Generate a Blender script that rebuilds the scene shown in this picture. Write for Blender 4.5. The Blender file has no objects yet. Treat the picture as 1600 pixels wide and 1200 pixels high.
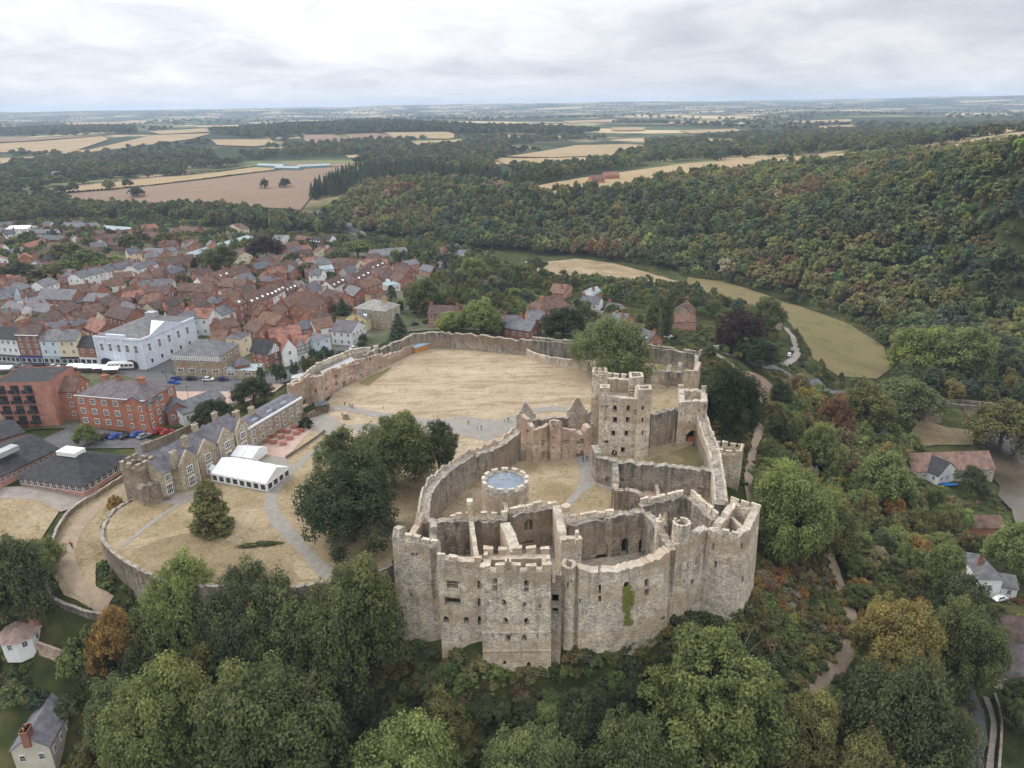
import bpy, bmesh, math, random
import numpy as np
from mathutils import Vector, Matrix, noise as mnoise
from mathutils.geometry import delaunay_2d_cdt

random.seed(7); rng = np.random.default_rng(7)
S = bpy.context.scene
COL = S.collection
# ---------------------------------------------------------------- camera
H = 96.0; FPX = 1111.0; PIT = math.radians(21.25); ROLL = math.radians(0.8)
FW = np.array([0, math.cos(PIT), -math.sin(PIT)]); R0 = np.array([1., 0, 0]); U0 = np.cross(R0, FW)
RT = R0*math.cos(ROLL) - U0*math.sin(ROLL); UP = U0*math.cos(ROLL) + R0*math.sin(ROLL)
CAM = np.array([0, 0, H])
cam = bpy.data.cameras.new('camera'); camo = bpy.data.objects.new('camera', cam); COL.objects.link(camo)
cam.sensor_width = 36; cam.lens = 36*FPX/1600; cam.clip_start = 1; cam.clip_end = 60000
camo.matrix_world = Matrix(((RT[0], UP[0], -FW[0], 0), (RT[1], UP[1], -FW[1], 0), (RT[2], UP[2], -FW[2], H), (0, 0, 0, 1)))
S.camera = camo
# ---------------------------------------------------------------- sky, sun, exposure
SUN = Vector((-0.66, 0.28, 0.70)).normalized()
w = bpy.data.worlds.new('World'); S.world = w; w.use_nodes = True
nt = w.node_tree; nt.nodes.clear()
def nd(t, typ, **k):
    n = t.nodes.new(typ)
    for a, b in k.items():
        if a.startswith('i_'): n.inputs[a[2:].replace('_', ' ')].default_value = b
        else: setattr(n, a, b)
    return n
def ramp(t, pts, interp='LINEAR'):
    r = t.nodes.new('ShaderNodeValToRGB'); r.color_ramp.interpolation = interp
    e = r.color_ramp.elements
    while len(e) < len(pts): e.new(0.5)
    for k, (p, c) in enumerate(pts):
        e[k].position = p; e[k].color = (*c, 1) if len(c) == 3 else c
    return r
def mth(t, op, a=None, b=None, **k):
    n = t.nodes.new('ShaderNodeMath'); n.operation = op
    for i, x in enumerate((a, b)):
        if x is None: continue
        if isinstance(x, (int, float)): n.inputs[i].default_value = x
        else: t.links.new(x, n.inputs[i])
    for a_, b_ in k.items(): setattr(n, a_, b_)
    return n.outputs[0]
def mix(t, f, a, b, mode='MIX'):
    n = t.nodes.new('ShaderNodeMix'); n.data_type = 'RGBA'; n.blend_type = mode
    for i, x in zip((0, 6, 7), (f, a, b)):
        if isinstance(x, (int, float)): n.inputs[i].default_value = x
        elif isinstance(x, tuple): n.inputs[i].default_value = (*x, 1) if len(x) == 3 else x
        else: t.links.new(x, n.inputs[i])
    return n.outputs[2]
L = nt.links.new
sky = nd(nt, 'ShaderNodeTexSky', sky_type='NISHITA', sun_disc=False)
sky.sun_elevation = math.asin(SUN.z); sky.sun_rotation = math.atan2(SUN.x, SUN.y)
tc = nd(nt, 'ShaderNodeTexCoord')
sp = nd(nt, 'ShaderNodeSeparateXYZ'); L(tc.outputs['Generated'], sp.inputs[0])
zz = mth(nt, 'ADD', mth(nt, 'MAXIMUM', sp.outputs[2], 0.0), 0.22)
cv = nd(nt, 'ShaderNodeCombineXYZ'); L(mth(nt, 'DIVIDE', sp.outputs[0], zz), cv.inputs[0]); L(mth(nt, 'DIVIDE', sp.outputs[1], zz), cv.inputs[1])
n1 = nd(nt, 'ShaderNodeTexNoise', i_Scale=0.62, i_Detail=8.0, i_Roughness=0.56, i_Distortion=0.5); L(cv.outputs[0], n1.inputs['Vector'])
n2 = nd(nt, 'ShaderNodeTexNoise', i_Scale=2.4, i_Detail=9.0, i_Roughness=0.6, i_Distortion=0.9); L(cv.outputs[0], n2.inputs['Vector'])
cm = mth(nt, 'ADD', mth(nt, 'MULTIPLY', n1.outputs[0], 0.68), mth(nt, 'MULTIPLY', n2.outputs[0], 0.32))
cr = ramp(nt, [(0.30, (0.52, 0.53, 0.59)), (0.41, (0.69, 0.70, 0.75)), (0.48, (0.84, 0.845, 0.875)), (0.55, (0.97, 0.97, 0.98)), (0.63, (1.24, 1.22, 1.18))]); L(cm, cr.inputs[0])
dp = nd(nt, 'ShaderNodeVectorMath', operation='DOT_PRODUCT'); L(tc.outputs['Generated'], dp.inputs[0]); dp.inputs[1].default_value = Vector((-0.42, 0.88, 0.2)).normalized()
gl = mth(nt, 'POWER', mth(nt, 'MAXIMUM', dp.outputs['Value'], 0.0), 7.0)
cl = mix(nt, 1.0, cr.outputs[0], mth(nt, 'ADD', 0.92, mth(nt, 'MULTIPLY', gl, 0.20)), 'MULTIPLY')
sk10 = mix(nt, 1.0, sky.outputs[0], (0.07, 0.07, 0.07), 'MULTIPLY')
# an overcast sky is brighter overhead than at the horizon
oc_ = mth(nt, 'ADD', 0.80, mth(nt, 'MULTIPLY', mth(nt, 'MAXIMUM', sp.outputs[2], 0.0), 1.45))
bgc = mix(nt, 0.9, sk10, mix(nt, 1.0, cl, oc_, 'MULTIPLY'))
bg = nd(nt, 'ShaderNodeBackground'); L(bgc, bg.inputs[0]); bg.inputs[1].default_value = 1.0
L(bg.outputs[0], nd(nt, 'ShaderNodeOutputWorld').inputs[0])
sl = bpy.data.lights.new('sun', 'SUN'); sl.energy = 1.5; sl.angle = math.radians(16); sl.color = (1, 0.95, 0.88)
so = bpy.data.objects.new('sun', sl); COL.objects.link(so); so.rotation_euler = SUN.to_track_quat('Z', 'Y').to_euler(); so.location = (0, 0, 300)
S.view_settings.view_transform = 'Standard'; S.view_settings.look = 'None'; S.view_settings.gamma = 1
S.view_settings.use_curve_mapping = False; S.view_settings.exposure = 0.30
cy = S.cycles
S.render.engine = 'CYCLES'
cy.max_bounces = 4; cy.diffuse_bounces = 2; cy.glossy_bounces = 2; cy.transmission_bounces = 2; cy.transparent_max_bounces = 6; cy.volume_bounces = 1
cy.use_denoising = True; cy.use_adaptive_sampling = True; cy.adaptive_threshold = 0.02
cy.caustics_reflective = False; cy.caustics_refractive = False

# ---------------------------------------------------------------- geometry of the view: a pixel of the photograph to a place on the land
def ray(u, v): return FW + RT*((u-800)/FPX) + UP*((600-v)/FPX)
def P(u, v, z):
    d = ray(u, v); return CAM + d*((z-H)/d[2])
def proj(p):
    q = np.asarray(p, float) - CAM; D = q @ FW; return 800+FPX*(q @ RT)/D, 600-FPX*(q @ UP)/D, D
def zvert(v, x, y):
    lo, hi = -90., 150.
    for _ in range(40):
        m = (lo+hi)/2
        if proj((x, y, m))[1] > v: lo = m
        else: hi = m
    return m
# land heights (castle lawn = 0): pixel u, v of a spot of bare ground and its height
CTRL = [(1195,870,-12),(1165,760,-4.5),(1145,755,-2.6),(1130,760,-2.6),
(700,1100,-22),(860,1100,-21),(1000,1060,-20),(1000,1190,-30),(800,1190,-31),(600,1190,-32),(400,1190,-32),(400,1060,-25),(520,1060,-22),(600,1020,-16),(150,1150,-30),(60,1190,-30),(250,1120,-30),
(480,960,-15),(400,950,-15),(330,940,-14),(560,930,-9),(600,880,-4),(630,800,-2.5),(645,740,-1.5),
(255,910,-8.5),(200,890,-6.5),(160,850,-4.2),(150,800,-2.5),(230,745,-1),(170,770,-1.6),(110,830,-3),(105,880,-4.2),(130,920,-5.2),(165,940,-6.2),(60,950,-9),(100,980,-10),(160,1000,-13),(30,1010,-14),(80,1030,-16),(130,1070,-22),(0,1100,-24),(20,1040,-19),
(50,800,-1.2),(0,840,-2),(40,890,-5),(0,760,-.6),(120,750,-.6),(100,690,-.5),(200,690,-.5),(300,640,-.5),(200,600,-.5),(60,580,-.5),(350,590,-.5),(430,610,-.5),(480,560,-.6),(560,520,-1),(600,540,-.6),(300,700,-.7),(450,700,-1.2),(400,800,-1.4),(300,830,-1.2),(350,750,-1.3),(440,860,-1.6),(530,800,-1.5),(560,640,-.6),
(700,560,-.6),(800,620,-.6),(900,560,-.8),(1000,600,-1),(1060,560,-1),(900,650,-.8),(800,720,-1),(1000,720,-2),(900,800,-2.5),(750,850,-3),(1050,800,-3),
(0,520,-.5),(100,490,-1),(250,500,-1),(400,480,-2),(500,470,-3),(620,500,-2.5),(720,505,-2.5),(850,500,-4),(970,510,-5),(1060,520,-6),
(0,430,-5),(150,420,-6),(300,430,-6),(450,420,-8),(560,430,-8),(650,440,-9),(760,450,-11),(850,450,-16),(980,470,-14),(1100,495,-14),
(0,380,-9),(150,380,-10),(300,385,-12),(450,390,-15),(600,400,-18),(700,400,-22),(750,420,-20),(520,365,-22),(400,360,-18),(250,350,-14),(100,350,-12),
(1150,560,-3),(1190,640,-6),(1172,745,-5.5),(1230,650,-17),(1240,760,-21),(1210,880,-16),(1260,960,-19),(1300,880,-22),(1335,985,-23),(1255,1105,-25),(1180,1080,-23),(1180,1180,-29),(1300,1180,-30),(1400,1180,-31),(1520,1190,-32),(1520,1080,-32),(1590,1100,-32),(1570,1000,-33),(1450,980,-31),(1540,900,-34),(1400,860,-30),(1350,760,-30),(1440,760,-34),(1550,760,-36),(1460,690,-35),(1400,680,-33),(1340,690,-29),(1590,830,-36),(1590,690,-37.5),(1500,640,-34),(1360,640,-29),(1290,620,-26),(1250,560,-21),(1225,520,-19),(1200,590,-14),(1130,520,-9),
(1390,585,-35),(1330,560,-35),(1300,520,-35.5),(1150,455,-36),(1050,432,-36),(900,420,-34),(1000,430,-35),(1250,480,-36),(1180,490,-28),(1080,460,-28),(830,420,-29),(1230,510,-30),
(1600,600,-35),(1520,560,-35),(1420,545,-36),(1380,510,-36.5),(1270,465,-37),(1100,425,-37),(850,398,-35),(700,383,-33),(560,360,-30),
(1600,520,-30),(1500,500,-28),(1500,420,-6),(1600,430,-2),(1500,330,26),(1600,330,34),(1500,260,48),(1600,245,62),(1350,460,-28),(1350,400,-8),(1350,330,16),(1350,275,26),
(1200,430,-32),(1200,390,-17),(1200,330,4),(1200,290,14),(1050,410,-32),(1050,370,-16),(1050,320,5),(900,385,-30),(900,345,-13),(900,310,5),(750,370,-28),(750,335,-12),(750,300,2),(620,350,-24),(620,310,-4),(620,285,2),
(830,302,9),(1000,284,14),(1200,263,21),(1370,247,27),(960,262,12),(1200,240,20),(1500,215,45),(1600,205,60),
(480,330,-18),(300,330,-15),(100,325,-13),(0,320,-12),(450,300,-7),(300,300,-6),(150,300,-6),(300,270,0),(100,275,0),(550,268,1),(0,270,-2),(300,245,3),(100,240,5),(550,243,5),(700,240,5),(850,245,8),(950,235,8),(820,245,7),
(50,215,18),(200,215,20),(350,212,22),(500,212,24),(650,212,24),(750,216,20),(900,218,12),(1050,215,12),(1200,212,14),(1350,205,20),(1450,200,28),
(50,203,26),(450,199,40),(600,195,46),(750,199,38),(880,206,24),(200,207,24),(1000,195,18),(1200,192,24),(1400,186,32)]
CT = [P(*c) for c in CTRL]
# feet of the castle walls: wall-top pixel and height, and the row where the wall meets the slope
for u, v, z, vb in [(613,842,11.2,1003),(648,848,11.2,1001),(683,853,11.2,998),(718,877,10.4,1000),(750,880,10.4,1003),(751,894,11,1048),(806,894,11,1047),(861,893,11,1046),(889,880,9.5,1012),(935,896,8,1003),(1000,884,8.8,990),(1047,862,10.2,968),(1082,842,10.2,958),(1107,826,11.6,960),(1128,834,11.8,968),(1152,840,11.8,972),(1172,827,12.2,950),(1188,794,12.8,920)]:
    q = P(u, v, z); CT.append(np.array([q[0], q[1]-1.2, zvert(vb, q[0], q[1])]))
for az in range(-50, 51, 10):
    for r_, z_ in ((4800, 34), (6500, 40), (8500, 92+10*math.sin(az*.21)+az*.18), (11000, 128+14*math.sin(az*.13+1)+az*.32), (14500, 140+az*.32), (18000, 60)):
        CT.append(np.array([r_*math.sin(math.radians(az)), r_*math.cos(math.radians(az)), z_]))
for az in range(70, 300, 20):
    for r_, z_ in ((150, -34), (800, -30), (6000, 10)): CT.append(np.array([r_*math.sin(math.radians(az)), r_*math.cos(math.radians(az)), z_]))
CT = np.array(CT)
def _k(d2): return np.sqrt(d2 + 64.0)
_n = len(CT)
_A = np.zeros((_n+1, _n+1)); _d = CT[:, None, :2]-CT[None, :, :2]
_A[:_n, :_n] = _k((_d**2).sum(2)) - np.eye(_n)*1.2; _A[_n, :_n] = 1; _A[:_n, _n] = 1
_W = np.linalg.solve(_A, np.append(CT[:, 2], 0))
def T(x, y):
    x = np.atleast_1d(np.asarray(x, float)); y = np.atleast_1d(np.asarray(y, float)); out = np.empty(len(x))
    for a in range(0, len(x), 20000):
        b = slice(a, a+20000)
        out[b] = _k((x[b, None]-CT[None, :, 0])**2+(y[b, None]-CT[None, :, 1])**2) @ _W[:_n] + _W[_n]
    return out
def farn(x, y): return (mnoise.noise((x*.0011, y*.0011, 9))*20+mnoise.noise((x*.0004, y*.0004, 5))*26)*min(max((math.hypot(x, y)-1500)/3000, 0), 1)
def T1(x, y): return float(T(x, y)[0])
_TS = 40*np.exp(np.linspace(0, math.log(14000/40), 420))
def PT(u, v, h=0.0):
    """the first spot along the pixel's line of sight that lies h metres above the land"""
    d = ray(u, v); p = CAM+d*_TS[:, None]
    g = p[:, 2]-T(p[:, 0], p[:, 1])-h-np.array([farn(a_, b_) if b_ > 1480 else 0. for a_, b_ in zip(p[:, 0], p[:, 1])])
    k = int(np.argmax(g < 0))
    if g[k] >= 0: k = len(_TS)-1
    a, b = _TS[max(k-1, 0)], _TS[k]
    for _ in range(18):
        m = (a+b)/2; q = CAM+d*m
        if q[2]-T1(q[0], q[1])-h-farn(q[0], q[1]) < 0: b = m
        else: a = m
    return CAM+d*b
def mpp(p): return proj(p)[2]/FPX      # metres per photograph pixel at a place
# ---------------------------------------------------------------- object helpers
def tag(o, label=None, cat=None, group=None, kind=None):
    for k, v in (('label', label), ('category', cat), ('group', group), ('kind', kind)):
        if v: o[k] = v
    return o
def link(o, parent=None):
    COL.objects.link(o)
    if parent is not None: o.parent = parent
    return o
def empty(name, loc=(0, 0, 0), rz=0.0):
    o = bpy.data.objects.new(name, None); COL.objects.link(o); o.location = loc; o.rotation_euler = (0, 0, rz); o.empty_display_size = .5
    return o
def mesh(name, V, F, mats=(), mi=None, smooth=False):
    me = bpy.data.meshes.new(name); me.from_pydata([tuple(map(float, v)) for v in V], [], [tuple(f) for f in F])
    for m in (mats if isinstance(mats, (list, tuple)) else [mats]): me.materials.append(m)
    if mi is not None: me.polygons.foreach_set('material_index', mi)
    if smooth: me.polygons.foreach_set('use_smooth', [True]*len(me.polygons))
    me.update(); return me
def obj(name, me, parent=None, color=None, loc=None, rz=None, scale=None):
    o = bpy.data.objects.new(name, me); COL.objects.link(o)
    if parent is not None: o.parent = parent
    if color is not None: o.color = (*color, 1)
    if loc is not None: o.location = loc
    if rz is not None: o.rotation_euler = (0, 0, rz)
    if scale is not None: o.scale = scale
    return o
class MB:
    def __init__(s): s.V = []; s.F = []; s.M = []
    def face(s, pts, m=0):
        k = len(s.V); s.V += [tuple(p) for p in pts]; s.F.append(tuple(range(k, k+len(pts)))); s.M.append(m)
    def box(s, x0, x1, y0, y1, z0, z1, m=0, jit=0.0):
        k = len(s.V)
        for z in (z0, z1):
            for x, y in ((x0, y0), (x1, y0), (x1, y1), (x0, y1)):
                s.V.append((x+random.uniform(-jit, jit), y+random.uniform(-jit, jit), z+random.uniform(-jit, jit)))
        for f in ((3, 2, 1, 0), (4, 5, 6, 7), (0, 1, 5, 4), (1, 2, 6, 5), (2, 3, 7, 6), (3, 0, 4, 7)):
            s.F.append(tuple(k+i for i in f)); s.M.append(m)
    def prism(s, poly, z0, z1, m=0, mt=None):
        """poly: list of (x, y), counter-clockwise; z0/z1 numbers or lists"""
        n = len(poly); k = len(s.V)
        a = z0 if isinstance(z0, (list, tuple)) else [z0]*n; b = z1 if isinstance(z1, (list, tuple)) else [z1]*n
        s.V += [(p[0], p[1], a[i]) for i, p in enumerate(poly)]+[(p[0], p[1], b[i]) for i, p in enumerate(poly)]
        for i in range(n):
            j = (i+1) % n; s.F.append((k+i, k+j, k+n+j, k+n+i)); s.M.append(m)
        s.F.append(tuple(range(k+n, k+2*n))); s.M.append(m if mt is None else mt)
        s.F.append(tuple(range(k+n-1, k-1, -1))); s.M.append(m)
    def cyl(s, cx, cy_, r0, r1, z0, z1, n=10, m=0):
        k = len(s.V)
        for r, z in ((r0, z0), (r1, z1)):
            for i in range(n): s.V.append((cx+r*math.cos(2*math.pi*i/n), cy_+r*math.sin(2*math.pi*i/n), z))
        for i in range(n):
            j = (i+1) % n; s.F.append((k+i, k+j, k+n+j, k+n+i)); s.M.append(m)
        s.F.append(tuple(range(k+n, k+2*n))); s.M.append(m)
    def tube(s, a, b, r, n=6, m=0, r2=None):
        a = Vector(a); b = Vector(b); d = (b-a).normalized(); x = d.orthogonal().normalized(); y = d.cross(x); k = len(s.V)
        for p, rr in ((a, r), (b, r if r2 is None else r2)):
            for i in range(n):
                t = 2*math.pi*i/n; s.V.append(tuple(p+x*rr*math.cos(t)+y*rr*math.sin(t)))
        for i in range(n):
            j = (i+1) % n; s.F.append((k+i, k+j, k+n+j, k+n+i)); s.M.append(m)
        s.F.append(tuple(range(k+n, k+2*n))); s.M.append(m); s.F.append(tuple(range(k+n-1, k-1, -1))); s.M.append(m)
    def me(s, name, mats, smooth=False): return mesh(name, s.V, s.F, mats, s.M, smooth)
    def build(s, name, mats, parent=None, color=None, smooth=False, **k): return obj(name, s.me(name, mats, smooth), parent, color, **k)
def inpoly(px, py, poly):
    px = np.atleast_1d(px); py = np.atleast_1d(py); r = np.zeros(len(px), bool); n = len(poly); j = n-1
    for i in range(n):
        xi, yi = poly[i][:2]; xj, yj = poly[j][:2]
        c = ((yi > py) != (yj > py)) & (px < (xj-xi)*(py-yi)/((yj-yi) or 1e-9)+xi); r ^= c; j = i
    return r
def spline(pts, step):
    """Catmull-Rom through points (any dimension), resampled about every step"""
    p = [np.asarray(q, float) for q in pts]; p = [2*p[0]-p[1]]+p+[2*p[-1]-p[-2]]; out = []
    for i in range(1, len(p)-2):
        n = max(1, int(np.linalg.norm(p[i+1][:2]-p[i][:2])/step))
        for k in range(n):
            t = k/n
            out.append(.5*((2*p[i])+(-p[i-1]+p[i+1])*t+(2*p[i-1]-5*p[i]+4*p[i+1]-p[i+2])*t*t+(-p[i-1]+3*p[i]-3*p[i+1]+p[i+2])*t**3))
    out.append(p[-2]); return out
EXCL = []   # world polygons where no tree may stand
def drape(name, poly, step, off, mat, zf=None, kind='structure', color=None, excl=True):
    """a sheet following the land inside a world polygon"""
    poly = [tuple(p[:2]) for p in poly]; b = []
    for i, p in enumerate(poly):
        q = poly[(i+1) % len(poly)]; n = max(1, int(math.dist(p, q)/step))
        b += [(p[0]+(q[0]-p[0])*k/n, p[1]+(q[1]-p[1])*k/n) for k in range(n)]
    xs = [p[0] for p in b]; ys = [p[1] for p in b]
    gx, gy = np.meshgrid(np.arange(min(xs)+step*.37, max(xs), step), np.arange(min(ys)+step*.41, max(ys), step)); gx = gx.ravel(); gy = gy.ravel()
    m = inpoly(gx, gy, b); pts = [Vector(p) for p in b]+[Vector((x, y)) for x, y in zip(gx[m], gy[m])]
    r = delaunay_2d_cdt(pts, [], [list(range(len(b)))], 1, 1e-4)
    X = np.array([v.x for v in r[0]]); Y = np.array([v.y for v in r[0]])
    Z = (T(X, Y)+off) if zf is None else np.array([zf(x, y) for x, y in zip(X, Y)])
    if np.max(np.hypot(X, Y)) > 1500: Z += np.array([farn(x, y) for x, y in zip(X, Y)])
    F = [f if (X[f[1]]-X[f[0]])*(Y[f[2]]-Y[f[0]])-(Y[f[1]]-Y[f[0]])*(X[f[2]]-X[f[0]]) > 0 else f[::-1] for f in r[2]]
    o = obj(name, mesh(name, list(zip(X, Y, Z)), F, mat, smooth=True), color=color); tag(o, kind=kind)
    if excl: EXCL.append(poly)
    return o
def ribbon(name, pts, width, off, mat, step=2.0, zf=None, color=None, kind='structure', excl=1.5):
    c = spline(pts, step); Lf = []; Rt = []
    for i, p in enumerate(c):
        d = c[min(i+1, len(c)-1)][:2]-c[max(i-1, 0)][:2]; d = d/(np.linalg.norm(d)+1e-9); n = np.array([-d[1], d[0]])
        wv = width/2*(1+.08*math.sin(i*1.7)+.05*math.sin(i*.61))
        Lf.append(p[:2]+n*wv); Rt.append(p[:2]-n*wv)
    rows = [[a+(b-a)*t for t in (0, .33, .67, 1)] for a, b in zip(Lf, Rt)]
    X = np.array([q[0] for r in rows for q in r]); Y = np.array([q[1] for r in rows for q in r])
    Z = (T(X, Y)+off) if zf is None else np.array([zf(x, y) for x, y in zip(X, Y)])
    F = [(i*4+k+1, i*4+k, i*4+4+k, i*4+5+k) for i in range(len(rows)-1) for k in range(3)]
    F = [f[::-1] for f in F]
    me = mesh(name, list(zip(X, Y, Z)), F, mat, smooth=True)
    if me.polygons and me.polygons[0].normal.z < 0: me.flip_normals()
    o = obj(name, me, color=color); tag(o, kind=kind)
    if excl: EXCL.append([tuple(p) for p in Lf]+[tuple(p) for p in Rt[::-1]])
    return o
# ---------------------------------------------------------------- materials
def newmat(name):
    m = bpy.data.materials.new(name); m.use_nodes = True; t = m.node_tree; t.nodes.clear()
    o = t.nodes.new('ShaderNodeOutputMaterial'); b = t.nodes.new('ShaderNodeBsdfPrincipled'); t.links.new(b.outputs[0], o.inputs[0])
    b.inputs['Specular IOR Level'].default_value = 0.25
    return m, t, b
def pos(t, sx=1, sy=1, sz=1):
    g = t.nodes.new('ShaderNodeNewGeometry'); mp = t.nodes.new('ShaderNodeMapping'); mp.inputs['Scale'].default_value = (sx, sy, sz)
    t.links.new(g.outputs['Position'], mp.inputs[0]); return mp.outputs[0]
def nz(t, vec, scale, detail=4, rough=.55, dist=0):
    n = nd(t, 'ShaderNodeTexNoise', i_Scale=scale, i_Detail=float(detail), i_Roughness=rough, i_Distortion=float(dist)); t.links.new(vec, n.inputs['Vector']); return n.outputs[0]
def bump(t, b, h, dist, strength=1.0):
    n = t.nodes.new('ShaderNodeBump'); n.inputs['Strength'].default_value = strength; n.inputs['Distance'].default_value = dist
    t.links.new(h, n.inputs['Height']); t.links.new(n.outputs[0], b.inputs['Normal'])
def rmp(t, x, pts):
    r = ramp(t, pts); t.links.new(x, r.inputs[0]); return r.outputs[0]
def mottled(name, pts, scale, rough=.9, detail=6, bmp=None, use_obj=False, sc=(1, 1, 1), fine=None, spec=.2):
    """noise-coloured material; with use_obj the object's own colour is mottled by the grey ramp"""
    m, t, b = newmat(name); v = pos(t, *sc); x = nz(t, v, scale, detail, .62)
    c = rmp(t, x, pts)
    if fine:
        f = rmp(t, nz(t, v, fine[0], 3, .6), [(.3, (1-fine[1],)*3), (.7, (1+fine[1],)*3)]); c = mix(t, 1.0, c, f, 'MULTIPLY')
    if use_obj:
        oi = t.nodes.new('ShaderNodeObjectInfo'); c = mix(t, 1.0, oi.outputs['Color'], c, 'MULTIPLY')
    t.links.new(c, b.inputs['Base Color']); b.inputs['Roughness'].default_value = rough; b.inputs['Specular IOR Level'].default_value = spec
    if bmp: bump(t, b, nz(t, v, bmp[0], 3, .6), bmp[1])
    return m
def stone(name, base, warm, dark, coursing=1.0, streak=.55, pink=(.40, .27, .22), pinkamt=.0):
    m, t, b = newmat(name); v = pos(t); vz = pos(t, 1, 1, 2.1)
    big = nz(t, v, .09, 4, .6); mid = nz(t, v, .55, 5, .65)
    vor = nd(t, 'ShaderNodeTexVoronoi', i_Scale=2.7); t.links.new(vz, vor.inputs['Vector'])
    c = mix(t, rmp(t, big, [(.38, (0, 0, 0)), (.62, (1, 1, 1))]), base, warm)
    if pinkamt: c = mix(t, mth(t, 'MULTIPLY', rmp(t, nz(t, v, .16, 3), [(.45, (0, 0, 0)), (.6, (1, 1, 1))]), pinkamt), c, pink)
    sepc = t.nodes.new('ShaderNodeSeparateColor'); t.links.new(vor.outputs['Color'], sepc.inputs[0])
    c = mix(t, 1.0, c, rmp(t, sepc.outputs[0], [(0, (.58, .58, .59)), (.5, (1.0, 1, 1)), (1, (1.40, 1.38, 1.34))]), 'MULTIPLY')
    c = mix(t, 1.0, c, rmp(t, mid, [(.3, (.60, .59, .59)), (.5, (1, 1, 1)), (.72, (1.22, 1.21, 1.18))]), 'MULTIPLY')
    # weathering streaks running down the faces, dark lichen and soot patches
    st = nz(t, pos(t, .9, .9, .07), .85, 4, .65); ls = nz(t, v, .23, 5, .7)
    f = mth(t, 'MULTIPLY', rmp(t, st, [(.46, (0, 0, 0)), (.62, (1, 1, 1))]), rmp(t, ls, [(.42, (0, 0, 0)), (.58, (1, 1, 1))]))
    wt = t.nodes.new('ShaderNodeAttribute'); wt.attribute_name = 'wt'   # lichen and soot washed down from the wall head
    s0_ = t.nodes.new('ShaderNodeSeparateColor'); t.links.new(wt.outputs['Color'], s0_.inputs[0])
    hd_ = mth(t, 'MULTIPLY', s0_.outputs[0], rmp(t, nz(t, pos(t, .8, .8, .10), 1.3, 5, .7), [(.36, (0, 0, 0)), (.60, (1, 1, 1))]))
    f = mth(t, 'MINIMUM', mth(t, 'ADD', f, mth(t, 'MULTIPLY', hd_, .95)), 1.0)
    c = mix(t, mth(t, 'MULTIPLY', f, streak), c, dark)
    c = mix(t, mth(t, 'MULTIPLY', rmp(t, nz(t, pos(t, .035, .035, .12), 1.0, 4, .6, .5), [(.47, (0, 0, 0)), (.60, (1, 1, 1))]), .62), c, tuple(x*y for x, y in zip(warm, (.60, .50, .40))))
    # lichened, paler upward faces
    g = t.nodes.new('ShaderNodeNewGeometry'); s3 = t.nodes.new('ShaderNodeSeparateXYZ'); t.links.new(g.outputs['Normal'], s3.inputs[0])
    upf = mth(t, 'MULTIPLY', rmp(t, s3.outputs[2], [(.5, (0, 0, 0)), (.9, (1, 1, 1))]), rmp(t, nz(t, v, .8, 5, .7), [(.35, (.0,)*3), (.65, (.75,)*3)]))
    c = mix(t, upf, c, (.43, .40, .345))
    t.links.new(c, b.inputs['Base Color']); b.inputs['Roughness'].default_value = .95; b.inputs['Specular IOR Level'].default_value = .1
    ed = mth(t, 'ADD', mth(t, 'MULTIPLY', vor.outputs['Distance'], -.9*coursing), nz(t, v, 2.6, 4, .7)); bump(t, b, ed, .10, .8)
    return m
M = {}
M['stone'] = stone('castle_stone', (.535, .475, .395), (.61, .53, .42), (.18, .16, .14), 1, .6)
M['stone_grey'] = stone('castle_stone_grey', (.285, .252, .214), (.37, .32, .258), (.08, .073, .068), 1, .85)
M['stone_pink'] = stone('castle_stone_pink', (.48, .385, .31), (.54, .44, .335), (.15, .125, .11), 1, .6, (.50, .31, .245), .75)
M['stone_buff'] = stone('house_stone', (.38, .33, .255), (.44, .38, .285), (.18, .155, .13), .6, .3)
M['stone_dark'] = stone('garden_wall_stone', (.26, .215, .165), (.34, .28, .205), (.09, .08, .07), 1, .6)
M['dark'] = mottled('painted_interior_shade', [(.3, (.02, .018, .016)), (.7, (.04, .035, .03))], 1.0)  # near-black colour standing in for shade deep inside openings
M['grass_dry'] = None
def grass(name, straw, brown, green, gamt, scale=.05, tracks=False):
    m, t, b = newmat(name); v = pos(t)
    x = nz(t, v, scale, 6, .66, .4); y = nz(t, v, scale*4.3, 5, .7, .6); f = nz(t, v, 1.3, 5, .75)
    c = mix(t, rmp(t, x, [(.36, (0, 0, 0)), (.64, (1, 1, 1))]), straw, brown)
    c = mix(t, mth(t, 'MULTIPLY', rmp(t, y, [(.52, (0, 0, 0)), (.70, (1, 1, 1))]), gamt), c, green)
    if tracks:
        tr = nz(t, pos(t, .035, .17, .1), 1.0, 5, .75, 1.2); c = mix(t, rmp(t, tr, [(.48, (0, 0, 0)), (.62, (.8,)*3)]), c, (.235, .172, .108))
        sp2 = nz(t, pos(t, .09, .3, .1), 2.0, 4, .7, .9); c = mix(t, rmp(t, sp2, [(.60, (0, 0, 0)), (.70, (.6,)*3)]), c, (.17, .118, .07))
    c = mix(t, 1.0, c, rmp(t, f, [(.3, (.66,)*3), (.7, (1.3,)*3)]), 'MULTIPLY')
    t.links.new(c, b.inputs['Base Color']); b.inputs['Roughness'].default_value = 1; b.inputs['Specular IOR Level'].default_value = .05
    bump(t, b, nz(t, v, 3.0, 3, .6), .12); return m
M['grass_dry'] = grass('parched_grass', (.345, .28, .185), (.228, .172, .10), (.135, .132, .058), .85, .07)
M['bailey'] = grass('parched_bailey_grass', (.415, .345, .25), (.335, .265, .18), (.20, .178, .10), .7, .045, True)
M['meadow'] = grass('meadow_grass', (.19, .156, .082), (.15, .132, .064), (.095, .11, .043), .9, .02)
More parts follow.
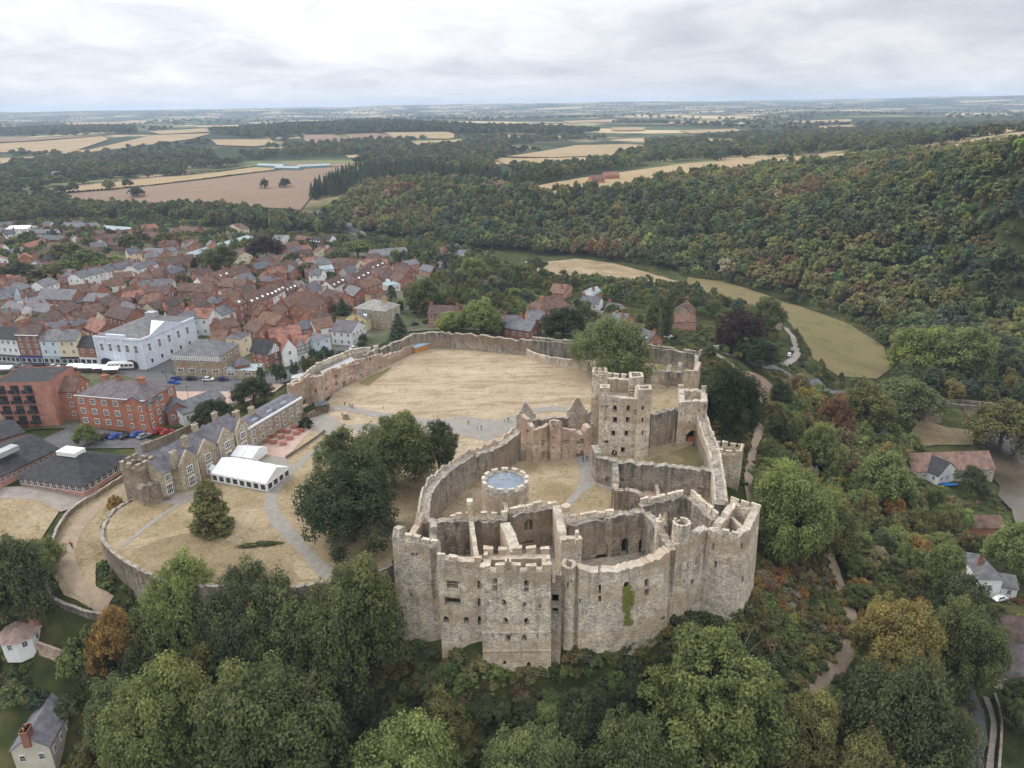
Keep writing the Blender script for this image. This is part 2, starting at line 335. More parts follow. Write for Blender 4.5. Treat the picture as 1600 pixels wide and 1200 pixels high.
M['green_grass'] = grass('green_grass', (.175, .155, .075), (.20, .165, .085), (.105, .125, .045), .7, .12)
M['bed'] = grass('garden_bed_soil', (.27, .215, .135), (.195, .15, .09), (.15, .14, .065), .8, .12)
M['straw'] = grass('stubble', (.34, .262, .155), (.295, .222, .13), (.245, .195, .108), .6, .008)
M['soil'] = grass('ploughed_soil', (.205, .148, .108), (.24, .175, .127), (.18, .132, .096), .6, .006)
M['path'] = mottled('tarmac_path', [(.3, (.205, .190, .170)), (.7, (.285, .262, .232))], .6, fine=(4, .15))
M['gravel'] = mottled('gravel_path', [(.3, (.235, .18, .125)), (.7, (.325, .262, .192))], .5, fine=(4, .18))
M['asphalt'] = mottled('asphalt', [(.3, (.085, .085, .09)), (.7, (.135, .133, .135))], .4, fine=(3, .2))
M['paving'] = mottled('paving', [(.3, (.21, .185, .165)), (.7, (.30, .265, .235))], .4, fine=(2.5, .2))
M['paving_pink'] = mottled('pink_paving', [(.3, (.34, .24, .20)), (.7, (.43, .32, .265))], .35, fine=(2.5, .12))
M['town'] = mottled('town_ground', [(.32, (.045, .06, .025)), (.5, (.075, .085, .04)), (.62, (.13, .115, .09)), (.75, (.17, .15, .125))], .07, fine=(1.2, .2))
M['white'] = mottled('white_paint', [(.3, (.70, .70, .70)), (.7, (.80, .80, .79))], .8, .6)
M['paint'] = mottled('painted', [(.3, (.88,)*3), (.7, (1.08,)*3)], .6, .75, use_obj=True, fine=(.17, .10))
M['brick'] = mottled('brick', [(.28, (.70, .72, .74)), (.5, (1, 1, 1)), (.72, (1.25, 1.2, 1.15))], .5, .9, use_obj=True, fine=(5, .18))
M['roof'] = mottled('roof_tiles', [(.28, (.48, .50, .53)), (.5, (1, 1, 1)), (.72, (1.5, 1.45, 1.4))], .55, .85, 7, (3, .06), True, (1, 1, .5), (3.2, .26))
M['slate'] = mottled('slates', [(.28, (.60, .60, .61)), (.5, (1, 1, 1)), (.72, (1.4, 1.38, 1.36))], .6, .75, 6, (3, .04), True, (1, 1, .6), (3.5, .26), .12)
def glassmat():
    m, t, b = newmat('window_glass'); v = pos(t); b.inputs['Roughness'].default_value = .12; b.inputs['Specular IOR Level'].default_value = .5
    t.links.new(rmp(t, nz(t, v, .9, 2), [(.35, (.018, .02, .022)), (.65, (.075, .082, .09))]), b.inputs['Base Color']); return m
M['glass'] = glassmat()
def conservatory():
    m, t, b = newmat('roof_glass'); b.inputs['Roughness'].default_value = .18; b.inputs['Specular IOR Level'].default_value = .6
    t.links.new(rmp(t, nz(t, pos(t), .7, 3), [(.3, (.13, .175, .22)), (.7, (.19, .24, .29))]), b.inputs['Base Color']); return m
M['roofglass'] = conservatory()
M['lead'] = mottled('lead_sheet', [(.3, (.29, .30, .31)), (.7, (.40, .41, .42))], .4, .55, spec=.4)
M['metal_dark'] = mottled('dark_metal', [(.3, (.03, .03, .032)), (.7, (.06, .06, .062))], 1, .5)
M['wood'] = mottled('wood', [(.3, (.10, .07, .045)), (.7, (.19, .13, .085))], 1.2, .85, sc=(1, 1, .3))
M['canvas'] = mottled('marquee_canvas', [(.3, (.78, .79, .81)), (.7, (.86, .87, .88))], .3, .5)
def carpaint():
    m, t, b = newmat('car_paint'); oi = t.nodes.new('ShaderNodeObjectInfo'); x = rmp(t, nz(t, pos(t), 1.5, 3), [(.3, (.9,)*3), (.7, (1.1,)*3)])
    t.links.new(mix(t, 1.0, oi.outputs['Color'], x, 'MULTIPLY'), b.inputs['Base Color']); b.inputs['Roughness'].default_value = .28; b.inputs['Coat Weight'].default_value = .5; return m
M['car'] = carpaint()
M['tyre'] = mottled('tyre_rubber', [(.3, (.015,)*3), (.7, (.03,)*3)], 3)
M['cloth'] = mottled('cloth', [(.3, (.85,)*3), (.7, (1.1,)*3)], 4, .95, use_obj=True)
M['bark'] = mottled('bark', [(.3, (.075, .058, .042)), (.7, (.17, .135, .10))], 1.6, .95, sc=(1, 1, .3), bmp=(2.5, .1))
M['deadwood'] = mottled('pale_dead_wood', [(.3, (.26, .235, .20)), (.7, (.36, .33, .29))], 1.6, .95, sc=(1, 1, .3))
def leafmat(name='leaves', inst=False):
    m, t, b = newmat(name); oi = t.nodes.new('ShaderNodeObjectInfo'); ocol = oi.outputs['Color']
    if inst:
        ia = t.nodes.new('ShaderNodeAttribute'); ia.attribute_type = 'INSTANCER'; ia.attribute_name = 'tint'; ocol = ia.outputs['Color']
    at = t.nodes.new('ShaderNodeAttribute'); at.attribute_name = 'lv'; sc_ = t.nodes.new('ShaderNodeSeparateColor'); t.links.new(at.outputs['Color'], sc_.inputs[0])
    c = mix(t, 1.0, ocol, rmp(t, sc_.outputs[0], [(0, (.50, .54, .56)), (.5, (1, 1, 1)), (1, (1.65, 1.55, 1.28))]), 'MULTIPLY')
    c = mix(t, mth(t, 'MULTIPLY', rmp(t, sc_.outputs[1], [(.85, (0, 0, 0)), (1, (1, 1, 1))]), .2), c, (.20, .15, .045))
    hs = t.nodes.new('ShaderNodeHueSaturation'); t.links.new(c, hs.inputs['Color'])
    t.links.new(mth(t, 'ADD', .496, mth(t, 'MULTIPLY', oi.outputs['Random'], .014)), hs.inputs['Hue']); t.links.new(mth(t, 'ADD', .86, mth(t, 'MULTIPLY', oi.outputs['Random'], .28)), hs.inputs['Value'])
    t.links.new(hs.outputs[0], b.inputs['Base Color']); b.inputs['Roughness'].default_value = .7; b.inputs['Specular IOR Level'].default_value = .08
    tr = t.nodes.new('ShaderNodeBsdfTranslucent'); t.links.new(hs.outputs[0], tr.inputs[0]); ms = t.nodes.new('ShaderNodeMixShader'); ms.inputs[0].default_value = .38
    t.links.new(b.outputs[0], ms.inputs[1]); t.links.new(tr.outputs[0], ms.inputs[2])
    t.links.new(ms.outputs[0], [n for n in t.nodes if n.type == 'OUTPUT_MATERIAL'][0].inputs[0]); return m
M['leaf'] = leafmat(); M['growth'] = leafmat('growth_leaves', True)
def landmat():
    m, t, b = newmat('land'); v = pos(t); g = t.nodes.new('ShaderNodeNewGeometry')
    ln = nd(t, 'ShaderNodeVectorMath', operation='LENGTH'); t.links.new(g.outputs['Position'], ln.inputs[0])
    far = rmp(t, mth(t, 'DIVIDE', ln.outputs['Value'], 2600.0), [(.30, (0, 0, 0)), (.46, (1, 1, 1))])
    near = rmp(t, nz(t, v, .12, 6, .68), [(.28, (.022, .030, .013)), (.45, (.04, .052, .02)), (.6, (.075, .072, .03)), (.78, (.13, .10, .055))])
    wv = nd(t, 'ShaderNodeTexVoronoi', i_Scale=1.0, i_Randomness=.9)
    dst = nd(t, 'ShaderNodeVectorMath', operation='ADD'); wn = nd(t, 'ShaderNodeTexNoise', i_Scale=.0012, i_Detail=3.0); t.links.new(v, wn.inputs['Vector'])
    sc_ = nd(t, 'ShaderNodeVectorMath', operation='SCALE'); t.links.new(wn.outputs['Color'], sc_.inputs[0]); sc_.inputs['Scale'].default_value = 500
    t.links.new(v, dst.inputs[0]); t.links.new(sc_.outputs[0], dst.inputs[1])
    mp = t.nodes.new('ShaderNodeMapping'); mp.inputs['Scale'].default_value = (.0034, .0040, 0); t.links.new(dst.outputs[0], mp.inputs[0]); t.links.new(mp.outputs[0], wv.inputs['Vector'])
    s2 = t.nodes.new('ShaderNodeSeparateColor'); t.links.new(wv.outputs['Color'], s2.inputs[0])
    fld = rmp(t, s2.outputs[0], [(0, (.08, .10, .05)), (.22, (.10, .115, .055)), (.24, (.44, .35, .22)), (.44, (.48, .39, .26)), (.46, (.15, .165, .075)), (.66, (.20, .20, .10)), (.68, (.37, .29, .18)), (.82, (.31, .24, .17)), (.84, (.07, .09, .045))])
    fld.node.color_ramp.interpolation = 'CONSTANT'
    wood = nz(t, v, .0016, 5, .62); fld = mix(t, rmp(t, wood, [(.46, (0, 0, 0)), (.52, (1, 1, 1))]), fld, (.035, .048, .024))
    c = mix(t, far, near, fld); c = mix(t, 1.0, c, rmp(t, nz(t, v, .02, 5, .7), [(.3, (.8,)*3), (.7, (1.2,)*3)]), 'MULTIPLY')
    t.links.new(c, b.inputs['Base Color']); b.inputs['Roughness'].default_value = 1; b.inputs['Specular IOR Level'].default_value = .05; return m
M['land'] = landmat()
def watermat():
    m, t, b = newmat('river_water'); v = pos(t); t.links.new(rmp(t, nz(t, v, .08, 4), [(.3, (.05, .04, .028)), (.7, (.11, .085, .06))]), b.inputs['Base Color'])
    b.inputs['Roughness'].default_value = .2; b.inputs['Specular IOR Level'].default_value = .5; bump(t, b, nz(t, v, 1.2, 3), .05); return m
M['water'] = watermat()
# ---------------------------------------------------------------- the land
_az = np.radians(np.concatenate([np.arange(-180, -60, 6.0), np.arange(-60, -42, 1.0), np.arange(-42, 42.01, .42), np.arange(43, 60, 1.0), np.arange(60, 180, 6.0)]))
_rr = np.concatenate([[8], 30*np.exp(np.arange(0, math.log(17500/30), .0135))])
_AZ, _RR = np.meshgrid(_az, _rr); _X = (_RR*np.sin(_AZ)).ravel(); _Y = (_RR*np.cos(_AZ)).ravel(); _Z = T(_X, _Y)
_Z += np.array([mnoise.noise((x*.06, y*.06, 3)) for x, y in zip(_X, _Y)])*.2*(np.hypot(_X, _Y) < 700)
_Z -= .3*(np.hypot(_X, _Y) < 900)
_Z += np.array([farn(x, y) for x, y in zip(_X, _Y)])
na, nr = len(_az), len(_rr)
_F = [(i*na+(j+1) % na, i*na+j, (i+1)*na+j, (i+1)*na+(j+1) % na) for i in range(nr-1) for j in range(na)]
gm = mesh('ground', np.stack([_X, _Y, _Z], 1), _F, M['land'], smooth=True)
if gm.polygons[5000].normal.z < 0: gm.flip_normals()
tag(obj('ground', gm), kind='structure')
def pxw(pts, z=None): return [tuple((PT(*p) if z is None else P(*p, z))[:2]) for p in pts]
# ---------------------------------------------------------------- masonry
def w3(pts): return [(*P(u, v, z)[:2], z) for u, v, z in pts]
def wb(pts):
    """base pixel and its height, and the row of the wall's top straight above it"""
    r = []
    for u, v, zb, vt in pts:
        p = P(u, v, zb); r.append((p[0], p[1], zvert(vt, p[0], p[1])))
    return r
def along(A, B, prof): return [(A[0]+(B[0]-A[0])*t, A[1]+(B[1]-A[1])*t, z) for t, z in prof]
def offs(pts, d, closed):
    n = len(pts); q = [np.array(p[:2]) for p in pts]; out = []
    for i in range(n):
        if closed: a, b, c = q[(i-1) % n], q[i], q[(i+1) % n]
        else: a, b, c = q[max(i-1, 0)], q[i], q[min(i+1, n-1)]
        d1 = b-a; d2 = c-b
        if np.linalg.norm(d1) < 1e-6: d1 = d2
        if np.linalg.norm(d2) < 1e-6: d2 = d1
        d1 = d1/np.linalg.norm(d1); d2 = d2/np.linalg.norm(d2)
        n1 = np.array([-d1[1], d1[0]]); n2 = np.array([-d2[1], d2[0]]); m = n1+n2; m = m/(np.linalg.norm(m)+1e-9)
        out.append(b+m*d/max(.45, float(m @ n1)))
    return out
def wall(parent, pts, thick, zbase, ops=(), mat='stone', side='L', closed=False, rough=.22, cell=.8, name='masonry', ret=False, batter=0.0):
    pts = [tuple(p) for p in pts]
    if side == 'L': fr = [np.array(p[:2]) for p in pts]; bk = offs(pts, thick, closed)
    elif side == 'R': fr = [np.array(p[:2]) for p in pts]; bk = offs(pts, -thick, closed)
    else: fr = offs(pts, -thick/2, closed); bk = offs(pts, thick/2, closed)
    idx = list(range(len(pts)))+([0] if closed else [])
    Ls = [0.0]
    for a, b in zip(idx[:-1], idx[1:]): Ls.append(Ls[-1]+float(np.linalg.norm(fr[b]-fr[a])))
    def at(s):
        k = min(max(int(np.searchsorted(Ls, s, 'right'))-1, 0), len(Ls)-2); t = (s-Ls[k])/(Ls[k+1]-Ls[k]+1e-9); a, b = idx[k], idx[k+1]
        return fr[a]+(fr[b]-fr[a])*t, bk[a]+(bk[b]-bk[a])*t, pts[a][2]+(pts[b][2]-pts[a][2])*t
    rects = []
    for o in ops:
        u0, v0, u1, v1 = o[:4]; arch = o[4] if len(o) > 4 else 0; best = None; uc, vc = (u0+u1)/2, (v0+v1)/2
        def hit(u, v, k):
            a, b = idx[k], idx[k+1]; d = ray(u, v); e = fr[b]-fr[a]; A = np.array([[d[0], -e[0]], [d[1], -e[1]]])
            if abs(np.linalg.det(A)) < 1e-6: return None
            t, s = np.linalg.solve(A, fr[a]-CAM[:2]); return t, s, CAM[2]+t*d[2]
        for k in range(len(idx)-1):
            h = hit(uc, vc, k)
            if h and h[0] > 0 and -.02 <= h[1] <= 1.02 and zbase-1 < h[2] < 40 and (best is None or h[0] < best[0]): best = (h[0], k)
        if not best: continue
        k = best[1]; ln = Ls[k+1]-Ls[k]; hs = [hit(u0, vc, k), hit(u1, vc, k), hit(uc, v0, k), hit(uc, v1, k)]
        if None in hs: continue
        s0, s1 = sorted((Ls[k]+hs[0][1]*ln, Ls[k]+hs[1][1]*ln)); s0 = max(s0, Ls[k]+.15); s1 = min(s1, Ls[k+1]-.15)
        if s1-s0 < .2: continue
        rects.append((s0, s1, hs[3][2], hs[2][2], arch))
    sb = set(Ls)
    for a, b in zip(Ls[:-1], Ls[1:]):
        n = max(1, int((b-a)/cell)); sb |= {a+(b-a)*k/n for k in range(n)}
    zt = max(p[2] for p in pts)+1; zb = {zbase}; n = max(1, int((zt-zbase)/(cell*1.5))); zb |= {zbase+(zt-zbase)*k/n for k in range(n+1)}
    keep = set(Ls)
    for s0, s1, z0, z1, ar in rects:
        keep |= {s0, s1}
        if ar: keep |= {s0+(s1-s0)*t for t in (.2, .5, .8)}
    kz = {zbase, zt}
    for r in rects: kz |= {r[2], r[3]}
    def merge(vals, keep, eps):
        ks = sorted(keep); res = []
        for v in sorted(vals | keep):
            if v in keep or all(abs(v-q) > eps for q in ks): res.append(v)
        out = [res[0]]
        for v in res[1:]:
            if v-out[-1] > .015: out.append(v)
        return out
    sb = merge(sb, keep, cell*.35); zb = merge(zb, kz, cell*.5)
    ns, nz_ = len(sb), len(zb); solid = np.ones((ns-1, nz_-1), bool)
    for s0, s1, z0, z1, ar in rects:
        for j in range(ns-1):
            if sb[j] >= s0-.02 and sb[j+1] <= s1+.02:
                for k in range(nz_-1):
                    if zb[k] >= z0-.02 and zb[k+1] <= z1+.02: solid[j, k] = False
    F_ = np.zeros((ns, nz_, 3)); B_ = np.zeros((ns, nz_, 3)); top = []
    for j, s in enumerate(sb):
        f, b, z1 = at(s); z1 += rough*(mnoise.noise((f[0]*.8, f[1]*.8, 1.7))*1.6+random.uniform(-.9, .9))
        z1 -= rough*2.2*max(0, mnoise.noise((f[0]*.33, f[1]*.33, 7.1))-.05)
        if rough > .15 and random.random() < .07: z1 -= random.uniform(.25, .8)
        if closed and j == ns-1: z1 = top[0]
        top.append(z1); nv = f-b; nv = nv/(np.linalg.norm(nv)+1e-9)
        for k, z in enumerate(zb):
            zc = min(z, z1)
            for s0, s1, z0, zz1, ar in rects:
                if ar and abs(z-zz1) < .02 and s0-.02 <= s <= s1+.02:
                    x = abs((s-(s0+s1)/2)/((s1-s0)/2+1e-9)); zc = min(zc, zz1-min(.9*(s1-s0)/2, (zz1-z0)*.5)*x**1.7)
            j1 = .07*mnoise.noise((f[0]*1.1, f[1]*1.1, z*1.1)); j2 = .07*mnoise.noise((b[0]*1.1+9, b[1]*1.1, z*1.1)); bt = batter*max(0, (z1-z))/(z1-zbase)
            F_[j, k] = (*(f+nv*(j1+bt)), zc); B_[j, k] = (*(b-nv*j2), zc)
    V = list(F_.reshape(-1, 3))+list(B_.reshape(-1, 3)); nB = ns*nz_
    fi = lambda j, k: j*nz_+k
    bi = lambda j, k: nB+j*nz_+k
    F = []
    h = lambda j, k: V[fi(j, k+1)][2]-V[fi(j, k)][2]
    ex = lambda j, k: 0 <= j < ns-1 and 0 <= k < nz_-1 and solid[j, k] and (zb[k] < top[j]-.01 or zb[k] < top[j+1]-.01)
    for j in range(ns-1):
        for k in range(nz_-1):
            if not ex(j, k): continue
            F.append((fi(j, k), fi(j+1, k), fi(j+1, k+1), fi(j, k+1))); F.append((bi(j+1, k), bi(j, k), bi(j, k+1), bi(j+1, k+1)))
            if not ex(j, k+1): F.append((fi(j, k+1), fi(j+1, k+1), bi(j+1, k+1), bi(j, k+1)))
            if k > 0 and not ex(j, k-1): F.append((fi(j+1, k), fi(j, k), bi(j, k), bi(j+1, k)))
            lj = j-1 if j > 0 else (ns-2 if closed else -1); rj = j+1 if j < ns-2 else (0 if closed else -9)
            if not ex(lj, k): F.append((bi(j, k), fi(j, k), fi(j, k+1), bi(j, k+1)))
            if not ex(rj, k): F.append((fi(j+1, k), bi(j+1, k), bi(j+1, k+1), fi(j+1, k+1)))
    me = mesh(name, V, F, M[mat])
    tv = np.array(top); wv = np.clip(1-(tv[:, None]-F_[:, :, 2])/4.5, 0, 1).reshape(-1); wv = np.concatenate([wv, wv]); ca = me.color_attributes.new('wt', 'FLOAT_COLOR', 'POINT'); ca.data.foreach_set('color', np.repeat(wv, 4).astype(np.float32))
    if side == 'R': me.flip_normals()
    o = obj(name, me, parent)
    return (o, rects, at) if ret else o
MERL = []
for k in range(5):
    b = MB(); b.box(-.5, .5, -.5, .5, -.35, .76, 0, .09); b.box(-.52, .52, -.55, .55, .76, 1.0, 0, .10); MERL.append(b)
_mc = {}
def merlons(parent, pts, w=1.3, gap=.8, h=1.15, thick=.7, inset=.4, side='L', mat='stone', miss=.12, closed=False):
    pts = list(pts)+([pts[0]] if closed else [])
    for a, b in zip(pts[:-1], pts[1:]):
        A = np.array(a[:2]); B = np.array(b[:2]); ln = float(np.linalg.norm(B-A))
        if ln < w*.8: continue
        d = (B-A)/ln; nv = np.array([-d[1], d[0]])*(1 if side == 'L' else -1); n = max(1, int(round((ln+gap)/(w+gap)))); g = (ln-n*w)/max(1, n-1) if n > 1 else 0
        for k in range(n):
            if random.random() < miss: continue
            s = k*(w+g)+w/2 if n > 1 else ln/2; p = A+d*s+nv*inset; z = a[2]+(b[2]-a[2])*s/ln; kk = random.randrange(5)
            if (kk, mat) not in _mc: _mc[kk, mat] = MERL[kk].me('merlon', M[mat])
            obj('merlon', _mc[kk, mat], parent, loc=(p[0], p[1], z), rz=math.atan2(d[1], d[0])+random.uniform(-.04, .04), scale=(w*random.uniform(.9, 1.08), thick, h*1.15*random.uniform(.72, 1.12)))
def mullions(parent, r, nx, ny, mat='stone_buff', name='window_frame', glass=True):
    """bars in an opening; r = (rects[i], at)"""
    (s0, s1, z0, z1, _), at = r; f0, b0, _ = at(s0); f1, b1, _ = at(s1); dd = (b0-f0); dd = dd/np.linalg.norm(dd)*.35
    a = np.array([*(f0+dd), z0]); e = np.array([*(f1+dd), z0]); b = MB(); n2 = dd/np.linalg.norm(dd)*.1
    for k in range(nx+1):
        p = a+(e-a)*k/nx; b.tube((p[0], p[1], z0), (p[0], p[1], z1), .11, 4)
    for k in range(ny+1):
        z = z0+(z1-z0)*k/ny; b.tube((a[0], a[1], z), (e[0], e[1], z), .11, 4)
    return b.build(name, M[mat], parent)
def infill(parent, r, at, mat='stone_grey', back=1.2, name='blocking_or_shade_panel'):  # closes openings: masonry blocking, and dark panels that paint in shade
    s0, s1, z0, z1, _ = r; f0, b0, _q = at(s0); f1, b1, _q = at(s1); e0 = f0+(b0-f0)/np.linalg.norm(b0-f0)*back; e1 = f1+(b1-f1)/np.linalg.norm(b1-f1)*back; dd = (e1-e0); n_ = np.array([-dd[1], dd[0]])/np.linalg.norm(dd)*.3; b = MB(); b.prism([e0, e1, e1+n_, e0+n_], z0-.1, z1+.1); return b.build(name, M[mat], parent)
def flat(parent, name, poly, z, mat, step=None):
    b = MB(); p = [(q[0], q[1], z if not callable(z) else z(q[0], q[1])) for q in poly]; b.face(p); o = b.build(name, M[mat], parent)
    if o.data.polygons[0].normal.z < 0: o.data.flip_normals()
    return o
def cap_roof(parent, poly, z, apex, mat, name='roof', color=None):
    b = MB(); n = len(poly)
    for i in range(n): b.face([(*poly[i][:2], z), (*poly[(i+1) % n][:2], z), apex])
    return b.build(name, M[mat], parent, color)
def thing(name, label, cat, p, group=None): return tag(empty(name, p), label, cat, group, 'thing')
def local(parent):
    """children are made in world coordinates: keep them where they are under a parent that stands elsewhere"""
    bpy.context.view_layer.update()
O0 = (0, 0, 0)
BZ = 0.0
# ---- inner bailey floor and lawns
inner = w3([(660,806,0),(668,775,0),(690,750,0),(720,730,0),(760,712,0),(800,705,0),(830,700,0),(930,700,0),(1020,690,0),(1062,668,0),(1108,668,0),(1122,700,0),(1132,740,0),(1140,790,0),(1130,830,0),(1080,858,0),(1030,868,0),(960,880,0),(900,888,0),(870,892,0),(800,892,0),(752,890,0),(690,874,0),(632,858,0)])
drape('inner_bailey_lawn', inner, 2.5, 0, M['grass_dry'], zf=lambda x, y: .12*mnoise.noise((x*.1, y*.1, 2)), color=None)
pathz = lambda x, y: .045+.12*mnoise.noise((x*.1, y*.1, 2))
ribbon('inner_bailey_path', w3([(912,708,0),(910,730,0),(912,748,0),(905,768,0),(885,790,0),(872,806,0)]), 2.2, 0, M['path'], 1.5, pathz)
drape('courtyard_paving', w3([(898,712,0),(924,712,0),(936,745,0),(958,757,0),(958,772,0),(930,756,0),(916,768,0),(906,770,0),(910,745,0)]), 2, 0, M['path'], zf=lambda x, y: .075+.12*mnoise.noise((x*.1, y*.1, 2)))
drape('kitchen_floor', w3([(1008,752,0),(1028,735,0),(1032,752,0),(1026,785,0),(1004,788,0)]), 2, 0, M['paving_pink'], zf=pathz)

# ---- great chamber tower (left end of the north front)
t = thing('chamber_tower', 'broken square stone tower at the left end of the castle front', 'tower', O0)
FL, FR, BR, BL = w3([(613,842,11.2),(683,853,11.2),(683,812,10.6),(656,808,10.6)])
ow = [(642,863,648,869,1),(649,863,653,869,1),(641,925,645,932),(652,936,656,938)]
wall(t, [FL, FR], 2.0, -24, ow, rough=.12, batter=1.0)
merlons(t, [(FL[0]+2.6, FL[1]-.4, 11.2), FR], 1.5, .9, 1.1, .8, .5)
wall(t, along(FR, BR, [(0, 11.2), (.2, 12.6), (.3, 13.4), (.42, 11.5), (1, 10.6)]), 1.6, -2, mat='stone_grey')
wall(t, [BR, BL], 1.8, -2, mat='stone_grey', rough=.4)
wall(t, along(BL, FL, [(0, 11.2), (.1, 12.4), (.22, 10.2), (.5, 9.6), (.68, 10.0), (.74, 12.8), (.93, 13.6), (1, 12.2)]), 1.6, -18, mat='stone', rough=.45, batter=.8)
flat(t, 'floor', [FL, FR, BR, BL], 4.5, 'stone_grey')
# ---- great chamber block
t = thing('great_chamber_block', 'roofless two-bay stone chamber block with battlements behind the projecting tower', 'castle building', O0)
A = w3([(683,874,10.4),(752,880,10.4)])
o, rc, at = wall(t, A, 1.8, -24, [(698,907,716,920),(695,933,720,946),(693,961,702,973,1),(725,962,733,974,1),(746,907,751,920),(747,934,751,947),(747,961,752,975,1)], rough=.1, ret=True, batter=.8)
for r in rc[:1]: mullions(t, (r, at), 5, 2)
for r in rc: infill(t, r, at, 'dark', 1.3, 'shade_panel')  # dark panels added to paint shade behind the windows
merlons(t, A, 1.5, .85, 1.15, .7, .4, miss=.05)
G = w3([(683,818,9.6),(712,815,9.6),(736,814,9.6),(792,812,9.8)])
o, rc, at = wall(t, G, 1.8, -1, [(694,821,706,827),(703,838,714,856,0),(727,848,733,861)], mat='stone_grey', ret=True)
if rc: mullions(t, (rc[0], at), 4, 1)
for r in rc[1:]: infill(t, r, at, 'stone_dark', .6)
merlons(t, [(p[0], p[1]+1.2, p[2]) for p in G], 1.2, .8, 1.2, .6, 0, miss=.15)
G2 = w3([(797,806,10.6),(834,799,10.6),(869,795,10.6)])
o, rc, at = wall(t, G2, 2.0, -1, [(819,811,834,831,1),(815,845,842,849)], mat='stone_grey', ret=True)
if rc: mullions(t, (rc[0], at), 2, 1)
for r in rc: infill(t, r, at, 'stone_dark', 1.2)
merlons(t, [(p[0], p[1]+1.4, p[2]) for p in G2], 1.7, .8, 1.2, .6, 0, miss=.05)
c1 = w3([(736,812,10.2),(742,850,9.6),(746,876,10.2)]); wall(t, c1, 1.0, -1, side='C', mat='stone')
pz = P(735, 812, 10)[:2]; b = MB(); b.box(pz[0]-.55, pz[0]+.55, pz[1]-.6, pz[1]+.6, 9, 14.2, 0, .06); b.box(pz[0]-.7, pz[0]+.7, pz[1]-.75, pz[1]+.75, 14.2, 15.1, 0, .08); b.build('chimney_pier', M['stone'], t)
c2 = w3([(789,816,10.2),(797,834,10.0),(806,861,10.4)]); wall(t, c2, 2.3, -1, side='C', mat='stone', rough=.35)
c3 = w3([(869,790,11.6),(875,815,11.3),(882,846,11.2)]); wall(t, c3, 1.7, -1, side='C', mat='stone', rough=.35)
q = P(884, 800, 13); b = MB(); b.cyl(q[0], q[1], .95, .9, 6, 14.2, 8); b.cyl(q[0], q[1], 1.1, 1.1, 14.2, 14.7, 8); b.build('octagonal_chimney', M['stone'], t)
flat(t, 'floor', [A[0], A[1], c3[2], G2[2], G2[0], G[0]], 1.0, 'stone_grey')
# ---- projecting garderobe tower
t = thing('garderobe_tower', 'tall square battlemented tower projecting from the castle front, with rows of windows', 'tower', O0)
FL, FR = w3([(751,894,11),(861,893,11)]); BL, BR = w3([(757,867,11),(858,865,11)])
ops = [(769,904,777,913),(769,915,777,925),(819,906,827,926,1),(783,936,791,948,1),(761,939,765,947),(817,941,822,949),(842,944,846,951),(786,964,794,977,1),(819,965,827,978,1),(769,991,772,996),(790,991,798,1003,1),(815,991,823,1001,1),(838,991,841,996),(785,1031,792,1039,1),(823,1033,829,1044,1)]
o, rc, at = wall(t, [FL, FR, BR, BL], 1.6, -24, ops, closed=True, rough=.08, batter=.35, ret=True)
for r in rc: infill(t, r, at, 'dark', 1.5, 'shade_panel')  # added dark panels give the tower windows their shade
merlons(t, [FL, FR], 1.75, 1.0, 1.35, .8, .45, miss=0); merlons(t, [BL, BR], 1.7, .9, 1.35, .8, .2, miss=0); merlons(t, [FR, BR], 1.4, .8, 1.2, .7, .4, miss=.2); merlons(t, [BL, FL], 1.4, .8, 1.2, .7, .4, miss=.1)
for zz_ in (-3.6, -8.2):
    b = MB(); k = .05+.35*(11-zz_)/30; b.box(FL[0]-.05, FR[0]+.05, FL[1]-.22-k, FL[1]+.3, zz_-.14, zz_+.14); b.build('string_course', M['stone'], t)
cx = (FL[0]*.6+FR[0]*.4); b = MB(); b.box(cx-.7, cx-.35, FL[1]+.1, FL[1]+1.6, 10.5, 13.4, 0, .04); b.box(cx+.15, cx+.5, FL[1]+.1, FL[1]+1.6, 10.5, 13.2, 0, .04); b.build('chimney_flue', M['stone'], t)
flat(t, 'floor', [FL, FR, BR, BL], 7.2, 'stone_grey')
# ---- stair turret and small battlemented block beside it
t = thing('stair_turret', 'slim round stair turret topped by a small battlemented block beside the hall', 'tower', O0)
FL, FR, BR, BL = w3([(877,853,12),(909,850,12),(903,836,12),(874,838,12)])
wall(t, [FL, FR, BR, BL], 1.0, -18, [(885,895,888,902)], closed=True, rough=.08); merlons(t, [FL, FR], 1.1, .8, 1.2, .6, .3, miss=0); merlons(t, [FR, BR], 1.0, .7, 1.1, .6, .3, miss=0)
flat(t, 'roof', [FL, FR, BR, BL], 10.6, 'stone_grey')
q = P(889, 880, 9.5); ring = [(q[0]+1.6*math.cos(a), q[1]+1.6*math.sin(a), 9.6) for a in np.linspace(-math.pi, math.pi, 13)[:-1]]
wall(t, ring, .8, -19, [(886,909,889,918),(892,905,894,912),(888,939,891,944),(894,927,896,934)], closed=True, rough=.3, name='round_turret', batter=.3)
R0_ = w3([(860,905,9.5),(878,905,9.5)]); wall(t, along(np.array(R0_[0])+(0, 1.5, 0), np.array(R0_[1])+(0, 1.2, 0), [(0, 9.5), (1, 9.5)]), 1.5, -18, [(862,895,868,918,1),(862,929,873,946),(863,950,872,962)], mat='stone_grey', name='recess_wall')
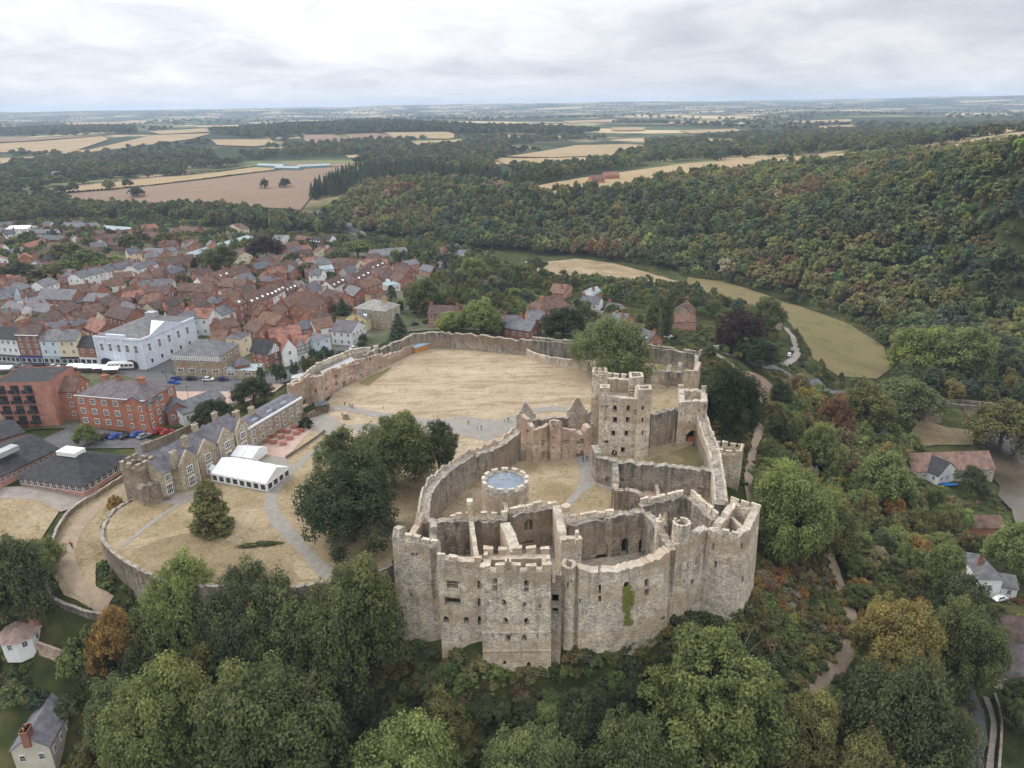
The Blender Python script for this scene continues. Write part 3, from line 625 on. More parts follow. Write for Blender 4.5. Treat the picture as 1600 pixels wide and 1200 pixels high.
# ---- great hall
t = thing('great_hall', 'roofless great hall with tall lancet windows and hollowed wall top', 'castle building', O0)
N = w3([(904,886,9.6),(912,888,9.0),(922,893,8.2),(935,896,8.0),(965,892,8.3),(1000,884,8.8),(1030,873,9.4),(1047,862,10.2)])
o, rc, at = wall(t, N, 2.3, -24, [(932,913,939,928,1),(932,930,939,940,0),(974,908,982,936,1),(1006,903,1013,917,1),(1006,919,1013,931),(899,934,907,941),(1030,960,1036,967)], rough=.3, ret=True, batter=1.5)
for r in rc: infill(t, r, at, 'dark', 1.5, 'shade_panel')  # near-black panels put shade into the hall's outer windows
Sw = w3([(888,820,10.6),(920,815,10.6),(960,809,10.8),(1010,800,11)])
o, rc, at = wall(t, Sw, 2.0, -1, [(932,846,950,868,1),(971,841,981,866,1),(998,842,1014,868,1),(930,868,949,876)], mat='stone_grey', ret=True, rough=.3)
for k_, (m__, bk_) in enumerate((('stone_buff', .5), ('dark', 1.6), ('dark', 1.6), ('dark', 1.3))): infill(t, rc[k_], at, m__, bk_) if k_ < len(rc) else None  # buff blocking in the first arch; dark panels paint shade in the rest
merlons(t, [(p[0], p[1]+1.6, p[2]) for p in Sw], 1.9, .7, 1.1, .6, 0, miss=.08, mat='stone')
flat(t, 'blocked_arch_infill', [], 0, 'stone_buff') if False else None
Wt = w3([(1011,800,11),(1024,815,10.8),(1040,838,10.6),(1050,856,10.4)]); wall(t, Wt, 1.8, -2, side='C', mat='stone_grey', rough=.4)
flat(t, 'floor', [N[0], N[3], N[5], N[-1], Wt[0], Sw[0]], .6, 'stone_dark')
# ---- solar block
t = thing('solar_block', 'stone solar block with round battlemented chimney turret beside the great hall', 'castle building', O0)
A = w3([(1047,862,9.6),(1052,850,10.2),(1082,842,10.2),(1092,834,10.8),(1108,826,11)])
wall(t, A, 1.8, -24, [(1096,847,1099,850),(1071,879,1075,887),(1085,869,1089,882,1),(1063,901,1068,909),(1076,904,1081,913),(1092,920,1096,930)], rough=.3, batter=1.6)
q = P(1065, 820, 13.2); ring = [(q[0]+1.95*math.cos(a), q[1]+1.95*math.sin(a), 13.2) for a in np.linspace(-math.pi, math.pi, 13)[:-1]]
wall(t, ring, .6, -2, closed=True, rough=.1, name='chimney_turret'); merlons(t, ring, .7, .4, .8, .5, .25, miss=.1, closed=True)
q = P(1031, 812, 13); b = MB(); b.cyl(q[0], q[1], 1.0, .95, 5, 13.0, 8); b.cyl(q[0], q[1], .6, .15, 13.0, 14.4, 8); b.build('pinnacle', M['stone'], t)
Sb = w3([(1003,792,10.2),(1030,786,10.2),(1055,780,10.2),(1072,777,10.2)]); wall(t, Sb, 1.8, -1, [(1036,799,1046,822,1)], mat='stone_grey', rough=.3); merlons(t, [(p[0], p[1]+1.4, p[2]) for p in Sb], 1.7, .6, 1.1, .6, 0, miss=0)
Sc = w3([(1072,777,10.2),(1090,793,10.4),(1112,814,10.8)]); wall(t, Sc, 2.2, -1, side='L', mat='stone_grey', rough=.2); merlons(t, [(p[0]+1.5, p[1]+1.2, p[2]) for p in Sc], 1.7, .5, 1.2, .6, 0, miss=0)
flat(t, 'floor', [A[0], A[2], A[4], Sc[2], Sc[0], Sb[0]], .6, 'stone_dark')
# ---- north-west tower
t = thing('corner_tower', 'many-sided stone corner tower at the right end of the castle front', 'tower', O0)
Q = w3([(1107,826,11.6),(1128,834,11.8),(1152,840,11.8),(1172,827,12.2),(1188,794,12.8),(1143,782,12)])
wall(t, Q, 1.7, -26, [(1113,847,1117,860,1),(1157,848,1160,858),(1117,875,1121,888,1),(1121,901,1123,906),(1156,899,1159,908)], closed=True, rough=.3, batter=1.5)
merlons(t, [Q[4], Q[5]], 1.8, .7, 1.0, .7, .4, miss=.1); merlons(t, [Q[1], Q[2]], 1.3, 1.2, 1.2, .6, .3, miss=0)
cw = w3([(1143,808,10.6),(1168,828,10.6)]); wall(t, cw, .8, 2, side='C', mat='stone'); flat(t, 'floor', Q, 4.0, 'stone_grey')
# ---- west curtain wall
t = thing('west_curtain_wall', 'thick stone curtain wall with walkway along the right side of the castle', 'wall', O0)
cl_ = w3([(1126,790,8.8),(1124,760,8.2),(1120,730,7.6),(1116,705,7.6),(1107,684,7.8),(1099,660,8.6),(1092,640,9.4)]); wall(t, cl_, 2.7, -16, side='C', mat='stone_grey', rough=.2)
pr = offs(cl_, -1.2, False); wall(t, [(p[0], p[1], c[2]+1.0) for p, c in zip(pr, cl_)], .55, 5, side='C', mat='stone', rough=.55, name='parapet')
pr = offs(cl_, 1.2, False); wall(t, [(p[0], p[1], c[2]+.45) for p, c in zip(pr, cl_)], .5, 5, side='C', mat='stone', rough=.4, name='parapet')
t = thing('postern_tower', 'small square battlemented tower jutting from the right-hand curtain wall', 'tower', O0)
Q = w3([(1119,709,6.8),(1158,712,6.8),(1162,700,6.8),(1116,695,6.8)]); wall(t, Q, .9, -12, [(1123,717,1128,724,1)], closed=True, rough=.1); merlons(t, Q, 1.5, .8, 1.3, .6, .3, closed=True, miss=.1); flat(t, 'roof', Q, 5.4, 'stone_grey')
# ---- middle cross walls
t = thing('middle_cross_wall', 'tall dark weathered stone wall crossing the inner bailey', 'wall', O0)
wall(t, w3([(924,694,9),(927,702,8.6),(932,712,8.2),(961,722,7.8),(1000,726,7.8),(1060,730,7.7),(1119,737,7.7)]), 2.0, -1, [(945,744,955,755,1),(970,747,975,753,1),(1090,759,1100,766)], mat='stone_grey', rough=.3)
wall(t, w3([(961,722,7.8),(963,750,6.6),(961,763,6)]), 1.6, -1, side='C', mat='stone_grey', rough=.4, name='cross_wall')
wall(t, w3([(960,768,5.6),(975,766,5.6),(992,768,5.4),(1000,776,4.6)]), 1.6, -1, [(969,785,981,797,1)], mat='stone_grey', rough=.3, name='cross_wall')
wall(t, w3([(1023,752,2.4),(1028,765,2),(1029,780,1.4)]), .9, -1, side='C', mat='stone_pink', rough=.5, name='oven_ruin')
# ---- round chapel
t = thing('round_chapel', 'round stone chapel with a shallow glazed conical roof and battlements', 'chapel', O0)
q = P(789.5, 752, 9.6); CZ = 1.2; ring = [(q[0]+5.85*math.cos(a), q[1]+5.85*math.sin(a), 9.6) for a in np.linspace(-math.pi, math.pi, 41)[:-1]]
wall(t, ring, 1.0, -1, [(804,769,807,772),(776,806,782,813,1)], closed=True, rough=.08, cell=.8, mat='stone'); merlons(t, [ring[i] for i in range(0, 40, 1)], .75, .2, 1.0, .55, .4, closed=True, miss=.0) if False else None
for k in range(13):
    a = 2*math.pi*k/13
    b = MB()
    for i in range(3):
        a0 = a+i*.1; a1 = a0+.1; p = [(q[0]+r*math.cos(x), q[1]+r*math.sin(x)) for r, x in ((5.05, a0), (5.9, a0), (5.9, a1), (5.05, a1))]
        b.prism(p, 9.4, 10.5)
    b.build('merlon', M['stone'], t)
b = MB(); NS = 36
for i in range(NS):
    a0 = 2*math.pi*i/NS; a1 = 2*math.pi*(i+1)/NS
    b.face([(q[0]+4.95*math.cos(a0), q[1]+4.95*math.sin(a0), 9.45), (q[0]+4.95*math.cos(a1), q[1]+4.95*math.sin(a1), 9.45), (q[0], q[1], 10.3)])
rf = b.build('glass_roof', M['roofglass'], t)
bar = MB(); bar.tube((0, 0, 0), (1, 0, 0), .035, 5); bme = bar.me('glazing_bar', M['lead'])
for i in range(NS):
    a0 = 2*math.pi*i/NS; r_in = 0 if i % 3 == 0 else 2.4; s_ = Vector((q[0]+r_in*math.cos(a0), q[1]+r_in*math.sin(a0), 10.3-.85*r_in/4.95+.05)); e_ = Vector((q[0]+4.95*math.cos(a0), q[1]+4.95*math.sin(a0), 9.5)); d_ = e_-s_
    o = obj('glazing_bar', bme, rf, loc=s_, scale=(d_.length, 1, 1)); o.rotation_euler = d_.to_track_quat('X', 'Z').to_euler()
pp = w3([(776,783,7.0),(787,788,7.0),(790,812,5.0)]); wall(t, pp, 1.0, -1, [(776,791,782,797,1),(778,801,785,807,1)], mat='stone', rough=.35, name='chancel_wall')
# ---- great tower (keep)
t = thing('great_tower', 'tall square stone keep with corner turrets and rows of windows above the inner bailey', 'keep', O0)
FL, FR, BR, BL = w3([(938,620,18.4),(1000,624,18.4),(1002,592,18.4),(936,588,18.4)])
ops = [(946,632,949,638),(957,633,964,643,1),(979,633,986,643,1),(945,652,948,657),(957,652,964,661),(978,652,985,661),(944,672,946,676),(954,673,961,682),(976,673,983,682),(941,688,950,693),(955,703,964,714,1),(970,699,977,708)]
o, rc, at = wall(t, [FL, FR, BR, BL], 1.7, -1, ops, closed=True, rough=.12, ret=True)
for r in rc: infill(t, r, at, 'dark', 1.3, 'shade_panel')  # dark panels colour in the shade behind the keep windows
flat(t, 'floor', [FL, FR, BR, BL], 14.4, 'stone_dark')
def turret(px, z, zb, th=.8, mat='stone', mer=0, nm='turret', ops=()):
    Q = w3([(u, v, z) for u, v in px]); wall(t, Q, th, zb, ops, closed=True, rough=.1, mat=mat, name=nm); flat(t, 'turret_floor', Q, z-1.3, 'stone_grey')
    if mer: merlons(t, Q, mer, .5, .9, .5, .3, closed=True, miss=.05)
turret([(937,606),(953,606),(953,600),(938,600)], 21.4, 16); turret([(997,609),(1019,608),(1017,601),(995,601)], 21.6, -1, mat='stone', ops=[(1002,634,1006,641,1),(1002,653,1005,660),(1003,673,1005,680)])
turret([(925,586),(949,586),(948,579),(926,579)], 22.6, -1, mer=1.0); turret([(984,590),(1006,589),(1004,581),(983,581)], 21.0, 10)
merlons(t, [BL, BR], 1.6, .8, 1.1, .6, .5, miss=.1)
o = MB(); sp0 = w3([(987,603,19.2)])[0]; sp1 = w3([(996,622,19.2)])[0]
for k in range(9):
    f = k/9; x = sp0[0]+(sp1[0]-sp0[0])*f; y = sp0[1]+(sp1[1]-sp0[1])*f; o.box(x-.6, x+.6, y-.3, y+.3, 14, 17.8-.3*k)
o.build('stair', M['stone_grey'], t)
# ---- oven tower and wall beside the keep
t = thing('oven_tower', 'broad stone tower with a large dark arched oven beside the keep courtyard', 'tower', O0)
Q = w3([(1061,628,13.6),(1106,627,13.8),(1104,608,13.4),(1060,606,13.4)])
wall(t, Q, 1.7, -8, [(1071,672,1093,692,1),(1099,632,1104,642),(1091,639,1094,643),(1076,658,1078,662)], closed=True, rough=.2); merlons(t, [Q[3], Q[2]], 1.5, .8, .9, .6, .4, miss=.1); flat(t, 'floor', Q, 10.6, 'stone_dark')
q = P(1082, 691, .3); b = MB(); b.box(q[0]-1.2, q[0]+1.2, q[1]+.8, q[1]+1.8, .1, 1.4, 0, .15); o = b.build('orange_glow_block', M['brick'], t, (.42, .13, .06))  # orange block stands in for lights glowing inside the oven arch
t = thing('courtyard_wall', 'lower stone wall linking the keep to the oven tower', 'wall', O0)
wall(t, w3([(1018,648,11),(1040,644,10.8),(1062,636,11.4)]), 1.8, -1, [(1029,649,1032,652)], mat='stone_grey', rough=.35)
# ---- judges' lodgings
t = thing('judges_lodgings', 'ruined pinkish stone range with mullioned windows, stair turret and gate arch', 'castle building', O0)
def seg(pts, th, ops=(), mat='stone_pink', side='L', nm='masonry', mull=(), rough=.25):
    o, rc, at = wall(t, pts, th, -1, ops, mat=mat, side=side, rough=rough, name=nm, ret=True)
    for i, nx, ny in mull:
        if i < len(rc): mullions(t, (rc[i], at), nx, ny)
    return o
d_ = wb([(812,702,0,648),(822,712,0,656),(833,722,0,673),(845,720,0,670),(857,717,0,664)])
seg(d_, 1.4, [(840,688,851,698),(840,706,851,717),(823,671,826,677),(824,691,826,696)], mull=((0, 4, 2), (1, 4, 2)))
seg(wb([(857,716,0,658),(860,721,0,657),(875,720,0,657),(878,716,0,659)]), 1.0, [(863,664,867,668),(863,683,867,686),(863,698,867,701),(857,711,861,718,1)], nm='stair_turret', rough=.15)
seg(wb([(878,717,0,670),(890,716,0,671),(899,715,0,674)]), 1.2, [(878,687,891,696),(878,704,891,714)], mull=((0, 4, 2), (1, 4, 2)), mat='stone_pink')
seg(wb([(899,715,0,678),(913,714,0,678),(917,713,0,668),(923,712,0,668)]), 3.2, [(898,702,914,716,1),(901,686,912,694)], mull=((1, 4, 2),), mat='stone_pink')
seg(wb([(833,690,0,657),(860,690,0,653),(888,690,0,653)]), 1.3, mat='stone_grey', nm='rear_wall')
def gable(b0, b1, peak_v, shoulder_v, nm, mat='stone'):
    A = P(*b0, 0); B = P(*b1, 0); zs = zvert(shoulder_v, A[0], A[1]); zp = zvert(peak_v, (A[0]+B[0])/2, (A[1]+B[1])/2); L_ = []
    wall(t, along(A, B, [(0, zs), (.12, zs+.1), (.3, zs+(zp-zs)*.5), (.44, zp-.5), (.5, zp-.35), (.56, zp-.5), (.7, zs+(zp-zs)*.5), (.88, zs+.1), (1, zs)]), 1.3, -1, mat=mat, rough=.3, name=nm, cell=.6)
gable((807,685), (837,685), 627, 647, 'gable_wall'); gable((885,682), (917,682), 619, 641, 'gable_wall')
wall(t, wb([(917,684,0,647),(927,690,0,640)]), 1.4, -1, mat='stone_grey', name='rear_wall')
wall(t, wb([(792,705,0,680),(800,722,0,706),(822,720,0,702)]), 1.0, -1, mat='stone_grey', name='lean_to_wall')
# ---- east curtain wall
t = thing('east_curtain_wall', 'tall curved curtain wall on the left of the inner bailey', 'wall', O0)
ec = [np.array(p) for p in w3([(662,812,9.3),(664,785,9.6),(670,764,9.6),(682,748,9.4),(700,734,9.2),(722,718,8.4),(745,707,7.8),(768,700,7.4),(790,688,8),(808,672,9)])]
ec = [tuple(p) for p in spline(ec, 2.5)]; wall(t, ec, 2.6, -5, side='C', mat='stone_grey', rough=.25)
pr = offs(ec, 1.15, False); wall(t, [(p[0], p[1], c[2]+.9) for p, c in zip(pr, ec)], .5, 6, side='C', mat='stone', rough=.5, name='parapet')
# ---- outer bailey walls
t = thing('outer_bailey_wall', 'long stone wall with battlements round the far side of the parched bailey', 'wall', O0)
ow_ = [tuple(p) for p in spline([np.array(p) for p in w3([(596,545,6),(622,534,6.6),(640,526,7),(655,521,7.2),(690,520,7),(740,524,6.8),(800,530,6.6),(830,532,6.6),(890,537,6.4),(960,540,6.2),(1010,544,6.2),(1060,549,6.2),(1088,554,6.2)])], 4)]
wall(t, ow_, 1.6, -6, mat='stone_grey', rough=.35, cell=1.4)
merlons(t, [(p[0], p[1]+1.2, p[2]) for p in ow_ if p[0] > 5], 2.2, .7, 1.1, .6, 0, miss=.2, mat='stone_grey')
wall(t, w3([(1088,554,6.2),(1089,566,6),(1086,578,5.5)]), 1.4, -6, side='C', mat='stone_grey', name='return_wall')
t = thing('mortimer_tower_wall', 'low curved stone wall fencing off a grassy strip beside the big tree', 'wall', O0)
wall(t, [tuple(p) for p in spline([np.array(p) for p in wb([(820,545,0,537),(822,556,0,545),(835,563,0,552),(860,570,0,558),(890,575,0,562),(920,580,0,566)])], 3)], 1.0, -2, mat='stone', rough=.12)
t = thing('ruined_chapel_wall', 'roofless stone ruin behind the keep with two standing piers', 'wall', O0)
wall(t, wb([(962,590,0,573),(985,592,0,575),(1012,597,0,578),(1040,600,0,580),(1085,605,0,580)]), 1.2, -2, [(973,574,977,580,1),(1010,588,1016,594)], mat='stone', rough=.25)
for u in (1045, 1062):
    p = w3([(u,576,7.2),(u+2,566,7.0)]); wall(t, along(p[0], p[1], [(0, 6), (.5, 8), (1, 6)]), 1.6, -2, side='C', mat='stone_grey', name='pier', rough=.4)
wall(t, wb([(1085,606,0,578),(1090,592,0,565)]), 1.5, -5, side='C', mat='stone_pink', name='return_wall')
# ---- stables and porter's lodge range on the town side
t = thing('porters_lodge', 'pinkish stone range with flat pale roof along the town side of the bailey', 'castle building', O0)
pk = wb([(488,625,0,588),(498,630,0,590),(512,617,0,584),(540,601,0,573),(572,586,0,563),(600,573,0,556),(628,560,0,548),(640,554,0,541),(650,549,0,538)])
wall(t, pk, 1.2, -2, [(492,609,497,614,1),(507,604,513,610,1),(508,592,512,596),(523,585,527,592),(524,597,529,603,1),(536,596,540,604),(548,583,551,585),(548,590,550,592),(556,584,558,586),(563,585,565,587),(592,572,594,576)], mat='stone_pink', rough=.3)
merlons(t, [pk[2], pk[3], pk[4], pk[5]], 1.1, .8, .9, .6, .4, mat='stone_pink', miss=.2)
out_ = w3([(470,596,6.5),(482,584,7),(498,573,7.4),(525,562,7.4),(550,552,7),(572,549,6.6),(590,546,6)])
wall(t, out_, 1.4, -4, mat='stone', rough=.25); merlons(t, [(p[0], p[1]+1.1, p[2]) for p in out_], 1.8, .9, 1.3, .6, 0, mat='stone', miss=.05)
ax = [pk[2], pk[3], (pk[3][0]+4.5, pk[3][1]+5.5), (out_[4][0], out_[4][1]-2), (out_[2][0]+1, out_[2][1]-2.5)]
flat(t, 'flat_roof', [(p[0], p[1]+1.1) for p in ax[:2]]+[p[:2] for p in ax[2:]], 6.4, 'lead')
wall(t, wb([(570,585,0,556),(583,575,0,548)]), 1.0, -2, side='C', mat='stone_grey', name='cross_wall')
t = thing('ticket_hut', 'small orange-sided hut with pale blue roof in the bailey corner', 'hut', O0)
a_ = P(649, 552, 0); c_ = P(671, 545, 0); b = MB(); e_ = (c_-a_)[:2]; L_ = np.linalg.norm(e_); e_ /= L_; n_ = np.array([-e_[1], e_[0]])
hp = [a_[:2], c_[:2], c_[:2]+n_*4, a_[:2]+n_*4]; b.prism(hp, -1, [2.3, 2.3, 2.9, 2.9]); b.build('wall', M['paint'], t, (.46, .22, .07))
b = MB(); hp2 = [a_[:2]-e_*.3-n_*.3, c_[:2]+e_*.3-n_*.3, c_[:2]+e_*.3+n_*4.3, a_[:2]-e_*.3+n_*4.3]; b.prism(hp2, [2.32, 2.32, 2.98, 2.98], [2.45, 2.45, 3.1, 3.1]); b.build('roof', M['paint'], t, (.30, .42, .52))
# ---- gatehouse stub where the castle house meets the bailey
t = thing('gatehouse', 'broken stone gatehouse joining the long house to the bailey range', 'castle building', O0)
gq = wb([(455,640,0,604),(470,636,0,598),(488,627,0,586)]); wall(t, gq, 1.2, -2, [(473,622,481,634,1)], mat='stone_pink', rough=.5)
wall(t, w3([(452,600,6.5),(462,592,6.8),(472,590,7),(486,586,7)]), 1.2, -4, mat='stone', rough=.3)
flat(t, 'lead_roof', [p[:2] for p in w3([(455,592,6.2),(478,590,6.2),(487,587,6.2),(472,583,6.2),(456,587,6.2)])], 6.3, 'lead')
# ---------------------------------------------------------------- lawns, paths, roads, fields
flatz = lambda x, y: .02+.10*mnoise.noise((x*.08, y*.08, 4))
up = lambda d: (lambda x, y: flatz(x, y)+d)
# bailey and castle garden: one level terrace held up by walls
drape('outer_bailey_lawn', [p[:2] for p in w3([(505,640,0),(520,615,0),(575,586,0),(655,548,0),(690,538,0),(760,540,0),(830,545,0),(925,555,0),(1000,560,0),(1088,572,0),(1088,604,0),(1062,668,0),(1020,690,0),(930,700,0),(815,668,0),(760,700,0),(700,735,0),(668,765,0),(640,760,0),(560,690,0)])], 4, 0, M['bailey'], zf=flatz)
terr = [(232,772),(243,768),(300,745),(360,720),(400,700),(452,664),(490,640),(520,640),(560,660),(640,720),(670,765),(660,806),(628,840),(612,880),(560,905),(510,908),(470,915),(420,918),(360,915),(300,915),(255,908),(215,890),(180,868),(162,845),(160,822),(176,798),(205,780)]
drape('castle_garden_lawn', [p[:2] for p in w3([(u, v, 0) for u, v in terr])], 3, 0, M['grass_dry'], zf=lambda x, y: flatz(x, y)-.01)
gp = lambda pts: w3([(u, v, 0) for u, v in pts])
ribbon('garden_path', gp([(520,900),(500,888),(480,868),(462,845),(440,820),(426,800),(423,780),(432,760),(455,735),(480,712),(510,690)]), 3.4, 0, M['path'], 2, up(.05))
drape('forecourt', gp([(408,720),(440,735),(470,722),(512,690),(530,665),(600,660),(680,658),(720,650),(800,660),(812,665),(760,690),(720,680),(640,676),(560,676),(500,640),(470,655),(455,668),(505,676),(445,716),(425,712)]), 3, 0, M['path'], zf=up(.055))
ribbon('bailey_path', gp([(505,640),(540,638),(600,650),(680,660),(740,672),(800,655),(850,640),(905,640)]), 4, 0, M['path'], 2, up(.09))
drape('terrace_paving', gp([(398,706),(452,665),(490,668),(447,716),(420,712)]), 2, 0, M['paving_pink'], zf=up(.075))
drape('patio', gp([(236,772),(243,767),(288,772),(310,762),(325,772),(280,790),(240,782)]), 2, 0, M['paving'], zf=up(.05))
ribbon('stone_path', gp([(190,854),(240,815),(290,780),(310,765)]), 1.3, 0, M['path'], 2, up(.05))
drape('side_lawn', gp([(448,718),(508,678),(512,686),(455,728)]), 3, 0, M['grass_dry'], zf=up(.08), excl=False)
drape('green_strip', gp([(835,560),(862,556),(915,566),(925,574),(880,570),(850,566)]), 3, 0, M['green_grass'], zf=up(.04), excl=False)
drape('green_strip', gp([(560,598),(580,586),(612,574),(606,580),(575,604)]), 3, 0, M['green_grass'], zf=up(.04), excl=False)
drape('green_strip', gp([(712,539),(820,546),(820,549),(712,543)]), 3, 0, M['green_grass'], zf=up(.04), excl=False)
drape('green_strip', gp([(1002,722),(1100,690),(1112,725),(1090,728),(1010,722)]), 3, 0, M['green_grass'], zf=up(.06), excl=False)
drape('green_strip', gp([(945,585),(1040,570),(1085,578),(1085,600),(985,590)]), 3, 0, M['green_grass'], zf=up(.06), excl=False)
drape('worn_lawn', gp([(1016,604),(1062,606),(1060,640),(1018,646)]), 3, 0, M['grass_dry'], zf=up(.06), excl=False)
drape('garden_bed', gp([(205,862),(250,842),(300,832),(330,838),(380,852),(430,864),(480,898),(500,906),(420,914),(300,910),(235,890)]), 3, 0, M['bed'], zf=up(.045), excl=False)
drape('brown_patch', gp([(425,838),(455,850),(480,880),(500,905),(470,905),(440,868)]), 3, 0, M['grass_dry'], zf=up(.07), excl=False)
gr = lambda pts: [PT(u, v) for u, v in pts]
# drive round the retaining wall
drape('verge_grass', [p[:2] for p in gr([(212,748),(236,772),(205,782),(178,800),(160,822),(158,848),(180,872),(150,880),(150,925),(170,942),(140,950),(100,930),(84,900),(82,860),(95,825),(120,790),(160,765)])], 3, .06, M['grass_dry'])
ribbon('castle_walk', gr([(212,752),(180,775),(150,795),(125,820),(107,850),(105,880),(120,910),(145,930),(170,945)]), 3.6, .12, M['gravel'])
drape('school_lawn', [p[:2] for p in gr([(-60,780),(85,782),(92,800),(60,850),(40,885),(-60,885)])], 4, .05, M['grass_dry'])
drape('school_forecourt', [p[:2] for p in gr([(-40,765),(60,760),(140,770),(185,752),(140,785),(95,800),(60,782),(-40,780)])], 3, .09, M['paving'])
drape('car_park', [p[:2] for p in gr([(-60,690),(60,690),(120,662),(250,690),(300,660),(300,690),(215,722),(210,700),(100,702),(-60,720)])], 3, .05, M['asphalt'])
drape('town_ground', [p[:2] for p in gr([(-120,730),(-60,690),(60,670),(260,670),(330,660),(420,600),(470,590),(520,560),(580,545),(640,518),(700,514),(830,520),(1000,530),(1010,505),(940,480),(850,465),(780,440),(760,400),(600,385),(440,372),(250,345),(100,345),(-100,350)])], 6, .04, M['town'], excl=False)
drape('market_square', [p[:2] for p in gr([(-60,562),(60,566),(160,570),(235,577),(285,540),(295,545),(270,585),(330,592),(400,588),(480,570),(520,548),(545,535),(560,525),(572,528),(545,548),(490,575),(470,590),(420,605),(380,625),(330,640),(275,650),(262,620),(250,600),(170,582),(60,580),(-60,585)])], 4, .08, M['asphalt'])
drape('square_paving', [p[:2] for p in gr([(262,612),(300,612),(380,612),(400,600),(445,600),(430,612),(385,628),(340,632),(300,640),(270,640)])], 3, .12, M['paving_pink'], excl=False)
drape('pavement', [p[:2] for p in gr([(-60,556),(60,563),(160,567),(160,570),(60,569),(-60,563)])], 3, .2, M['paving'], excl=False)
# right side: paths, road, bridge approach, meadow
ribbon('hillside_path', gr([(1105,548),(1140,568),(1175,600),(1190,630),(1190,660),(1178,700),(1170,740),(1172,780),(1190,830)]), 2.4, .15, M['gravel'])
ribbon('woodland_path', gr([(1285,840),(1300,880),(1318,930),(1335,985),(1318,1030),(1290,1065),(1255,1105),(1215,1135),(1190,1160)]), 3.2, .18, M['gravel'])
ribbon('leaf_litter', gr([(1318,985),(1300,1030),(1270,1065),(1235,1100)]), 2.6, .14, M['soil'], excl=0)
ribbon('road', gr([(1130,552),(1165,565),(1215,575),(1250,598),(1300,612),(1340,620),(1362,640),(1375,665),(1385,700)]), 4.5, .15, M['asphalt'])
ribbon('lane', gr([(1222,572),(1245,555),(1240,530),(1228,512)]), 3.2, .15, M['path'])
ribbon('road', gr([(1500,1260),(1512,1190),(1520,1130),(1508,1090),(1500,1050),(1520,1000)]), 5.5, .15, M['asphalt'])
ribbon('pavement', gr([(1540,1260),(1547,1190),(1552,1130),(1540,1090)]), 1.2, .28, M['paving'])
ribbon('road', gr([(1340,620),(1395,622),(1450,628),(1520,634),(1640,645)]), 5, .2, M['asphalt'])
drape('meadow', [p[:2] for p in gr([(1075,432),(1130,440),(1200,462),(1260,482),(1330,508),(1380,540),(1392,575),(1370,592),(1310,588),(1270,560),(1235,505),(1180,480),(1120,462),(1070,450)])], 8, .1, M['meadow'])
drape('meadow', [p[:2] for p in gr([(820,408),(900,404),(960,412),(1010,425),(1060,440),(1000,442),(930,440),(870,432),(825,425)])], 8, .1, M['grass_dry'])
drape('riverside_lawn', [p[:2] for p in gr([(1425,672),(1440,655),(1480,668),(1520,672),(1520,695),(1470,695),(1422,698)])], 4, .1, M['grass_dry'])
drape('bracken_bank', [p[:2] for p in gr([(1150,580),(1195,590),(1215,610),(1185,625),(1160,605)])], 3, .1, M['soil'], excl=False)
ribbon('river', gr([(1535,628),(1575,680),(1602,740),(1650,820),(1740,940),(1880,1120)]), 25, .5, M['water'], 4)
# fields of the farmland, each with its own crop
FIELDS = [([(-40,250),(60,246),(140,243),(90,252),(-40,262)],'straw'),([(640,222),(720,219),(760,222),(700,228),(650,227)],'straw'),([(1060,205),(1150,202),(1160,206),(1080,210)],'straw'),([(230,206),(320,203),(330,207),(250,211)],'straw'),([(700,197),(800,193),(840,196),(760,201)],'straw'),([(1230,190),(1330,187),(1330,191),(1240,194)],'straw'),([(100,193),(220,190),(230,194),(120,198)],'straw'),([(880,190),(960,187),(970,191),(890,194)],'straw'),([(40,300),(130,290),(210,281),(330,271),(345,268),(280,276),(180,287),(100,297),(60,303)],'soil'),([(55,300),(110,294),(190,284),(300,275),(345,270),(400,262),(470,262),(400,270),(320,280),(240,290),(160,298),(70,304)],'straw'),
([(45,308),(160,300),(240,292),(330,281),(400,272),(470,264),(560,262),(560,275),(520,285),(495,300),(470,330),(400,325),(330,318),(230,320),(130,314)],'soil'),
([(420,258),(480,262),(560,263),(640,265),(560,257),(480,256)],'soil'),
([(-10,226),(60,222),(160,214),(170,219),(120,236),(60,238),(-10,240)],'straw'),([(60,238),(140,235),(240,212),(330,209),(300,218),(200,232),(110,242)],'straw'),([(330,219),(420,219),(440,225),(400,230),(340,228)],'straw'),([(-10,215),(60,216),(160,213),(40,222),(-10,224)],'soil'),
([(470,212),(520,211),(545,218),(530,226),(480,225)],'soil'),([(540,211),(590,209),(620,215),(600,222),(550,221)],'soil'),([(600,208),(700,207),(722,214),(700,218),(620,217)],'straw'),
([(790,246),(830,240),(900,228),(980,226),(1012,228),(990,238),(960,244),(860,247)],'straw'),([(770,250),(860,248),(960,246),(965,250),(880,258),(800,262)],'straw'),
([(812,300),(860,288),(960,272),(1060,258),(1180,248),(1300,242),(1380,242),(1370,249),(1270,258),(1180,266),(1100,274),(1040,284),(990,295),(930,300),(850,308)],'straw'),
([(1400,224),(1440,216),(1500,208),(1596,200),(1596,206),(1520,214),(1460,222)],'straw'),([(1270,199),(1330,196),(1340,200),(1280,204)],'straw'),([(955,200),(1010,200),(1005,205),(955,205)],'straw'),([(1040,192),(1130,188),(1130,191),(1045,195)],'straw'),
([(540,244),(600,241),(650,243),(600,247),(545,248)],'straw'),([(100,244),(200,240),(240,243),(140,250)],'soil')]
for k, (pl, mt_) in enumerate(FIELDS):
    wp = [tuple(PT(u, v)[:2]) for u, v in pl]
    drape('field', wp, max(12, .02*math.hypot(*wp[0])), .9+.0006*math.hypot(*wp[0]), M[mt_])
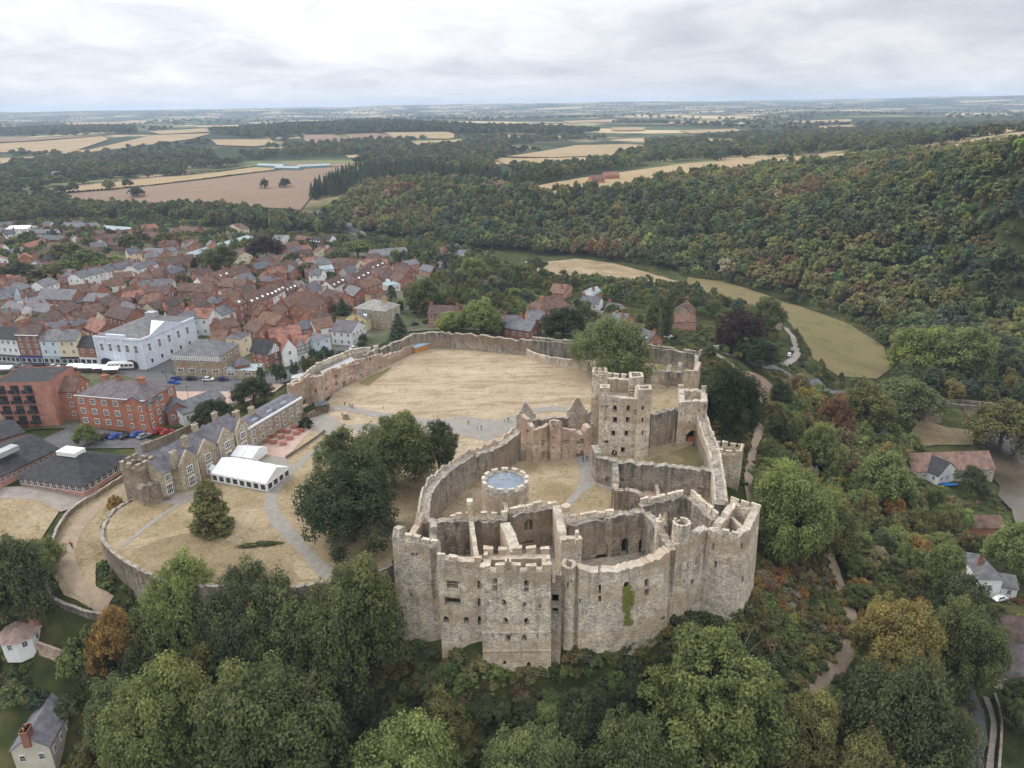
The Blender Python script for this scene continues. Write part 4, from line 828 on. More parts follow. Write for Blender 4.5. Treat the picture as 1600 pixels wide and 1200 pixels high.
# ---------------------------------------------------------------- houses
def winmesh(nx, ny, name='window', fw=.07):
    b = MB(); b.box(-.5, .5, -.10, .05, -.5, .5, 1)       # pane standing just proud of the wall
    for x0, x1 in ((-.54, -.46), (.46, .54)): b.box(x0, x1, -.16, .05, -.54, .54, 0)
    for z0, z1 in ((-.56, -.47), (.47, .56)): b.box(-.56, .56, -.17, .05, z0, z1, 0)
    for k in range(1, nx): b.box(k/nx-.5-.025, k/nx-.5+.025, -.13, 0, -.46, .46, 0)
    for k in range(1, ny): b.box(-.46, .46, -.13, 0, k/ny-.5-.022, k/ny-.5+.022, 0)
    return b.me(name, [M['white'], M['glass']])
WIN = winmesh(2, 2); WIN3 = winmesh(3, 2); WIN4 = winmesh(4, 2); WPLAIN = winmesh(1, 1)
def doormesh():
    b = MB(); b.box(-.5, .5, -.08, .05, 0, 1, 1)
    for x0, x1 in ((-.6, -.5), (.5, .6)): b.box(x0, x1, -.14, .05, 0, 1.08, 0)
    b.box(-.6, .6, -.15, .05, 1.0, 1.1, 0); return b.me('door', [M['white'], M['metal_dark']])
DOOR = doormesh()
def chimmesh():
    b = MB(); b.box(-.5, .5, -.5, .5, -1.2, 1, 0); b.box(-.58, .58, -.58, .58, .86, 1.0, 0)
    for x in (-.25, .25): b.cyl(x, 0, .17, .13, 1.0, 1.28, 7, 1)
    return b.me('chimney', [M['brick'], M['brick']])
CHIM = chimmesh()
def dormmesh():
    b = MB(); b.prism([(-.6, 0), (.6, 0), (.6, 1.5), (-.6, 1.5)], -.6, 1.0, 0)
    b.face([(-.6, -.004, 1.0), (.6, -.004, 1.0), (0, -.004, 1.6)], 0)
    b.face([(-.75, -.12, .95), (0, -.12, 1.7), (0, 1.9, 1.7), (-.75, 1.9, .95)], 1); b.face([(0, -.12, 1.7), (.75, -.12, .95), (.75, 1.9, .95), (0, 1.9, 1.7)], 1)
    b.box(-.4, .4, -.06, 0, 0, .9, 2); return b.me('dormer', [M['white'], M['roof'], M['glass']])
DORM = dormmesh()
HOUSES = []
BRICKS = [(.32, .15, .10), (.35, .17, .115), (.29, .14, .10), (.26, .135, .105), (.38, .19, .13)]
TILE = [(.118, .076, .061), (.104, .07, .06), (.132, .084, .066), (.095, .068, .06), (.15, .092, .068)]
SLATE = [(.135, .138, .148), (.11, .113, .123), (.155, .155, .165), (.128, .127, .135), (.12, .112, .126)]
WC = {'b': ('brick', None, 'red brick'), 'w': ('paint', (.76, .76, .75), 'white'), 'c': ('paint', (.66, .58, .42), 'cream'), 'u': ('paint', (.56, .66, .72), 'pale blue'), 'y': ('paint', (.68, .58, .30), 'yellow'), 's': ('stone_buff', (1, 1, 1), 'buff stone'), 'p': ('brick', (.46, .24, .185), 'pink brick'), 'g': ('paint', (.42, .38, .32), 'grey rendered'), 'd': ('brick', (.24, .10, .07), 'dark brick')}
RC = {'t': ('roof', TILE, 'brown tile'), 's': ('slate', SLATE, 'grey slate'), 'r': ('roof', [(.25, .125, .092), (.22, .115, .088)], 'red tile'), 'k': ('slate', [(.045, .046, .05)], 'black slate'), 'q': ('slate', [(.30, .36, .38)], 'pale blue-grey'), 'W': ('paint', [(.70, .71, .72)], 'white')}
def house(A, B, depth, he, rise, kind='g', wall_='b', roof='t', z=None, name='house', label=None, cat='house', group=None, chim=2, win=True, wc=None, rc=None, dorm=0, wsz=(1.0, 1.45), wmesh=None, fl=None, over=.35, parapet=0, door=False, wsp=2.9, sides=True, chs=1.0, chc=None, auto=None):
    A = np.array(A[:2], float); B = np.array(B[:2], float); d = B-A; Ln = float(np.linalg.norm(d)); d /= Ln; nv = np.array([-d[1], d[0]])
    c = (A+B)/2; ctr = c+nv*depth/2
    if z is None: z = T1(*ctr)
    rz = math.atan2(d[1], d[0]); o = empty(name, (c[0], c[1], z), rz)
    wm, wcol, wn = WC[wall_]; wcol = wc or wcol or random.choice(BRICKS); rm, rcs, rn = RC[roof]; rcol = rc or random.choice(rcs)
    k_ = random.uniform(.88, 1.12); wcol = tuple(x*k_ for x in wcol) if not wc else wcol
    x0, x1, y0, y1 = -Ln/2, Ln/2, 0, depth; b = MB(); zb = -5
    for p, q in (((x0, y0), (x1, y0)), ((x1, y0), (x1, y1)), ((x1, y1), (x0, y1)), ((x0, y1), (x0, y0))):
        b.face([(*p, zb), (*q, zb), (*q, he), (*p, he)])
    if kind == 'g': b.face([(x1, y0, he), (x1, y1, he), (x1, depth/2, he+rise)]); b.face([(x0, y1, he), (x0, y0, he), (x0, depth/2, he+rise)])
    if kind == 'G': b.face([(x0, y0, he), (x1, y0, he), (0, y0, he+rise)]); b.face([(x1, y1, he), (x0, y1, he), (0, y1, he+rise)])
    b.build('wall', M[wm], o, wcol)
    r = MB(); e = over; t_ = .22; ex = .18
    def slab(p):       # p: four corners in order, upper face
        n_ = Vector(np.subtract(p[1], p[0])).cross(Vector(np.subtract(p[2], p[0])))
        if n_.z < 0: p = p[::-1]
        k = len(r.V); r.V += [tuple(q) for q in p]+[(q[0], q[1], q[2]-t_) for q in p]; n = len(p)
        r.F.append(tuple(range(k, k+n))); r.M.append(0); r.F.append(tuple(range(k+2*n-1, k+n-1, -1))); r.M.append(0)
        for i in range(n):
            j = (i+1) % n; r.F.append((k+j, k+i, k+n+i, k+n+j)); r.M.append(0)
    zr = he+rise+t_; m = rise/(depth/2)
    if kind == 'g':
        ze = he+t_-e*m; ym = depth/2
        slab([(x0-ex, -e, ze), (x1+ex, -e, ze), (x1+ex, ym, zr), (x0-ex, ym, zr)]); slab([(x1+ex, depth+e, ze), (x0-ex, depth+e, ze), (x0-ex, ym+.003, zr-.003), (x1+ex, ym+.003, zr-.003)])
    elif kind == 'G':
        m = rise/(Ln/2); ze = he+t_-e*m
        slab([(x0-e, -ex, ze), (0, -ex, zr), (0, depth+ex, zr), (x0-e, depth+ex, ze)]); slab([(.003, -ex, zr-.003), (x1+e, -ex, ze), (x1+e, depth+ex, ze), (.003, depth+ex, zr-.003)])
    elif kind == 'f':
        slab([(x0+.15, .15, he-.4), (x1-.15, .15, he-.4), (x1-.15, depth-.15, he-.4), (x0+.15, depth-.15, he-.4)])
    else:
        ze = he+.1; q = [(x0-e, -e, ze), (x1+e, -e, ze), (x1+e, depth+e, ze), (x0-e, depth+e, ze)]
        if Ln >= depth: h = depth/2; r1, r2 = (x0+h, depth/2, zr), (x1-h, depth/2, zr); fs = [[q[0], q[1], r2, r1], [q[1], q[2], r2], [q[2], q[3], r1, r2], [q[3], q[0], r1]]
        else: h = Ln/2; r1, r2 = (0, h, zr), (0, depth-h, zr); fs = [[q[0], q[1], r1], [q[1], q[2], r2, r1], [q[2], q[3], r2], [q[3], q[0], r1, r2]]
        for f in fs: r.face(f)
        r.face([(p[0], p[1], ze-.01) for p in q[::-1]])
    ro = r.build('roof', M[rm], o, rcol)
    if parapet:
        pb = MB(); pb.box(x0-.1, x1+.1, -.15, .3, he-.1, he+parapet); pb.build('cornice', M['white'], o)
    cc = chc or random.choice(BRICKS[:3])
    for k in range(chim):
        if kind in 'gh': x = (x0+.6 if k == 0 else x1-.6) if k < 2 else (k-1.5)*Ln/4*(1 if k % 2 else -1); y = depth/2 if kind == 'g' else depth*.5; zc = he+rise*(1 if kind == 'g' else .8)
        else: x = random.choice((-.25, .25))*Ln*(0 if k else 1); y = depth*(.25 if k == 0 else .8); zc = he+rise*.8
        if kind == 'h': x = x*.55
        ch = obj('chimney', CHIM, ro, cc, (x, y, zc+.2), 0, (1.0*chs*random.uniform(.9, 1.5), .9*chs, 1.25*chs))
    def wrow(p, ang, width, skipz=0, cap=0):
        nf = fl or max(1, int((he-.4)/2.7)); n = max(1, int((width-.7)/wsp)); me = wmesh or WIN
        for f in range(nf):
            zc = he*(f+.56)/nf
            for k in range(n):
                s = (k+.5)/n*width; q = (p[0]+math.cos(ang)*s, p[1]+math.sin(ang)*s, zc)
                if door and f == 0 and k == n//2 and ang == 0: obj('door', DOOR, o, None, (q[0], q[1], 0), ang, (1.0, 1, 2.1)); continue
                obj('window', me, o, None, q, ang, (wsz[0], 1, min(wsz[1], he/nf*.62)))
    if win:
        tocam = lambda nx, ny: (nx*math.cos(rz)-ny*math.sin(rz))*(CAM[0]-ctr[0])+(nx*math.sin(rz)+ny*math.cos(rz))*(CAM[1]-ctr[1]) > .18*np.linalg.norm(CAM[:2]-ctr)
        if tocam(0, -1): wrow((x0, y0), 0, Ln)
        if sides and tocam(1, 0): wrow((x1, y0), math.pi/2, depth)
        if sides and tocam(-1, 0): wrow((x0, y1), -math.pi/2, depth)
    for k in range(dorm):
        x = x0+(k+.5)/dorm*Ln; obj('dormer', DORM, ro, None, (x, .55, he+.55*m*.9), 0, (.75, .8, .8))
    cat_ = cat; lab = label
    if not lab: lab = f'{wn} {"cottage" if Ln < 7 else "house"} with {"hipped " if kind == "h" else "gabled " if kind == "G" else ""}{rn} roof'; HOUSES.append((o, wn, rn, (ctr[0], ctr[1], z+he)))
    tag(o, lab, cat_, group)
    cs = [A-nv*1.5-d*1.5, B-nv*1.5+d*1.5, B+nv*(depth+1.5)+d*1.5, A+nv*(depth+1.5)-d*1.5]; EXCL.append([tuple(p) for p in cs])
    o['dims'] = (Ln, depth, he, rise); del o['dims']
    return o
def eh(u1, v1, u2, v2, he, dep, rise, kind='g', wall_='b', roof='t', **k):
    """a house from the picture's front eaves line"""
    A = PT(u1, v1, he); B = PT(u2, v2, he); return house(A, B, dep, he, rise, kind, wall_, roof, **k)
def bh(u1, v1, u2, v2, vt, dep, rise, kind='g', wall_='b', roof='t', z=0, **k):
    """a house from its front base line at height z and the eaves row above its middle"""
    A = P(u1, v1, z); B = P(u2, v2, z); m = (A+B)/2; he = zvert(vt, m[0], m[1])-z
    return house(A, B, dep, he, rise, kind, wall_, roof, z=z, **k)
# ---------------- castle house and its yard
def chouse():
    A = P(284, 772, 0)[:2]; B = P(478, 650, 0)[:2]; d = B-A; Ln = np.linalg.norm(d); d /= Ln; nv = np.array([-d[1], d[0]])
    o = empty('castle_house', (*A, 0), math.atan2(d[1], d[0])); tag(o, 'long buff stone mansion with five gables and slate roofs beside the garden', 'mansion')
    sl = (.13, .125, .14); wl = (1, 1, 1)
    def blk(x0, x1, y0, y1, he, rise, gable='x', nm='wing', chim=()):
        b = MB(); b.prism([(x0, y0), (x1, y0), (x1, y1), (x0, y1)], -3, he); r = MB(); e = .3
        if gable == 'x':      # ridge along the house
            ym = (y0+y1)/2; b.face([(x1, y0, he), (x1, y1, he), (x1, ym, he+rise)]); b.face([(x0, y1, he), (x0, y0, he), (x0, ym, he+rise)]); m = rise/((y1-y0)/2)
            r.face([(x0-.1, y0-e, he-e*m+.15), (x1+.1, y0-e, he-e*m+.15), (x1+.1, ym, he+rise+.15), (x0-.1, ym, he+rise+.15)]); r.face([(x1+.1, y1+e, he-e*m+.15), (x0-.1, y1+e, he-e*m+.15), (x0-.1, ym, he+rise+.15), (x1+.1, ym, he+rise+.15)])
        else:                 # gable to the garden
            xm = (x0+x1)/2; m = rise/((x1-x0)/2)
            for y, s in ((y0, 1), (y1, -1)):
                f = [(x0, y, he), (x1, y, he), (xm, y, he+rise)]; b.face(f if s > 0 else f[::-1])
            # raised gable parapet
            for (xa, xb) in ((x0-.25, xm), (x1+.25, xm)):
                s = 1 if xa < xb else -1; za = he-.1; zb_ = he+rise+.45
                b.prism([(xa, y0-.12), (xb, y0-.12), (xb, y0+.4), (xa, y0+.4)] if s > 0 else [(xb, y0-.12), (xa, y0-.12), (xa, y0+.4), (xb, y0+.4)], [za-.3, zb_-.9, zb_-.9, za-.3] if s > 0 else [zb_-.9, za-.3, za-.3, zb_-.9], [za+.35, zb_, zb_, za+.35] if s > 0 else [zb_, za+.35, za+.35, zb_])
            r.face([(x0-e, y0+.3, he-e*m+.12), (xm, y0+.3, he+rise+.12), (xm, y1, he+rise+.12), (x0-e, y1, he-e*m+.12)][::-1]); r.face([(xm, y0+.3, he+rise+.12), (x1+e, y0+.3, he-e*m+.12), (x1+e, y1, he-e*m+.12), (xm, y1, he+rise+.12)][::-1])
        w_ = b.build(nm, M['stone_buff'], o); rf = r.build('roof', M['slate'], o, sl); return w_, rf
    def win(x, y, z, w=1.3, h=1.6, me=WIN, ang=0): obj('window', me, o, None, (x, y, z), ang, (w, 1, h))
    D = 11.0
    blk(0, Ln*.52, 2.0, 2+D, 7.4, 3.4); blk(Ln*.52, Ln, .8, 9, 6.2, 1.4)
    gs = [(.02, .13, 0, 7.6), (.15, .27, .6, 7.4), (.30, .41, .8, 7.4), (.43, .53, 1.0, 7.2)]
    for k, (a, c, y, he) in enumerate(gs):
        x0, x1 = a*Ln, c*Ln; blk(x0, x1, y, y+D*.75, he, 3.3, 'y', 'gable_wing'); xm = (x0+x1)/2
        win(xm, y, 2.0, 2.2, 2.6, WIN4); win(xm, y, 5.6, 2.0, 1.8, WIN3); win(xm, y, 8.3, .8, 1.0) if k in (2, 3) else None
    for f in (.285, .42): win(f*Ln, 2, 2.0, 1.0, 1.7); win(f*Ln, 2, 5.3, 1.0, 1.5)
    for k in range(7):
        x = Ln*(.56+.065*k); win(x, .8, 1.7, 1.1, 1.5); win(x, .8, 4.6, 1.1, 1.3)
    pb = MB(); pb.box(Ln*.52, Ln+.1, .62, 1.0, 6.2, 6.9); pb.build('parapet', M['white'], o)
    blk(-3.2, 0.4, 2.0, 9.5, 7.3, 2.8, 'x', 'end_wing'); win(-1.7, 2.0, 2.2, 1.8, 2.8, WIN3); win(-1.7, 2.0, 5.6, 1.6, 1.5, WIN3)
    for x, y, z, s in ((1.2, 1.5, 10.6, 1.0), (Ln*.16, 5, 11, .9), (Ln*.28, 7.5, 11.5, 1), (Ln*.55, 6, 9.6, 1.15), (Ln*.66, 5.5, 8.6, 1.1), (Ln*.45, 9, 11, .9)):
        b = MB(); b.box(-.8*s, .8*s, -.55*s, .55*s, -3.5, 1.2, 0); b.box(-.9*s, .9*s, -.65*s, .65*s, 1.2, 1.45, 0)
        for q in (-.45, 0, .45): b.cyl(q*s, 0, .18, .14, 1.45, 1.95, 7, 0)
        b.build('chimney', M['stone_buff'], o, loc=(x, y, z))
    for x in (.13, .14, .28, .295, .42, .54, .78):
        b = MB(); b.tube((x*Ln, .75 if x > .5 else -.02 if x < .14 else .5, 0), (x*Ln, .75 if x > .5 else -.02 if x < .14 else .5, 7), .07, 5); b.build('drainpipe', M['white'], o)
    for k in range(3):
        b = MB(); x = Ln*(.62+.13*k); b.box(-1.3, 1.3, -.5, .5, -.03, .06, 0); s = obj('skylight', b.me('skylight', M['roofglass']), o, None, (x, 3, 7.15)); s.rotation_euler = (math.atan2(1.4, 4.1), 0, 0)
    # square crenellated tower at the near corner
    Q = [(-6.2, 6.4, 9.2), (-.8, 6.4, 9.2), (-.8, 12.8, 9.2), (-6.2, 12.8, 9.2)]
    tw = empty('mansion_tower', (*A, 0), math.atan2(d[1], d[0])); tag(tw, 'crumbling square battlemented tower at the near corner of the mansion', 'tower')
    wall(tw, Q, 1.0, -3, closed=True, rough=.3, mat='stone_dark'); merlons(tw, Q, 1.2, .9, 1.2, .7, .35, closed=True, mat='stone_dark', miss=.05); flat(tw, 'roof', Q, 7.6, 'stone_grey')
    wall(tw, [(-8.2, 4.5, 5.5), (-3.2, 3.2, 5.5)], 2.5, -3, mat='stone_dark', rough=.4, name='buttress_wall')
    EXCL.append([tuple(A+d*x+nv*y) for x, y in ((-8, -2), (Ln+2, -2), (Ln+2, 16), (-8, 16))])
    return A, d, nv, Ln
CH_A, CH_D, CH_N, CH_L = chouse()
def marquee(pL, pC, pR, vt, rise, label, bays, wins):
    """corner pixels on the ground: left, near corner, right"""
    a, c, e = (P(*q, 0)[:2] for q in (pL, pC, pR)); Lf = c-a; l1 = np.linalg.norm(Lf); Lf /= l1; n = np.array([-Lf[1], Lf[0]]); w = abs((e-c) @ n); he = zvert(vt, *c)
    o = empty('marquee', (*a, .05), math.atan2(Lf[1], Lf[0])); tag(o, label, 'marquee')
    for k in range(bays):
        x0, x1 = l1*k/bays+.02, l1*(k+1)/bays-.02; b = MB(); zr = he+rise
        b.face([(x0, -.12, he-.05), (x1, -.12, he-.05), (x1, w/2, zr), (x0, w/2, zr)]); b.face([(x0, w/2, zr), (x1, w/2, zr), (x1, w+.12, he-.05), (x0, w+.12, he-.05)]); b.build('roof_panel', M['canvas'], o)
        b = MB(); b.box(x0-.06, x0+.02, -.16, w+.16, he-.1, he-.02); b.tube((x0, -.14, he-.02), (x0, w/2, zr+.02), .05, 5); b.tube((x0, w/2, zr+.02), (x0, w+.14, he), .05, 5); b.build('roof_seam', M['lead'], o)
    b = MB(); b.prism([(0, 0), (l1, 0), (l1, w), (0, w)], 0, he); b.face([(l1, 0, he), (l1, w, he), (l1, w/2, he+rise-.05)]); b.face([(0, w, he), (0, 0, he), (0, w/2, he+rise-.05)]); b.build('wall', M['canvas'], o)
    for k in range(wins):
        obj('window', WPLAIN, o, None, (l1*(k+.5)/wins, 0, he*.48), 0, (l1/wins*.72, 1, he*.62))
    if wins:
        for k in range(4): obj('window', WPLAIN, o, None, (l1, w*(k+.5)/4, he*.48), math.pi/2, (w/4*.72, 1, he*.62))
    EXCL.append([tuple(a-n), tuple(c-n), tuple(c+n*w), tuple(a+n*w)]); return o
marquee((332,752), (418,769), (451,743), 755, 2.3, 'large white marquee with dark windows beside the mansion', 5, 8)
marquee((362,722), (396,726), (417,708), 716, 1.5, 'small white marquee behind the larger one, against the mansion', 2, 0)
marquee((326,742), (346,752), (352,744), 742, 1.0, 'little white entrance tent joining the large marquee to the mansion', 1, 0)
# ---------------------------------------------------------------- the town
SH = 'shop houses along the square'
def shopfront(o, Ln, col, h=2.9):
    b = MB(); b.box(-Ln/2+.15, Ln/2-.15, -.35, .1, 0, h, 0); b.box(-Ln/2+.1, Ln/2-.1, -.55, .1, h-.7, h, 0); s = b.build('shopfront', M['paint'], o, col)
    n = max(2, int(Ln/2.2))
    for k in range(n): obj('shop_window', WPLAIN, o, None, ((k+.5)/n*(Ln-.6)-(Ln-.6)/2, -.35, h*.42), 0, ((Ln-.6)/n*.8, 1, h*.62))
for (u1, v1, u2, v2, vt, wl_, rf, col, lab, fl, par) in [
    (-9,563,35,566,529,'w','k',(.10,.10,.11),'white shop house with dark grey shopfront at the left edge of the square',3,0),
    (35,566,70,567,525,'b','t',(.05,.06,.25),'four-storey red brick shop house with blue fascia on the square',4,.35),
    (70,567,98,568,532,'u','s',(.35,.42,.38),'pale blue three-storey shop house with slate roof on the square',3,0),
    (98,568,127,568,532,'c','s',(.035,.035,.04),'cream three-storey shop house with black shopfront on the square',3,0),
    (127,568,156,569,542,'b','k',(.75,.75,.74),'low red brick shop house with white shopfront beside the assembly rooms',2,0)]:
    o = bh(u1, v1, u2, v2, vt, 9.5, 3.2, 'g', wl_, rf, z=0, name='shop_house', label=lab, cat='shop', group=SH, fl=fl, chim=2, parapet=par, wsp=2.6)
    Ln = float(np.linalg.norm((P(u2, v2, 0)-P(u1, v1, 0))[:2]))
    for ch in list(o.children):
        if ch.name.startswith('window') and ch.location.z < 3.2 and abs(ch.location.y) < .1: bpy.data.objects.remove(ch)
    shopfront(o, Ln, col)
# assembly rooms
A, C_, R_ = P(157, 571, 0), P(229, 577, 0), P(286, 538, 0); dep = float(np.linalg.norm((R_-C_)[:2])); he = zvert(531, *C_[:2])
AS = house(A, C_, dep, he, 3.6, 'h', 'u', 's', z=0, name='assembly_rooms', label='large pale blue-white assembly rooms with hipped slate roof and pediment', cat='public building', win=False, chim=0, wc=(.60, .66, .74), rc=(.15, .15, .155))
Ln = float(np.linalg.norm((C_-A)[:2]))
for k in range(5): obj('window', WIN3, AS, None, ((k+.5)/5*Ln*.92-Ln*.46, 0, he*.66), 0, (1.5, 1, 3.2))
for k in range(5):
    obj('window', WIN3, AS, None, (Ln/2, (k+.5)/5*dep*.9+1, he*.66), math.pi/2, (1.5, 1, 3.2)); obj('window', WPLAIN, AS, None, (Ln/2, (k+.5)/5*dep*.9+1, he*.2), math.pi/2, (1.3, 1, 1.8))
for k in range(6):
    b = MB(); x = -Ln/2+Ln*k/5; b.box(x-.4, x+.4, -.22, 0, .2, he-.6); b.build('pilaster', M['paint'], AS, (.64, .70, .78)); b = MB(); y = dep*k/5; b.box(Ln/2, Ln/2+.2, y-.4+.2, y+.4-.1, .2, he-.6); b.build('pilaster', M['paint'], AS, (.64, .70, .78))
b = MB(); b.box(-Ln/2-.25, Ln/2+.25, -.35, .2, he-.55, he+.3); b.box(Ln/2-.2, Ln/2+.35, .2, dep+.2, he-.55, he+.3); b.box(-5, 4, -.3, .5, he+.3, he+1.5); b.build('cornice', M['paint'], AS, (.64, .70, .78))
b = MB(); yc = dep*.45; hw = dep*.3; b.face([(Ln/2+.36, yc-hw, he+.3), (Ln/2+.36, yc+hw, he+.3), (Ln/2+.36, yc, he+3.6)]); b.face([(Ln/2+.36, yc-hw, he+.3), (Ln/2+.36, yc, he+3.6), (Ln/2-6, yc, he+3.6)][::-1]); b.face([(Ln/2+.36, yc+hw, he+.3), (Ln/2-6, yc, he+3.6), (Ln/2+.36, yc, he+3.6)][::-1]); b.build('pediment', M['paint'], AS, (.60, .66, .74))
for x in (-Ln*.33, Ln*.22):
    b = MB(); n = 8
    for i in range(n):
        a0, a1 = math.pi*i/n, math.pi*(i+1)/n; b.face([(x, -.30, 1.9), (x+2.7*math.cos(a0), -.30, 1.9+1.7*math.sin(a0)), (x+2.7*math.cos(a1), -.30, 1.9+1.7*math.sin(a1))])
    b.box(x-2.7, x+2.7, -.30, -.1, 0, 1.9); b.build('arched_entrance', M['glass'], AS)
b = MB(); b.box(-2, 2, dep*.6, dep*.6+3.5, he+2, he+5.2); b.build('rooftop_plant', M['lead'], AS)
# stone library with timbered eaves band
LB = bh(275, 586, 348, 589, 556, 15, 4.2, 'h', 's', 's', z=0, name='library', label='square buff stone building with hipped slate roof and half-timbered top band', cat='public building', chim=0, wsz=(2.4, 1.2), wsp=4.4, fl=2)
Ln = float(np.linalg.norm((P(348, 589, 0)-P(275, 586, 0))[:2])); m_ = (P(348, 589, 0)+P(275, 586, 0))/2; he = zvert(556, *m_[:2])
b = MB(); b.box(-Ln/2-.3, Ln/2+.05, -.45, .1, he-1.9, he-.1, 0); tb = b.build('timber_band', M['white'], LB)
for k in range(26): b = MB(); x = -Ln/2+Ln*k/25; b.box(x-.1, x+.1, -.5, -.44, he-1.85, he-.15); b.build('timber', M['metal_dark'], tb)
bh(349, 590, 402, 590, 579, 9, .5, 'f', 's', 'q', z=0, name='library_annexe', label='low stone annexe with pale flat roof beside the half-timbered stone building', cat='building', chim=0, wsz=(2.6, 1.0), wsp=4.5)
o = eh(368, 573, 390, 569, 4.2, 6, 2.2, 'h', 'b', 's', name='clerestory_lantern', label='small slate pyramid lantern on the low annexe roof', cat='roof lantern', chim=0, win=False)
# red brick school house, flats and halls
o = bh(128, 664, 235, 674, 623, 15, 3.6, 'h', 'b', 's', z=0, name='brick_school_house', label='big red brick school house with purple slate roof and white windows', cat='school', wc=(.38, .165, .105), rc=(.125, .108, .113), chim=3, chs=1.5, fl=3, wsz=(1.7, 1.7), wmesh=WIN3, wsp=4.2, parapet=.3)
bh(200, 672, 236, 675, 632, 7, 2.5, 'G', 'b', 's', z=0, name='school_wing', label='red brick gabled wing projecting from the brick school house', cat='school', wc=(.38, .165, .105), chim=0, fl=3, wsz=(1.0, 1.6))
o = bh(6, 664, 92, 662, 597, 15, .8, 'f', 'p', 'k', z=0, name='flats', label='modern pink brick flats with glazed balconies', cat='flats', wc=(.40, .20, .15), chim=0, win=False)
m_ = (P(6, 664, 0)+P(92, 662, 0))/2; he = zvert(597, *m_[:2]); Ln = float(np.linalg.norm((P(92, 662, 0)-P(6, 664, 0))[:2]))
for k in range(3):
    for f in range(4):
        x = -Ln*.36+k*Ln*.24; b = MB(); b.box(x-1.5, x+1.5, -1.3, .05, he*(f+.2)/4.2, he*(f+.2)/4.2+.2, 0); b.box(x-1.5, x+1.5, -1.3, -1.22, he*(f+.2)/4.2+.2, he*(f+.2)/4.2+1.2, 1); b.box(x-1.3, x+1.3, -.1, -.02, he*(f+.2)/4.2+.2, he*(f+.2)/4.2+2.4, 1); b.build('balcony', [M['metal_dark'], M['glass']], o)
bh(88, 655, 128, 653, 612, 10, 3.6, 'g', 'b', 't', z=0, name='brick_house', label='red brick house with brown roof between the flats and the school house', cat='house', fl=3)
bh(265, 664, 298, 656, 642, 9, 3, 'G', 'b', 's', z=0, name='school_lodge', label='small red brick gabled lodge behind the parked cars', cat='house', chim=0)
eh(285, 648, 352, 622, 4, 9, 2.6, 'g', 'w', 's', name='long_workshop', label='long low slate-roofed building behind the dark round trees', cat='building', chim=0)
o = bh(33, 758, 132, 772, 752, 17, 4.8, 'h', 'p', 'k', z=-.6, name='school_hall', label='low pink brick school hall with dark pyramid roof and white skylight', cat='school', chim=0, wsz=(1.5, 2.4), wsp=2.0, fl=1, over=.9)
b = MB(); b.box(-3.2, 3.2, 6.6, 10.4, 6.9, 8.15); b.build('skylight', M['white'], o)
o = bh(-26, 775, 94, 716, 727, 19, 3.0, 'g', 'p', 'k', z=-.6, name='school_block', label='long low pink brick school block with dark roof at the left edge', cat='school', chim=0, wsz=(1.1, .8), wsp=1.6, fl=1, over=.9)
b = MB(); b.box(-3, 3, 3, 6, 6.5, 8); b.build('skylight', M['lead'], o)
eh(-40, 700, 38, 673, 4, 16, 1.6, 'g', 'b', 'k', name='low_block', label='low dark-roofed block beside the car park at the left edge', cat='building', chim=0)
# half-timbered and gabled fronts facing the street below the bailey wall
def timber(o, n, he, Ln, rise):
    b = MB()
    for k in range(n+1): x = -Ln/2+Ln*k/n; b.box(x-.09, x+.09, -.09, .02, 2.6, he+rise*(1-abs(2*k/n-1)))
    for z in (2.6, he*.72, he): b.box(-Ln/2, Ln/2, -.10, .02, z-.1, z+.1)
    b.build('timber_frame', M['metal_dark'], o)
o = eh(397, 549, 421, 553, 6.2, 10, 3.6, 'g', 'b', 'k', name='corner_house', label='red brick corner house with dark steep roof beside the library annexe', cat='house')
o = eh(421, 554, 440, 547, 6.2, 11, 4.4, 'G', 'b', 'k', name='gabled_house', label='red brick house with black-and-white half-timbered gable', cat='house', chim=1)
b = MB(); Ln = 4.2; b.face([(-Ln, -.05, 6.1), (Ln, -.05, 6.1), (0, -.05, 10.2)]); g_ = b.build('gable_panel', M['white'], o); timber(g_, 8, 6.1, Ln*2, 4.0)
eh(441, 547, 463, 543, 7.2, 12, 4, 'G', 'w', 'r', name='gabled_house', label='white rendered house with tall plain gable on the street', cat='house', chim=1)
for a_, lab in (((463, 543, 476, 539), 'black-and-white timber-framed gabled house beside the plain white gable'), ((476, 539, 490, 533), 'black-and-white timber-framed gabled house beside the pale blue house')):
    o = eh(*a_, 6, 10, 3, 'G', 'w', 'r', name='timbered_house', label=lab, cat='house', chim=0, win=False); timber(o, 7, 6, 4.6, 2.6)
eh(490, 534, 516, 525, 6.8, 9, 2, 'h', 'u', 's', name='pale_blue_house', label='pale blue rendered house with hipped slate roof on the street', cat='house')
eh(519, 517, 547, 521, 4.8, 10, 3.6, 'g', 'b', 's', name='slate_house', label='red brick house with long slate roof behind the white gabled one', cat='house')
eh(549, 519, 571, 507, 6.4, 10, 3.2, 'G', 'w', 's', name='gabled_house', label='white gabled house with bay windows at the street bend', cat='house', chim=1)
eh(571, 498, 587, 489, 6.4, 10, 3, 'g', 'y', 's', dorm=2, name='yellow_house', label='pale yellow house with two dormers beside the big stone house', cat='house')
eh(552, 481, 602, 486, 9.5, 13, 3.4, 'h', 's', 's', rc=(.24, .235, .215), name='stone_house', label='big square buff stone house with hipped pale slate roof', cat='house', wsp=4, chs=1.6, chc=(.45, .36, .2))
eh(668, 489, 713, 491, 7, 9, 3, 'g', 'b', 't', name='brick_house', label='red brick house with arched white windows just over the bailey wall', cat='house', wsz=(1.5, 2.0))
eh(782, 504, 812, 507, 6, 7.5, 3, 'g', 'b', 's', name='brick_house', label='small red brick house with slate roof between trees over the bailey wall', cat='house')
